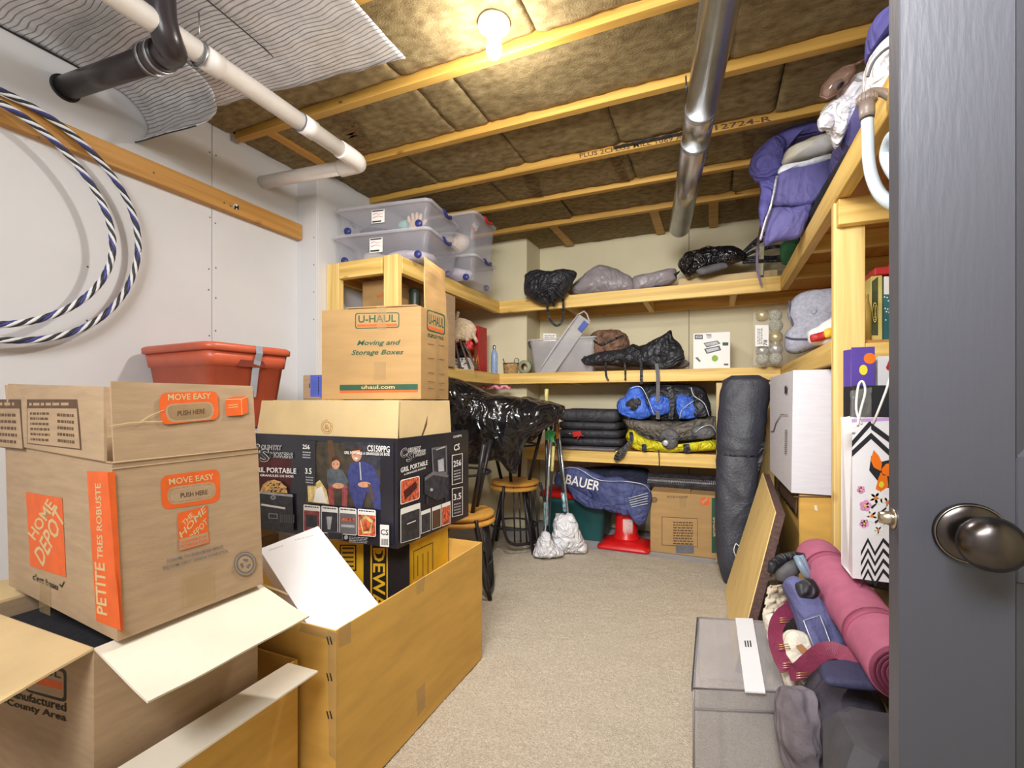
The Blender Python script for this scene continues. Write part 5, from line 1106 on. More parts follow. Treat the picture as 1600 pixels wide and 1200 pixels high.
mb = MB(); mb.tube([PY(x, y, 1.92) for x, y in [(1282, 150), (1285, 135), (1300, 118), (1318, 105), (1334, 101), (1336, 112), (1325, 130), (1308, 146), (1292, 155)]], .004, 8, True); mb.tube([PY(1334, 102, 1.92), PY(1358, 90, 1.92)], .005, 8); part('frame', mb, mat('brown_frame', (110, 74, 62), .3), t)
softp('nose_piece', t, [(1296, 142), (1302, 130), (1314, 124), (1320, 130), (1308, 142)], yplane(1.92), BKN, .015, .01, wr=.004)
t = thing('white_purple_bundle', 'white and purple rolled sleeping mat at the near end of the right top shelf', 'mat', PY(1380, 110, 1.5))
softp('white_side', t, [(1352, 150), (1350, 118), (1358, 92), (1372, 76), (1400, 56), (1440, 50), (1440, 130), (1395, 150), (1368, 166)], yplane(1.52), WPB, .09, .08, wr=.006, fr=6)
softp('purple_side', t, [(1356, 60), (1362, 40), (1400, 20), (1440, 20), (1440, 50), (1395, 60), (1370, 76), (1356, 88)], yplane(1.55), PUR, .09, .09, wr=.006)
mb = MB(); mb.tube(smooth_path([PY(1356, 120, 1.42), PY(1364, 98, 1.42), PY(1380, 80, 1.42), PY(1398, 70, 1.42)], 6), .0035, 6); part('seam', mb, GREYP, t)

# ---- hose over the right top shelf
HO = mat('pale_blue_hose', (196, 210, 220), .4, .02, 10); HC = mat('taupe_plastic', (140, 126, 118), .4, .04)
t = thing('pale_hose', 'pale blue hose with taupe screw connector, hanging off the right top shelf', 'hose', PX(1358, 200, .33))
xh = .335
mb = MB(); mb.tube(smooth_path([PX(x, y, xh) for x, y in [(1355, 188), (1356, 215), (1357, 245), (1362, 275), (1373, 300), (1390, 316), (1412, 322), (1440, 318)]], 8), .0125, 18); part('hose', mb, HO, t)
mb = MB(); mb.tube(smooth_path([PX(x, y, xh) for x, y in [(1440, 318), (1425, 250), (1410, 212), (1394, 214), (1385, 240), (1392, 262), (1410, 285)]], 8), .0125, 18); part('hose_loop', mb, HO, t)
p0 = PX(1354, 150, xh); p1 = PX(1355, 185, xh)
mb = MB(); mb.tube([p0, p0.lerp(p1, .33), p0.lerp(p1, .34), p0.lerp(p1, .8), p1], [.020, .020, .016, .016, .0145], 20); part('connector', mb, HC, t, 'taupe screw connector')
mb = MB()
for k in range(16): a = k * .3927; mb.tube([p0 + V((math.cos(a) * .020, math.sin(a) * .020, 0)), p0.lerp(p1, .3) + V((math.cos(a) * .020, math.sin(a) * .020, 0))], .0018, 4)
part('grip_ribs', mb, HC, t); bpy.data.objects['grip_ribs']['kind'] = 'stuff'
mb = MB(); mb.tube(smooth_path([p0 + V((0, 0, -.002)), p0 + V((.012, .01, .012)), p0 + V((.035, .015, .008)), p0 + V((.05, .015, -.006))], 5), .010, 12); part('hook_end', mb, HC, t)
# ---- lower back shelf and the floor under it
zL = ZL[1]
BKC = mat('black_case_cloth', (46, 46, 52), .6, .15, 12, .3, 60, wrk=(6, .35))
t = thing('black_soft_case', 'black padded soft case with a red tag on the lower back shelf', 'case', PY(915, 700, 3.4))
a0 = PY(866, 690, 3.36); b0 = PY(971, 690, 3.36)
for i, (z0, z1) in enumerate(((.675, .73), (.732, .79), (.792, .85), (.852, .94))):
    mb = MB(); M = MB(); x0, x1 = a0.x + .01 * i, b0.x - .006 * i
    mb.loft([[V((p.x, p.y, z)) for p in rrect((x1 - x0) / 2 - o_, .17 - o_, .04, 0, cx=(x0 + x1) / 2, cy=3.53)] for o_, z in ((.02, z0), (.004, z0 + .008), (0, (z0 + z1) / 2), (.004, z1 - .008), (.02, z1))])
    for k, p in enumerate(mb.v): mb.v[k] = p + V((noise.noise(p * 8), noise.noise(p * 8 + V((3, 0, 0))), noise.noise(p * 9))) * .008
    part('padded_tier', mb, BKC, t)
mb = MB(); mb.slab([PY(894, 675, 3.335), PY(907, 673, 3.335), PY(909, 681, 3.335), PY(896, 683, 3.335)], (0, .008, 0)); mb.strap([PY(906, 680, 3.335), PY(912, 681, 3.335)], .006, (0, -1, 0)); mb.strap([PY(905, 681, 3.335), PY(902, 686, 3.335)], .006, (0, -1, 0)); part('tag', mb, REDP, t, 'red plastic tag'); 
mb = MB(); mb.tube([PY(880, 676, 3.34), PY(896, 678, 3.335)], .002, 5); part('tag_pin', mb, GALV, t)
mb = MB(); a1 = PY(868, 700, 3.27); b1 = PY(961, 700, 3.27); mb.box(a1.x, b1.x, 3.27, 3.7, zL + .001, zL + .016, .003); single('grey_board', mb, mat('grey_foam_board', (112, 108, 112), .7, .1, 20), 'thin grey foam board under the black soft case', 'board')
# lower stack: yellow bag, grey brown pack, blue backpack
BLUE = mat('blue_nylon', (62, 104, 206), .5, .12, 10, .2, 40, wrk=(11, .8)); OLV = mat('grey_olive_nylon', (108, 102, 92), .6, .12, 12, .3, 40, wrk=(10, 1)); YLW = mat('yellow_nylon', (222, 212, 40), .5, .06, 12, .2, 40, wrk=(13, 1)); SIL = mat('silver_buckle', (190, 196, 206), .35, .1, 20, metal=.4)
t = thing('yellow_bag', 'bright yellow bag squashed under the grey backpack, lower back shelf', 'bag', PY(1050, 705, 3.35))
softp('body', t, [(978, 682), (985, 670), (1000, 676), (1020, 690), (1060, 693), (1100, 690), (1115, 686), (1125, 692), (1122, 702), (1080, 706), (1030, 706), (995, 703), (984, 694)], yplane(3.36), YLW, .09, .1, zmin=zL + .002, wr=.014, fr=14, seed=21)
mb = MB(); mb.strap([PY(1006, 694, 3.262), PY(1007, 705, 3.262)], .03, (0, -1, 0)); mb.strap([PY(1072, 694, 3.262), PY(1074, 707, 3.262)], .04, (0, -1, 0)); part('strap', mb, BKN, t)
t = thing('grey_backpack', 'grey brown backpack lying between the yellow bag and the blue backpack', 'backpack', PY(1050, 690, 3.3))
softp('body', t, [(974, 656), (990, 654), (1030, 658), (1070, 658), (1100, 650), (1120, 652), (1125, 668), (1120, 684), (1095, 686), (1060, 690), (1040, 696), (1020, 690), (1005, 680), (982, 668)], yplane(3.38), OLV, .12, .1, wr=.018, fr=11, seed=22)
softp('hip_pad', t, [(1080, 672), (1092, 664), (1112, 668), (1118, 680), (1100, 686), (1084, 684)], yplane(3.27), BKG, .03, .03, wr=.008, fr=16, seed=23)
softp('front_pocket', t, [(1032, 676), (1046, 668), (1060, 680), (1058, 696), (1044, 702), (1034, 694)], yplane(3.25), BKG, .025, .03, wr=.01, fr=16, seed=24)
mb = MB(); mb.strap(smooth_path([PY(990, 668, 3.26), PY(1010, 682, 3.24), PY(1040, 686, 3.23), PY(1080, 684, 3.24), PY(1118, 676, 3.28)], 6), .018, (0, -1, 0), .004); part('strap', mb, BKN, t)
mb = MB(); mb.strap(smooth_path([PY(978, 700, 3.27), PY(972, 712, 3.25), PY(962, 718, 3.25), PY(966, 708, 3.25), PY(985, 690, 3.27), PY(986, 675, 3.28)], 6), .024, (0, -1, 0), .003); part('loose_strap', mb, BKN, t)
mb = MB(); mb.lathe([(.012, 0), (.02, .002), (.02, .006), (.012, .008)], PY(1040, 692, 3.22), (0, -1, 0), 14); mb.tube(smooth_path([PY(1086, 676, 3.235), PY(1098, 667, 3.235), PY(1112, 665, 3.25), PY(1121, 680, 3.27)], 5), .0035, 6); part('buckle', mb, SIL, t, 'silver grey buckle and cord')
mb = MB(); mb.tube([PY(1029, 703, 3.235), PY(1030, 716, 3.285), PY(1030, 729, 3.285)], .003, 6); part('drawcord', mb, BKN, t)
t = thing('blue_backpack', 'blue and black backpack on top of the grey backpack, lower back shelf', 'backpack', PY(1040, 655, 3.3))
softp('body', t, [(976, 622), (985, 607), (1000, 601), (1040, 600), (1075, 600), (1098, 606), (1108, 625), (1112, 645), (1105, 655), (1050, 660), (990, 656), (972, 642)], yplane(3.42), BKN, .1, .1, wr=.014, fr=9, seed=25)
softp('left_pocket', t, [(963, 634), (968, 624), (976, 620), (984, 606), (996, 602), (1004, 610), (1010, 630), (1018, 648), (1000, 656), (978, 650), (967, 645)], yplane(3.30), BLUE, .04, .05, wr=.01, fr=11, seed=26)
softp('left_mesh', t, [(977, 632), (984, 624), (998, 622), (1002, 630), (994, 642), (984, 640)], yplane(3.262), BKN, .008, .01, wr=.004, fr=16)
softp('lower_pocket', t, [(1014, 622), (1035, 618), (1052, 626), (1050, 642), (1030, 650), (1016, 646)], yplane(3.31), BLUE, .03, .04, wr=.01, fr=11, seed=27)
softp('right_pocket', t, [(1056, 626), (1060, 617), (1072, 618), (1084, 624), (1094, 634), (1100, 648), (1080, 654), (1062, 654), (1056, 640)], yplane(3.30), BLUE, .04, .05, wr=.01, fr=11, seed=28)
softp('right_panel', t, [(1084, 626), (1094, 622), (1104, 640), (1104, 650), (1092, 652), (1084, 648)], yplane(3.27), BKN, .012, .012, wr=.004, fr=11)
for q in (((985, 607), (1000, 604), (1010, 618), (1022, 648)), ((1080, 605), (1084, 618), (1100, 630), (1108, 650)), ((1062, 654), (1066, 640), (1084, 626))): mb = MB(); mb.tube(smooth_path([PY(x, y, 3.255) for x, y in q], 5), .003, 6); part('pale_piping', mb, SIL, t)
mb = MB(); mb.strap(smooth_path([PY(1045, 604, 3.29), PY(1050, 625, 3.26), PY(1048, 655, 3.26)], 5), .03, (0, -1, 0), .004); part('strap', mb, BKN, t)
# green tote with red lid
GTOT = mat('green_plastic', (38, 92, 92), .4, .05, 12)
a0 = PY(884, 820, 3.36); cx = PY(904, 820, 3.36).x
t = thing('green_tote', 'dark green plastic tote with a bright red lid under the lower back shelf', 'tote', (cx - .03, 3.5, 0))
MX = Matrix.Translation((cx - .04, 3.52, -.010)); mb = MB(); tote_body(mb, MX, .24, .17, .31, .03, .03, rim=.004); part('tub', mb, GTOT, t)
REDL = mat('bright_red_plastic', (214, 26, 28), .35, .04, 12)
mb = MB(); mb.M = MX; mb.loft([rrect(.245, .175, .04, .296), rrect(.262, .192, .045, .298), rrect(.262, .192, .045, .328), rrect(.235, .165, .045, .345), rrect(.2, .13, .04, .346)]); part('lid', mb, REDL, t, 'bright red lid')
pr = Print(yplane(3.36)); pr.quad(868, 802, 885, 815, WHITE); pr.lines((870, 813), (883, 813), (870, 804), 3, GREYP); pr.done(t, 'label')
# navy sports bag draped over it
NVB = mat('navy_bag_cloth', (72, 80, 128), .65, .1, 10, .25, 60, wrk=(8, .8))
t = thing('navy_sports_bag', 'long navy sports bag with white lettering slumped over the green tote', 'bag', PY(940, 800, 3.3))
softp('upper_end', t, [(866, 752), (872, 735), (888, 729), (910, 731), (935, 742), (960, 752), (968, 775), (955, 795), (935, 784), (908, 772), (885, 759), (870, 758)], yplane(3.30), NVB, .05, .09, wr=.014, fr=8, seed=31)
softp('lower_end', t, [(935, 748), (962, 745), (990, 752), (1014, 758), (1018, 780), (1014, 800), (1005, 820), (998, 822), (985, 808), (955, 800), (930, 790), (925, 770)], yplane(3.27), NVB, .05, .09, wr=.014, fr=8, seed=32)
softp('flap', t, [(885, 755), (905, 768), (930, 782), (945, 788), (940, 796), (915, 792), (896, 778)], yplane(3.235), NVB, .01, .02, wr=.006, fr=10, seed=33)
pn = yplane(3.238); pr = Print(pn)
pr.text('BAUER', (883, 756), (936, 768), (886, 741), WHITE)
pr.done(t, 'printed_lettering')
pr = Print(yplane(3.212))
for i in range(5): pr.poly([(982 + i, 778 + i * 3.4), (1012, 770 + i * 4), (1012, 771.3 + i * 4), (982 + i, 779.5 + i * 3.4)], SIL)
for o_ in (pr.done(t, 'printed_stripes'),): o_['kind'] = 'stuff'
mb = MB(); mb.tube(smooth_path([PY(872, 740, 3.27), PY(885, 731, 3.24), PY(905, 733, 3.23), PY(930, 748, 3.22), PY(952, 752, 3.22), PY(975, 752, 3.21), PY(1005, 757, 3.21), PY(1016, 768, 3.24)], 6), .003, 6); part('pale_piping', mb, SIL, t)
mb = MB(); mb.strap(smooth_path([PY(968, 760, 3.21), PY(972, 785, 3.20), PY(976, 804, 3.21)], 5), .035, (0, -1, 0), .003); part('strap', mb, NVB, t)
soft('dark_navy_bag', 'dark navy bag pressed under the lower back shelf behind the sports bag', 'bag', [(900, 732), (960, 728), (1012, 732), (1014, 760), (960, 758), (910, 745)], yplane(3.56), mat('dark_navy', (38, 42, 66), .8, .15, 12, .3, 40, wrk=(8, .6)), .08, .08, wr=.012)
# red cone base
p = PZ(975, 846, 0.0); p = V((-.60, 3.36, 0)); p.x = PY(978, 840, 3.36).x
t = thing('red_cone', 'bright red plastic cone with a broad flat base and a white sticker', 'cone', (p.x, 3.36, 0))
mb = MB(); mb.loft([rrect(.175, .15, .03, -.010, cx=p.x, cy=3.36), rrect(.175, .15, .03, .006, cx=p.x, cy=3.36), rrect(.10, .09, .05, .040, cx=p.x, cy=3.36)]); part('base', mb, REDL, t)
mb = MB(); mb.lathe([(.095, .038), (.092, .05), (.078, .07), (.074, .22), (.05, .40), (.02, .42)], (p.x, 3.38, 0), (0, 0, 1), 28); part('cone', mb, REDL, t)
mb = MB(); sp_ = []
mb.sheet(lambda u, v_: V((p.x + .0765 * math.cos(-1.25 - .6 * (u - .5) * 1.6), 3.38 + .0765 * math.sin(-1.25 - .6 * (u - .5) * 1.6), .075 + .11 * v_)), 8, 2, .0008); part('sticker', mb, mat('pink_white_sticker', (238, 190, 186), .6, .1, 90), t, 'pale sticker')
# medium printed carton + black bubble wrap roll
a0 = PY(1016, 864, 3.29); b0 = PY(1126, 866, 3.29); zt = PY(1020, 768, 3.29).z
t = thing('medium_carton', 'medium cardboard carton with a green printed corner reading MOYENNE', 'box', ((a0.x + b0.x) / 2, 3.4, 0))
mb = MB(); mb.box(a0.x, b0.x, 3.29, 3.70, -.010, zt, .003); part('carton', mb, KU, t)
flap(t, (a0.x + .01, 3.292, zt + .001), (.24, 0, 0), (0, .16, .016), KU, None, 0, wav=.002); flap(t, (a0.x + .255, 3.292, zt + .001), (.235, 0, 0), (0, .16, .010), KU, None, 0, wav=.002)
pr = Print(yplane(3.29)); pr.poly([(1112, 778), (1122, 778), (1122, 864), (1112, 864)], GREENP); pr.text('MOYENNE', (1120, 838), (1120, 808), (1114, 838), KRAFT3)
pr.quad(1095, 777, 1108, 789, ORANGE); pr.poly([(1097, 787), (1104, 778), (1106, 779), (1099, 788)], KRAFT); pr.text('THE HOME', (1097, 786), (1106, 780), (1096, 784), KRAFT3)
for r_, m_ in ((4.4, BLACK), (3.2, KU), (2.2, BLACK), (1.2, KU)): pr.ell(1022.5, 781, r_, r_, m_)
pr.quad(1034, 807, 1090, 807.8, BROWNP, 3); pr.poly([(1034, 807), (1034.8, 807), (1034.8, 851), (1034, 851)], BROWNP); pr.poly([(1089.4, 810), (1090, 810), (1090, 854), (1089.4, 854)], BROWNP); pr.quad(1034, 851, 1090, 851.8, BROWNP, 3)
pr.lines((1052, 851), (1083, 852), (1052, 814), 9, BROWNP, 5); pr.lines((1042, 778), (1076, 779), (1042, 774), 2, BROWNP, 7); pr.quad(1056, 851, 1084, 864, GREYP, 1)
pr.done(t)
tapes(t, yplane(3.29), [[(1062, 778), (1072, 778), (1072, 794), (1062, 794)]], TAPE)
mb = MB(); x1 = PY(1140, 850, 3.33); mb.box(b0.x + .012, x1.x + .05, 3.34, 3.68, -.010, PY(1130, 793, 3.34).z, .003); single('narrow_brown_carton', mb, KRAFT3, 'plain brown carton between the medium carton and the tall black bag', 'box')
BW = mat('black_bubble_wrap', (56, 52, 56), .3, .2, 30)
q0 = PY(1013, 751, 3.46); q1 = PY(1135, 752, 3.46); R_ = .058
t = thing('bubble_wrap_roll', 'roll of black bubble wrap lying on the medium carton', 'roll', (q0.x, 3.46, q0.z - R_))
mb = MB(); n1_, n2_ = 90, 48
def fn(u, v_):
    a = v_ * 6.2832; b_ = max(0, math.sin(u * 90 * math.pi + (int(v_ * 24) % 2) * 1.57)) * max(0, math.sin(v_ * 24 * math.pi) ** 2)
    r = R_ + .005 * b_ + .004 * noise.noise(V((u * 5, math.cos(a), math.sin(a))))
    return V((q0.x + u * (q1.x - q0.x), 3.46 + r * math.cos(a), q0.z + r * math.sin(a)))
mb.sheet(fn, 180, 96); part('wrap', mb, BW, t)
mb = MB(); mb.loft([[V((q0.x + dx_, 3.46 + r * math.cos(a * .2), q0.z + r * math.sin(a * .2))) for a in range(32)] for dx_, r in ((0, .056), (-.002, .04), (.004, .038), (0, .025), (.02, .02))], cap0=False); part('roll_end', mb, BW, t)

# ---- stools stacked in pairs, black garbage bag over their legs
STW_ = wood('stool_seat', (214, 158, 70), 0, .1); BMT = mat('black_metal', (34, 32, 36), .4, .1, 20)
def stool(label, loc, rz, flip=False, back=True, hseat=.40, R=.165):
    t = thing('bar_stool', label, 'stool', (0, 0, 0), 'bar stools stacked under the black bag')
    mb = MB(); mb.lathe([(.001, 0), (R * .8, 0), (R * .97, .006), (R, .016), (R * .96, .028), (R * .7, .032), (.001, .030)], (0, 0, hseat), (0, 0, 1), 40); part('seat', mb, STW_, t)
    for k in range(4):
        a = .785 + k * 1.571; mb = MB(); mb.tube([(math.cos(a) * .10, math.sin(a) * .10, hseat + .001), (math.cos(a) * .20, math.sin(a) * .20, .0)], .0115, 10); part('leg', mb, BMT, t)
    mb = MB(); mb.tube([V((math.cos(a * .2618) * .155, math.sin(a * .2618) * .155, .16)) for a in range(24)], .007, 8, True); part('foot_ring', mb, BMT, t)
    if back:
        hb = .40
        hoop = smooth_path([(-.14, .10, hseat + .02), (-.165, .13, hseat + .2), (-.13, .15, hseat + hb * .93), (0, .165, hseat + hb), (.13, .15, hseat + hb * .93), (.165, .13, hseat + .2), (.14, .10, hseat + .02)], 8)
        mb = MB(); mb.tube(hoop, .010, 10); part('back_hoop', mb, BMT, t)
        for k in range(5):
            x = -.09 + k * .045; mb = MB(); mb.tube([(x * .9, .125, hseat + .025), (x, .158, hseat + hb * (.985 - abs(x) * .35))], .0055, 8); part('spindle', mb, BMT, t)
    t.location = loc; t.rotation_euler = (math.pi if flip else 0, 0, rz); return t
cB = (PY(803, 760, 2.98).x, 2.98); cA = (PY(722, 800, 2.2).x, 2.2)
stool('upright bar stool with a round wooden seat nearest the poles, bottom of its pair', (cB[0], cB[1], .001), .3, back=False)
stool('upside down bar stool on the pair nearest the poles, its hooped back hanging down', (cB[0] + .005, cB[1] + .01, .434 + .432), .9, True)
stool('upright bar stool with a round wooden seat beside the grill box, bottom of its pair', (cA[0], cA[1], .001), .5, back=False, hseat=.36, R=.178)
stool('upside down bar stool beside the grill box, its hooped back hanging down', (cA[0] - .005, cA[1], .394 + .392), 1.9, True, hseat=.36, R=.178)
GBG = mat('garbage_bag_film', (18, 18, 22), .2, .3, 10, .4, 24, spec=.7, wrk=(7, .9))
mb = MB(); ol = [(690, 592), (715, 592), (742, 602), (775, 618), (810, 622), (845, 628), (875, 634), (880, 645), (866, 660), (842, 672), (825, 682), (815, 700), (812, 722), (806, 738), (795, 735), (780, 718), (752, 722), (728, 722), (712, 718), (695, 690), (680, 640)]
pl = (V((-1.05, 2.62, .9)), V((.35, -1, 0)).normalized())
pillow(mb, [PP(x, y, pl) for x, y in ol], pl[1], .17, .15, .035, 4, 150, 34, puff=.45, seed=41, an=(1, 1, .55), ctr=PP(765, 660, pl))
gb = single('garbage_bag', mb, GBG, 'large crinkled black garbage bag draped over the upturned stool legs', 'bag')
mb = MB(); pl2 = (V((-1.05, 2.95, .9)), V((.2, -1, 0)).normalized())
pillow(mb, [PP(x, y, pl2) for x, y in [(800, 626), (830, 622), (860, 628), (882, 636), (878, 650), (850, 672), (830, 690), (812, 690), (805, 650)]], pl2[1], .14, .1, .024, 8, 100, 20, seed=43)
single('garbage_bag', mb, GBG, 'smaller end of black garbage bag reaching towards the poles', 'bag')
GLP = mat('pink_glitter', (206, 70, 110), .4, .3, 90, .6, 200, rgb2=(240, 190, 200))
mb = MB(); pts = [PY(745 + i * 2.5, 605 + 2 * math.sin(i), 3.25) for i in range(22)]; mb.tube(pts, [.012 + .004 * math.sin(i * 2.1) for i in range(22)], 8); single('pink_garland', mb, GLP, 'pink glitter garland lying behind the black garbage bag', 'garland')

# ---- poles with white bags
PLM = mat('pole_dark', (60, 64, 70), .3, .2, 20, metal=.5); PLS = mat('pole_silver', (190, 196, 200), .25, .15, 40, metal=.8); GRT = mat('green_tag', (84, 196, 120), .5, .1, 30); HOL = mat('foil_wrap', (150, 190, 206), .25, .3, 60, .5, 120, metal=.5); YG = mat('pale_yellow_grip', (222, 206, 130), .6, .1, 30); ORT = mat('orange_grip', (226, 130, 40), .5, .1)
def pole(label, top, bot, tt, tb_, m, cap=None, extras=()):
    p0, p1 = PT(*top, tt), PT(*bot, tb_); t = thing('thin_pole', label, 'pole', p1, 'thin poles with bagged ends')
    mb = MB(); mb.tube([p0, p0.lerp(p1, .5), p1], [.0095, .008, .0065], 10); part('shaft', mb, m, t)
    for (k0, k1, r, m2, nme) in extras: mb = MB(); mb.tube([p0.lerp(p1, k0), p0.lerp(p1, k1)], r, 10); part(nme, mb, m2, t)
    return t, p0, p1
pole('dark thin pole with a pale yellow grip, tallest by the garbage bag', (854, 608), (853, 845), 3.12, 3.03, PLM, None, ((-.0, .1, .013, YG, 'grip'), (.75, .9, .016, HOL, 'foil_wrap')))
t1, p0, p1 = pole('silver thin pole with a green tag, second from the left', (862, 655), (851, 845), 3.05, 3.02, PLS, None, ((.0, .08, .012, BKN, 'grip'),))
mb = MB(); c_ = p0.lerp(p1, .13); mb.slab([c_ + V(q) for q in ((-.035, -.02, .02), (-.005, -.02, .035), (.04, -.02, .02), (.025, -.02, -.01), (.03, -.02, -.05), (-.005, -.02, -.02), (-.03, -.02, -.035))], (0, .012, 0)); part('tag', mb, GRT, t1, 'bright green tag')
pole('dark thin pole third from the left, crossing beside the green tag', (868, 648), (856, 845), 3.07, 3.04, PLM, None, ((.0, .07, .012, BKN, 'grip'), (.25, .45, .010, YG, 'yellow_band')))
pole('dark thin pole with an orange grip leaning right into the larger white bag', (866, 640), (888, 850), 3.15, 3.1, PLM, None, ((.0, .08, .011, GRT, 'green_band'), (.1, .22, .0125, ORT, 'grip'), (.62, .76, .014, HOL, 'foil_wrap')))
pole('silver thin pole leaning right, rightmost of the poles', (870, 650), (893, 850), 3.17, 3.11, PLS)
WPG = mat('white_bag_film', (232, 232, 238), .45, .03, 12, .3, 40, wrk=(12, 1))
def fbag(label, px, t_, sd): 
    mb = MB(); pl = (PT(px[0][0], px[0][1], t_), -Fw); pillow(mb, [PP(x, y, pl) for x, y in px], -Fw, .075, .07, .016, 12, 90, 18, zmin=.002, seed=sd); return single('white_bag', mb, WPG, label, 'bag', 'white bags tied over the pole ends')
fbag('smaller white plastic bag tied around the left pole ends', [(847, 832), (858, 832), (862, 845), (880, 860), (880, 868), (850, 870), (834, 866), (838, 850)], 3.02, 3)
fbag('larger white plastic bag tied around the right pole ends', [(866, 812), (875, 803), (893, 803), (901, 815), (908, 835), (917, 852), (914, 864), (890, 863), (868, 862), (861, 840)], 3.12, 4)

# ---- right side: tall black bag, cartons, board
TBG = mat('black_oxford_cloth', (54, 56, 66), .5, .08, 12, .3, 90, wrk=(3.2, .35))
t = thing('tall_black_bag', 'tall narrow black fabric carry bag standing upright by the right shelving', 'bag', (.10, 2.86, 0))
ax = [(0, .10, 2.87, .052, .045), (.1, .098, 2.875, .075, .06), (.3, .10, 2.9, .09, .065), (.5, .115, 2.92, .10, .07), (.66, .13, 2.95, .112, .075), (.70, .134, 2.955, .107, .072), (.74, .137, 2.96, .117, .078), (.9, .15, 2.98, .122, .08), (1.06, .16, 3.0, .125, .08), (1.12, .162, 3.0, .11, .07), (1.145, .162, 3.0, .07, .045)]
S_ = []
for i in range(len(ax) - 1):
    for k in range(6): S_.append([ax[i][j] + (ax[i + 1][j] - ax[i][j]) * k / 6 for j in range(5)])
S_.append(list(ax[-1])); rings = []
for z, x, y, rx, ry in S_:
    r = []
    for k in range(40):
        a = k * 2 * math.pi / 40; c_, s__ = math.cos(a), math.sin(a); q = 2.6; f_ = (abs(c_) ** q + abs(s__) ** q) ** (-1 / q)
        p = V((x + rx * f_ * c_, y + ry * f_ * s__, z + .002)); nn = noise.noise(V((p.x * 9, p.y * 9, p.z * 5)) + V((4, 4, 4))); n2 = 1 - abs(noise.noise(V((p.x * 14 + p.z * 6, p.y * 10, p.z * 9)))) * 2
        r.append(p + V((c_, s__, 0)) * (.010 * nn + .006 * n2))
    rings.append(r)
mb = MB(); mb.loft(rings); part('bag', mb, TBG, t)
mb = MB(); mb.tube([(.134 + .112 * math.cos(a * .2618), 2.955 + .078 * math.sin(a * .2618), .70) for a in range(24)], .006, 6, True); part('seam_band', mb, BKN, t)
mb = MB(); mb.strap(smooth_path([(.245, 2.91, .78), (.238, 2.90, .72), (.21, 2.9, .6), (.2, 2.9, .5)], 6), .025, (0, -1, 0), .003); part('carry_strap', mb, BKN, t)
mb = MB(); mb.tube(smooth_path([(.13, 2.79, .22), (.11, 2.785, .24), (.10, 2.785, .20), (.12, 2.785, .16), (.14, 2.79, .18)], 5), .0025, 6); part('drawstring', mb, WHITE, t, 'white drawstring')
a0 = PY(1120, 598, 3.18); mb = MB(); mb.box(.02, .22, 3.185, 3.235, PY(1130, 722, 3.18).z, 1.12, .004); 
t = thing('flat_tan_carton', 'flat tan carton standing behind the tall black bag', 'box', (.1, 3.2, 0)); mb = MB(); mb.box(.015, .20, 3.19, 3.24, .0, 1.115, .004); part('carton', mb, KRAFT3, t)
# white carton on brown carton
WCB = mat('white_corrugated', (212, 210, 218), .6, .02, 12, .08, 60, 0, (1, 1, 8))
t = thing('white_corrugated_carton', 'tall plain white carton with a hand slot, on a brown carton beside the wooden post', 'box', (.45, 2.4, .65))
wx0, wx1, wy0, wy1, wz0, wz1 = .285, .62, 2.07, 2.70, .652, 1.118
mb = MB()
mb.hexa([(.272, wy0, wz0), (wx1, wy0, wz0), (wx1, wy1, wz0 - 0), (.262, wy1, wz0), (.278, wy0, wz1), (wx1, wy0, wz1), (wx1, wy1, wz1), (.262, wy1, wz1)]); part('carton', mb, WCB, t)
wpl = (V((.272, wy0, wz0)), V((-1, -.025, .0)).normalized())
pr = Print((V((.2715, wy0, wz0)), V((-(wy1 - wy0), -(.01), .0)).normalized()))
pr.poly([(1226, 604), (1229, 602), (1229, 614), (1226, 616)], BLACK); 
pr.poly([(1204, 674), (1208, 673), (1212, 660), (1220, 647), (1231, 648), (1231, 649), (1220, 648.5), (1213, 661), (1209, 675), (1204, 675.5)], GREYP)
for i in range(13): pr.poly([(1226.5, 672 + i * 3), (1229.5, 671.5 + i * 3), (1229.5, 673 + i * 3), (1226.5, 673.6 + i * 3)], GREYP)
o_ = pr.done(t, 'printed_marks'); o_['kind'] = 'stuff'
t = thing('brown_shelf_carton', 'worn brown carton on the floor under the white carton', 'box', (.45, 2.4, 0))
mb = MB(); mb.box(.30, .66, 2.085, 2.68, .001, .648, .004); part('carton', mb, KRAFT2, t)
pr = Print(yplane(2.085)); pr.poly([(1272, 790), (1276, 789), (1278, 798), (1273, 797)], KRAFTW); pr.poly([(1240, 775), (1303, 776), (1303, 778), (1240, 777)], BROWNP); o_ = pr.done(t, 'torn_marks'); o_['kind'] = 'stuff'
mb = MB(); mb.sheet(lambda u, v_: V((.296 - .006 * v_ + .006 * noise.noise(V((u * 9, v_ * 5, 2))), 2.1 + u * .56, .652 - v_ * .09 - .02 * abs(noise.noise(V((u * 11, 0, 1)))))), 30, 5, .003); part('torn_flap', mb, BROWNP, t)
# leaning board
LBW = wood('pale_veneer', (240, 208, 134), 2, .07); DVE = mat('dark_veneer', (92, 68, 62), .6, .15, 60, .3, 90)
TRp = V((.203, 1.93, .602)); BRp = V((.069, 1.93, .003)); TLp = V((.236, 2.80, .625)); BLp = V((.055, 2.74, .003)); off = V((.032, 0, -.006))
t = thing('leaning_board', 'pale wooden board with dark edges leaning against the brown carton', 'board', BRp)
mb = MB(); mb.hexa([BRp, BLp, BLp + off * .1, BRp + off * .1, TRp, TLp, TLp + off * .1, TRp + off * .1]); part('face', mb, LBW, t)
mb = MB(); mb.hexa([BRp + off * .11, BLp + off * .11, BLp + off, BRp + off, TRp + off * .11, TLp + off * .11, TLp + off, TRp + off]); part('core', mb, DVE, t)
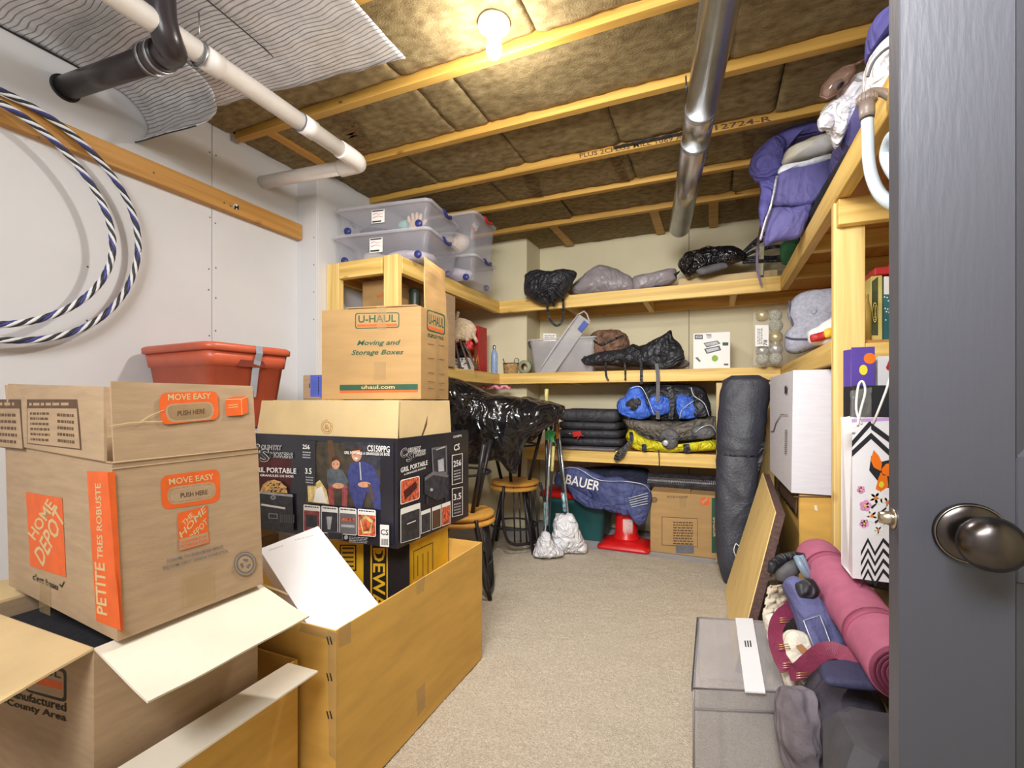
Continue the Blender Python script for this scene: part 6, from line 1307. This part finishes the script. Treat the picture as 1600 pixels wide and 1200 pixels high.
# clear drawer
CRY = mat('clear_acrylic', (208, 204, 206), .08, .02, 10, alpha=.3, spec=.8); CRE = mat('clear_edge', (150, 146, 148), .1, .05, alpha=.75)
fl, bl, br, fr2 = V((-.05, 1.376, 0)), V((-.05, 1.83, 0)), V((.172, 1.89, 0)), V((.180, 1.456, 0)); zt = .22
t = thing('crisper_bin', 'upside down clear plastic refrigerator drawer with a white strip on the carpet', 'drawer', (.05, 1.6, 0))
U = V((0, 0, zt)); mb = MB(); mb.hexa([fl + U - V((0, 0, .004)), fr2 + U - V((0, 0, .004)), br + U - V((0, 0, .004)), bl + U - V((0, 0, .004)), fl + U, fr2 + U, br + U, bl + U]); part('top_panel', mb, CRY, t)
def wallp(a_, b_, z0, z1, th=.004):
    d_ = (b_ - a_).normalized(); n_ = V((-d_.y, d_.x, 0)) * th; mb = MB(); mb.hexa([a_ + V((0, 0, z0)), b_ + V((0, 0, z0)), b_ + n_ + V((0, 0, z0)), a_ + n_ + V((0, 0, z0)), a_ + V((0, 0, z1)), b_ + V((0, 0, z1)), b_ + n_ + V((0, 0, z1)), a_ + n_ + V((0, 0, z1))]); return mb
for a_, b_ in ((fl, fr2), (fr2, br), (br, bl), (bl, fl)): part('side_panel', wallp(a_, b_, .004, zt - .005), CRY, t)
mb = MB(); mb.tube([fl + U, fr2 + U, br + U, bl + U], .0035, 8, True); mb.tube([fl + U * .75 + V((0, -.002, 0)), fr2 + U * .75 + V((0, -.002, 0))], .003, 6); part('rim', mb, CRE, t)
for a_ in (fl, fr2, bl, br): mb = MB(); mb.tube([a_ + V((0, 0, .003)), a_ + U * .98], .003, 6); part('corner_edge', mb, CRE, t)
mb = MB()
for k in range(26): q = fl.lerp(bl, (k + .5) / 26) + U; mb.box(q.x - .006, q.x + .001, q.y - .006, q.y + .004, q.z - .012, q.z + .003)
part('ribbed_edge', mb, mat('dark_rib', (70, 70, 74), .3), t, kind='stuff')
tp = (V((0, 0, zt)), V((0, 0, 1)))
s0, s1, s2, s3 = [PZ(x, y, zt + .002) for x, y in ((1149, 967), (1176, 968), (1196, 1084), (1164, 1082))]
mb = MB(); mb.slab([s3, s2, s1, s0], (0, 0, .004)); part('white_strip', mb, mat('white_plastic_strip', (240, 240, 244), .3, .01), t, 'white plastic strip with small black marks')
pr = Print((V((0, 0, zt + .0062)), V((0, 0, 1))))
for i in range(3): pr.poly([(1163 + i * 4, 1001), (1165 + i * 4, 1001), (1166.5 + i * 4, 1011), (1164.5 + i * 4, 1011)], BLACK)
o_ = pr.done(t, 'slider_marks'); o_['kind'] = 'stuff'

# ---- pile at the lower right
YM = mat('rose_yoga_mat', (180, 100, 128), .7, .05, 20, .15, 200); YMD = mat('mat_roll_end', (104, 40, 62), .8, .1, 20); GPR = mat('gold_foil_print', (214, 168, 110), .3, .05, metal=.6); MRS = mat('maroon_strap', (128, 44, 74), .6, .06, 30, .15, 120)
c0, c1 = V((.321, 1.877, .474)), V((.37, 1.245, .424)); D_ = (c1 - c0); dn = D_.normalized(); Rm = .0655
t = thing('yoga_mat', 'rolled rose pink yoga mat lying slanted beside the door', 'yoga mat', (.35, 1.5, .36))
mb = MB(); mb.tube([c0 - dn * .0, c0 + dn * .006] + [c0.lerp(c1, k / 20) for k in range(1, 20)] + [c1 - dn * .004, c1], [Rm * .90, Rm * .98] + [Rm + .0012 * math.sin(k * 1.3) for k in range(1, 20)] + [Rm * .995, Rm * .96], 48); part('mat_roll', mb, YM, t)
u_ = dn.cross(V((0, 0, 1))).normalized(); w2 = dn.cross(u_)
mb = MB(); sp_ = [c1 + dn * .001 + (u_ * math.cos(k * .3) + w2 * math.sin(k * .3)) * (.008 + (Rm - .014) * k / 120) for k in range(121)]; mb.tube(sp_, .0024, 6); part('spiral_end', mb, YMD, t, 'darker spiral end of the roll')
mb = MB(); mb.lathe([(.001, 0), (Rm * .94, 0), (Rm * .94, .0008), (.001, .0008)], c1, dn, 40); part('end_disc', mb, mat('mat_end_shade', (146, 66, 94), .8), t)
for k in (.22, .78): mb = MB(); mb.tube([c0 + D_ * (k - .022), c0 + D_ * (k + .022)], Rm + .0025, 48); part('strap_band', mb, mat('rose_strap', (160, 76, 106), .65, .05, 30, .2, 150), t)
for k, an_ in ((.22, 2.2), (.78, 2.75)):
    q = c0 + D_ * k; n_ = (u_ * math.cos(an_) - w2 * math.sin(an_)); n_ = n_ if n_.z > -.2 else -n_
    mb = MB(); mb.lathe([(.001, 0), (.009, 0), (.009, .001), (.001, .001)], q + n_ * (Rm + .003), n_, 12); part('gold_emblem', mb, GPR, t, 'small gold emblem')
# maroon strap loop
t = thing('maroon_strap', 'maroon carrying strap with gold print looping left of the yoga mat', 'strap', PT(1240, 1040, 1.25))
def PD(x, y, t_): return PT(x, y, t_)
mb = MB(); pts = [PD(1262, 918, 1.42), PD(1246, 930, 1.40), PD(1236, 950, 1.36), PD(1222, 962, 1.34), PD(1213, 978, 1.32), PD(1212, 1000, 1.29), PD(1220, 1028, 1.26), PD(1232, 1048, 1.235)]
mb.strap(smooth_path(pts, 6), .040, -Fw + V((0, 0, .35)), .003); part('left_run', mb, MRS, t)
pts = [PD(1232, 1050, 1.23), PD(1248, 1048, 1.20), PD(1262, 1036, 1.19), PD(1282, 1020, 1.18), PD(1300, 1016, 1.165), PD(1320, 1022, 1.14), PD(1345, 1035, 1.11)]
mb = MB(); mb.strap(smooth_path(pts, 6), .040, -Fw + V((0, 0, .6)), .003); part('right_run', mb, MRS, t)
for (x, y, t_, a_) in ((1222, 965, 1.333, .5), (1222, 1006, 1.272, .2), (1228, 1035, 1.238, .3), (1249, 1050, 1.188, -.4)):
    mb = MB(); o_ = PD(x, y, t_) - Fw * .012
    for j in range(3): mb.tube([o_ + Rt * (.016 * math.cos(a_ + j * .35)) + V((0, 0, .006 * (j - 1))), o_ - Rt * (.016 * math.cos(a_)) + V((0, 0, -.008 + .006 * j))], .0011, 4)
    q = part('gold_print', mb, GPR, t, 'gold printed mark'); q['kind'] = 'stuff'
# navy foam roller / padded case
NVP = mat('slate_blue_cloth', (92, 94, 138), .75, .06, 12, .25, 120, wrk=(6, .4)); NVD = mat('dark_navy_pad', (58, 58, 88), .7, .05, 12, .2, 90)
t = thing('blue_padded_case', 'slate blue padded case with a stitched pocket under the yoga mat', 'case', PT(1290, 1000, 1.3))
pl = (PT(1280, 980, 1.30), (-Fw + V((0, 0, .6))).normalized())
softp('case', t, [(1226, 908), (1240, 900), (1262, 912), (1275, 935), (1300, 945), (1325, 985), (1345, 1030), (1330, 1042), (1300, 1018), (1275, 1022), (1262, 1005), (1248, 965), (1236, 930)], pl, NVP, .035, .06, puff=.35, wr=.004, fr=9)
softp('pocket', t, [(1256, 968), (1280, 960), (1297, 1002), (1274, 1018), (1266, 1000)], (pl[0] + pl[1] * .034, pl[1]), NVP, .010, .012, puff=.25, wr=.002)
mb = MB(); mb.tube([PP(x, y, (pl[0] + pl[1] * .043, pl[1])) for x, y in ((1256, 970), (1281, 961), (1297, 1003), (1274, 1018))], .002, 6, True); part('stitching', mb, SIL, t)
softp('cuff', t, [(1244, 912), (1268, 905), (1280, 925), (1270, 936), (1250, 932)], (pl[0] + pl[1] * .03, pl[1]), BKN, .02, .02, wr=.004)
# hair dryer like grey nozzle
t = thing('massage_gun', 'black and grey handheld massager lying on the blue padded case', 'massager', PT(1235, 900, 1.5))
mb = MB(); pA, pB = PT(1212, 902, 1.5), PT(1245, 878, 1.5); mb.tube([pA, pA.lerp(pB, .1), pA.lerp(pB, .6), pB], [.012, .026, .030, .026], 20); part('barrel', mb, BKG, t)
mb = MB(); mb.tube([PT(1204, 895, 1.48), PT(1207, 882, 1.48), PT(1222, 872, 1.49), PT(1240, 868, 1.5), PT(1255, 870, 1.5)], [.010, .014, .014, .013, .012], 14); part('handle', mb, BKN, t)
mb = MB(); mb.tube(smooth_path([PT(1245, 870, 1.47), PT(1252, 885, 1.45), PT(1262, 900, 1.45), PT(1256, 880, 1.46), PT(1250, 868, 1.47)], 5), .011, 12); part('grey_collar', mb, mat('blue_grey_plastic', (128, 146, 164), .35), t)
mb = MB(); mb.box(.19, .37, 1.64, 1.88, .001, .265, .01); single('black_basket', mb, DARK, 'black basket under the egg tray, mostly hidden behind the clear bin', 'basket')
# egg cartons
EGG = mat('egg_carton_pulp', (216, 204, 184), .95, .05, 40, .4, 120)
t = thing('egg_tray', 'pale pulp egg tray standing behind the padded case', 'tray', PT(1210, 950, 1.62))
e0, e1, e2 = PT(1190, 965, 1.60), PT(1240, 962, 1.62), PT(1200, 915, 1.66)
mb = MB(); ev, eu = e2 - e0, e1 - e0; en = eu.cross(ev).normalized(); en = en if en.dot(Fw) < 0 else -en
mb.sheet(lambda u, v_: e0 + eu * u + ev * v_ + en * (.014 * abs(math.sin(u * 3 * math.pi)) * abs(math.sin(v_ * 3 * math.pi)) + .012 * (math.cos(u * 6 * math.pi) * math.cos(v_ * 6 * math.pi) > .4)), 36, 36, .003); part('tray', mb, EGG, t)
# cream tote bag
CRM = mat('cream_canvas', (222, 214, 198), .9, .05, 20, .3, 120, wrk=(8, .6)); LEA = mat('tan_leather', (190, 136, 92), .6, .05, 30)
t = thing('cream_tote_bag', 'crumpled cream canvas tote bag with a tan leather label beside the strap', 'bag', PT(1250, 1060, 1.25))
pl = (PT(1250, 1040, 1.27), (-Fw + V((0, 0, .3))).normalized())
softp('bag', t, [(1228, 990), (1250, 985), (1272, 998), (1284, 1030), (1290, 1062), (1284, 1090), (1262, 1092), (1242, 1088), (1232, 1070), (1222, 1030)], pl, CRM, .03, .07, wr=.012, fr=10, seed=5)
softp('left_fold', t, [(1196, 965), (1212, 960), (1222, 990), (1232, 1030), (1226, 1040), (1208, 1010)], (PT(1215, 1000, 1.42), -Fw), CRM, .02, .04, wr=.008, fr=12, seed=6)
q = [(1243, 1009), (1252, 1006), (1264, 1018), (1256, 1024)]; mb = MB(); mb.slab([PP(x, y, (pl[0] + pl[1] * .036, pl[1])) for x, y in q], pl[1] * .002); part('label', mb, LEA, t, 'tan leather label')
# grey cloth, dark foam pad, black case
soft('grey_fleece', 'grey fleece blanket bunched below the cream tote bag', 'blanket', [(1238, 1088), (1255, 1086), (1274, 1090), (1278, 1200), (1250, 1230), (1232, 1200), (1232, 1120)], (PT(1260, 1120, 1.16), -Fw), mat('grey_fleece', (116, 108, 116), .9, .15, 12, .3, 60, wrk=(6, 1)), .05, .09, wr=.02, fr=7, seed=9)
t = thing('navy_foam_pad', 'dark navy rounded foam pad between the yoga mat and the grey case', 'pad', PT(1320, 1060, 1.06))
mb = MB(); pads = []; zp = .372
q = [PZ(x, y, zp) for x, y in ((1278, 1046), (1288, 1036), (1370, 1036), (1420, 1050), (1420, 1080), (1370, 1078), (1290, 1068))]
pillow(mb, q, (0, 0, 1), .014, .012, .002, 8, 48, 8, puff=.3); part('pad', mb, NVD, t)
MX = Matrix.Translation((.42, 1.135, .0)) @ Matrix.Rotation(math.radians(4), 4, 'Z')
CSE = mat('charcoal_plastic', (74, 74, 80), .45, .08, 20, .1, 60)
t = thing('charcoal_case', 'charcoal plastic case with cut corners at the bottom right', 'case', (.42, 1.08, 0))
mb = MB(); mb.M = MX; mb.loft([rrect(.20, .10, .03, .002, 1), rrect(.20, .10, .03, .315, 1), rrect(.18, .08, .03, .352, 1), rrect(.16, .07, .02, .356, 1)], sm=False); part('shell', mb, CSE, t)
mb = MB(); mb.M = MX; mb.loft([rrect(.203, .103, .03, .20, 1), rrect(.203, .103, .03, .215, 1)], sm=False); part('seam_band', mb, BKN, t)
mb = MB(); mb.box(.40, .80, 1.28, 1.86, .001, .30, .004); single('support_carton', mb, KRAFT, 'plain carton under the yoga mat, mostly hidden by the door', 'box')
mb = MB(); mb.box(.455, .86, 1.42, 1.86, .302, .53, .004); single('support_carton', mb, KRAFT3, 'plain carton carrying the gift bags, behind the door', 'box')
blob('folded_towel', 'dark folded towels heaped under the padded case', 'towel', (.30, 1.42, .17), (.10, .16, .165), mat('dark_towel', (66, 62, 74), .95, .15, 20, .5, 60), .016, 8)
# bottles and orange loop near the gift bags
t = thing('orange_cable', 'orange cable loop lying by the gift bags', 'cable', PT(1352, 875, 1.45)); mb = MB(); mb.tube(smooth_path([PT(1334, 874, 1.45), PT(1345, 868, 1.45), PT(1362, 867, 1.44), PT(1373, 873, 1.43), PT(1372, 884, 1.42)], 6), .008, 10); part('loop', mb, mat('coral_cable', (224, 104, 66), .5), t)
blob('teal_sock', 'pale teal cloth beside the yoga mat', 'cloth', PT(1352, 888, 1.42), (.04, .04, .022), mat('pale_teal', (150, 184, 190), .85, .08, 20, .3), .008, 20)
blob('grey_sock', 'grey cloth near the door beside the yoga mat', 'cloth', PT(1374, 905, 1.36), (.04, .04, .026), mat('mid_grey_cloth', (116, 118, 126), .85, .08, 20, .3), .008, 20)

# ---- gift bags
GBW = mat('gift_white', (238, 236, 240), .35, .02, 10, coat=.2); GBK = mat('gift_black', (44, 44, 48), .35, .05, coat=.2); GPU = mat('gift_purple', (92, 70, 160), .35, .04, coat=.2); PNK = mat('gift_pink', (220, 150, 190), .5, .1, 40); GOR = mat('gift_orange', (240, 120, 30), .4, .05); GYE = mat('gift_yellow', (240, 214, 60), .4)
LIL = mat('gift_lilac', (196, 160, 214), .4)
def gift_bag(name, label, x0, x1, y0, y1, z0, z1, m, taper=.0):
    t = thing(name, label, 'gift bag', ((x0 + x1) / 2, (y0 + y1) / 2, z0)); mb = MB(); th = .0015; ym = (y0 + y1) / 2
    mb.box(x0, x1, y0, y0 + th, z0, z1); mb.box(x0, x1, y1 - th, y1, z0, z1); mb.box(x0, x1, y0 + th, y1 - th, z0, z0 + th)
    for xx, sg_ in ((x0, 1), (x1, -1)):
        mb.slab([(xx, y0 + th, z0 + th), (xx, y0 + th, z1), (xx + sg_ * .022, ym, z1), (xx + sg_ * .004, ym, z0 + th)], (sg_ * th, 0, 0)); mb.slab([(xx + sg_ * .004, ym, z0 + th), (xx + sg_ * .022, ym, z1), (xx, y1 - th, z1), (xx, y1 - th, z0 + th)], (sg_ * th, 0, 0))
    part('bag', mb, m, t); return t
t = gift_bag('chevron_gift_bag', 'black and white chevron gift bag with flowers and an orange butterfly by the door', .337, .56, 1.50, 1.62, .533, .955, GBW)
pr = Print(yplane(1.50))
for i in range(6):
    y = 655 + i * 21
    for xa, xb, s1_ in ((1331, 1361, -1), (1361, 1391, 1), (1391, 1421, -1)):
        ya, yb = (y + 28, y) if s1_ < 0 else (y, y + 28)
        if i < 2: pr.poly([(xa, ya + (6 if i == 0 else 0)), (xb, yb), (xb, yb + 10), (xa, ya + 10 + (6 if i == 0 else 0))], GBK, 2)
for i in range(4):
    y = 840 + i * 16
    for xa, xb, s1_ in ((1345, 1356, -1), (1356, 1367, 1), (1367, 1380, -1), (1380, 1400, 1)):
        ya, yb = (y + 22, y) if s1_ < 0 else (y, y + 22); pr.poly([(xa, ya), (xb, yb), (xb, yb + 7), (xa, ya + 7)], GBK, 2)
pr.poly([(1331, 655), (1420, 651), (1420, 656), (1331, 660)], LIL, 3)
pr.poly([(1361, 712), (1368, 722), (1375, 722), (1400, 716), (1400, 765), (1378, 760), (1366, 745), (1358, 735)], GBK, 3)
pr.poly([(1365, 703), (1373, 712), (1378, 724), (1376, 736), (1365, 730), (1360, 718)], GOR, 5); pr.poly([(1377, 733), (1384, 725), (1396, 722), (1400, 735), (1392, 745), (1379, 742)], GOR, 5); pr.poly([(1376, 738), (1386, 744), (1388, 760), (1376, 768), (1368, 764), (1372, 748)], GOR, 5); pr.ell(1377, 757, 4, 5, GYE, 6)
rr_ = random.Random(6)
for cx_, cy_, r_, m_ in ((1368, 778, 13, WHITE), (1386, 785, 12, WHITE), (1352, 790, 10, PNK), (1362, 806, 12, WHITE), (1382, 812, 11, WHITE), (1350, 818, 8, PNK), (1372, 828, 9, WHITE), (1345, 765, 7, PNK)):
    for k in range(5): a = k * 1.257 + cx_; pr.ell(cx_ + r_ * .5 * math.cos(a), cy_ + r_ * .5 * math.sin(a), r_ * .48, r_ * .42, m_, 7 + int(cx_) % 3, 10)
    pr.ell(cx_, cy_, r_ * .22, r_ * .22, GOR if m_ is WHITE else GYE, 12, 8)
for q in ((1360, 792), (1376, 798), (1366, 815), (1388, 800)): pr.poly([(q[0], q[1]), (q[0] + 8, q[1] - 6), (q[0] + 9, q[1] - 4), (q[0] + 2, q[1] + 3)], GBK, 13)
o_ = pr.done(t)
mb = MB(); mb.tube(smooth_path([PY(1340, 665, 1.497), PY(1345, 640, 1.494), PY(1352, 612, 1.494), PY(1348, 596, 1.494), PY(1341, 604, 1.50), PY(1338, 640, 1.50), PY(1346, 663, 1.50)], 6), .0028, 8); mb.tube([PY(1364, 662, 1.497), PY(1373, 640, 1.494), PY(1384, 612, 1.494), PY(1400, 560, 1.494)], .0028, 8); part('cord_handle', mb, WHITE, t, 'white cord handles')
mb = MB(); mb.slab([PY(1313, 653, 1.49), PY(1328, 650, 1.49), PY(1336, 675, 1.49), PY(1319, 678, 1.49)], (0, .001, 0)); part('gift_tag', mb, WHITE, t, 'blank white gift tag')
t = gift_bag('black_gift_bag', 'plain black gift bag behind the chevron one', .37, .60, 1.64, 1.75, .533, 1.045, GBK)
mb = MB(); mb.sheet(lambda u, v_: V((.362 + .05 * u, 1.632 + .01 * noise.noise(V((u * 6, v_ * 6, 0))), .93 + .10 * v_ + .01 * u)), 10, 10, .0006); part('clear_film', mb, CLE, t, 'crumpled clear film')
t = gift_bag('dotted_gift_bag', 'purple gift bag with orange and yellow dots, hindmost of the gift bags', .395, .455, 1.77, 1.87, .533, 1.168, GPU)
pr = Print(yplane(1.77)); pr.ell(1359, 560, 9.5, 8.5, GOR); pr.ell(1349, 578, 6.5, 8, GYE); pr.done(t)
t = gift_bag('striped_gift_bag', 'white and red striped gift bag right of the purple dotted one', .47, .58, 1.80, 1.87, .533, 1.14, GBW)
pr = Print(yplane(1.80)); pr.poly([(1384, 575), (1390, 560), (1394, 560), (1388, 580)], REDB); pr.done(t)
mb = MB(); mb.slab([(.382, 1.76, 1.08), (.382, 1.76, 1.16), (.392, 1.80, 1.16), (.392, 1.80, 1.08)], (.001, 0, 0)); 
# boxes behind the post on the right middle shelf
t = thing('game_box', 'yellow and green box with an oval emblem on the right middle shelf behind the door', 'box', (.55, 2.1, zM)); yy = 2.05
a0 = PY(1361, 520, yy); b0 = PY(1379, 430, yy); mb = MB(); mb.box(a0.x, b0.x, yy, yy + .2, zM + .001, b0.z, .002); part('carton', mb, mat('pale_yellow_box', (226, 208, 120), .5), t)
pr = Print(yplane(yy)); pr.poly([(1362, 440), (1372, 432), (1372, 524), (1362, 524)], mat('dark_olive_print', (70, 78, 40), .5, .2, 30)); pr.ell(1367, 488, 5, 18, BLACK); pr.ell(1367, 488, 4, 16, GYE); pr.ell(1367, 488, 3.2, 14, BLACK); pr.lines((1369, 500), (1369, 476), (1365.5, 500), 1, GYE); pr.done(t)
t = thing('teal_box', 'teal box with white spotted print beside the yellow and green box', 'box', (.6, 2.1, zM)); a1 = PY(1380, 520, yy); b1 = PY(1410, 430, yy)
mb = MB(); mb.box(a1.x, b1.x, yy, yy + .2, zM + .001, b1.z, .002); part('carton', mb, mat('teal_print', (44, 110, 116), .5), t)
pr = Print(yplane(yy)); pr.quad(1381, 432, 1400, 460, WHITE, 0)
for i in range(14): pr.ell(1382 + (i * 37 % 17), 464 + (i * 23 % 40), 1.3, 1.3, WHITE, 4, 7)
o_ = pr.done(t); o_['kind'] = 'stuff'
mb = MB(); p = PY(1354.5, 520, 2.03); mb.lathe([(.012, 0), (.013, .08), (.012, .12), (.006, .14), (.006, .165), (.001, .166)], (p.x, 2.03, zM + .001), (0, 0, 1), 16); single('amber_bottle', mb, mat('amber_glass', (206, 176, 90), .2, .1), 'small amber bottle next to the wooden post on the right shelf', 'bottle')
mb = MB(); p = PY(1372, 428, 2.1); mb.obox((p.x - .02, 2.06, b0.z + .003), (.05, 0, .012), (0, .16, 0), (0, 0, .03)); mb.obox((p.x + .034, 2.06, b0.z + .003), (.05, 0, 0), (0, .16, 0), (0, 0, .05)); 
t = thing('red_packets', 'red packets lying on top of the yellow and teal boxes', 'packet', (p.x, 2.1, b0.z + .003))
for ob in ((p.x - .02, .045, .03), (p.x + .03, .05, .045)): mb = MB(); mb.box(ob[0], ob[0] + ob[1], 2.06, 2.2, b0.z + .003, b0.z + .003 + ob[2], .004); part('packet', mb, REDB, t)

# ================================================================ THE DOOR
DG = mat('charcoal_door_paint', (76, 77, 86), .42, .03, 6, .06, 160, 0, (1, 1, .15))
dx0, dx1, dy0, dy1 = .2037, .965, .70, .737
d_ = thing('door_1', 'charcoal painted panelled door standing open at the right edge', 'door', (.58, .72, 0), kind='structure'); del d_['category']
st = .105
def db(name, x0, x1, z0, z1, y0=dy0, y1=dy1, lab=None): mb = MB(); mb.box(x0, x1, y0, y1, z0, z1, .0015); return part(name, mb, DG, d_, lab)
db('stile', dx0, dx0 + st, .008, 2.03); db('stile', dx1 - st, dx1, .008, 2.03)
zr = PY(1590, 714, .70).z
db('rail', dx0 + st, dx1 - st, .008, .20); db('rail', dx0 + st, dx1 - st, zr - .14, zr); db('rail', dx0 + st, dx1 - st, 1.93, 2.03)
for z0, z1 in ((.20, zr - .14), (zr, 1.93)):
    mb = MB(); mb.box(dx0 + st, dx1 - st, dy0 + .012, dy1 - .012, z0, z1); part('panel', mb, DG, d_)
    for fy, sg_ in ((dy0 + .012, -1), (dy1 - .012, 1)):
        x0, x1 = dx0 + st, dx1 - st; mb = MB()
        A4 = [(x0, z0), (x1, z0), (x1, z1), (x0, z1)]; B4 = [(x0 + .018, z0 + .018), (x1 - .018, z0 + .018), (x1 - .018, z1 - .018), (x0 + .018, z1 - .018)]
        vs = [(x, fy + sg_ * .011, z) for x, z in A4] + [(x, fy + sg_ * .001, z) for x, z in B4] + [(x, fy, z) for x, z in A4]
        mb.add(vs, [(i, (i + 1) % 4, 4 + (i + 1) % 4, 4 + i) for i in range(4)] + [(4, 5, 6, 7)] if False else [(i, (i + 1) % 4, 4 + (i + 1) % 4, 4 + i) for i in range(4)]); part('moulding', mb, DG, d_)
BRZ = mat('pewter_metal', (96, 90, 88), .26, .08, 20, metal=1.0); NIK = mat('satin_nickel', (196, 186, 168), .3, .05, metal=1.0); BRZ2 = mat('pewter_rim', (140, 132, 126), .25, metal=1.0)
kx, kz = .268, .850
for sg_, y_ in ((-1, dy0), (1, dy1)):
    mb = MB(); mb.lathe([(.001, 0), (.034, 0), (.0345, .003), (.031, .007), (.024, .010), (.014, .0105)], (kx, y_, kz), (0, sg_, 0), 40); ro = part('rose', mb, BRZ, d_)
    mb = MB(); mb.tube([V((kx + .0325 * math.cos(a * .1571), y_ + sg_ * .0062, kz + .0325 * math.sin(a * .1571))) for a in range(40)], .0012, 8, True); part('rose_ring', mb, BRZ2, d_)
    mb = MB(); mb.lathe([(.012, .008), (.011, .022), (.014, .028), (.022, .032), (.0275, .040), (.029, .048), (.0265, .057), (.019, .064), (.009, .067), (.001, .0675)], (kx, y_, kz), (0, sg_, 0), 48); part('knob', mb, BRZ, d_, 'round pewter knob')
mb = MB(); mb.lathe([(.001, 0), (.0125, 0), (.0125, .0015), (.001, .0015)], (dx0, (dy0 + dy1) / 2, kz + .006), (-1, 0, 0), 24); part('latch_plate', mb, NIK, d_, 'round satin nickel latch plate')
mb = MB(); mb.lathe([(.0085, 0), (.0085, .004), (.007, .013), (.001, .014)], (dx0 - .0015, (dy0 + dy1) / 2, kz + .006), (-1, 0, 0), 20); part('latch_bolt', mb, NIK, d_, 'satin nickel latch bolt')
for z in (.25, 1.05, 1.8): mb = MB(); mb.tube([(dx1 + .006, dy1 + .004, z - .045), (dx1 + .006, dy1 + .004, z + .045)], .006, 10); part('hinge', mb, BRZ, d_)
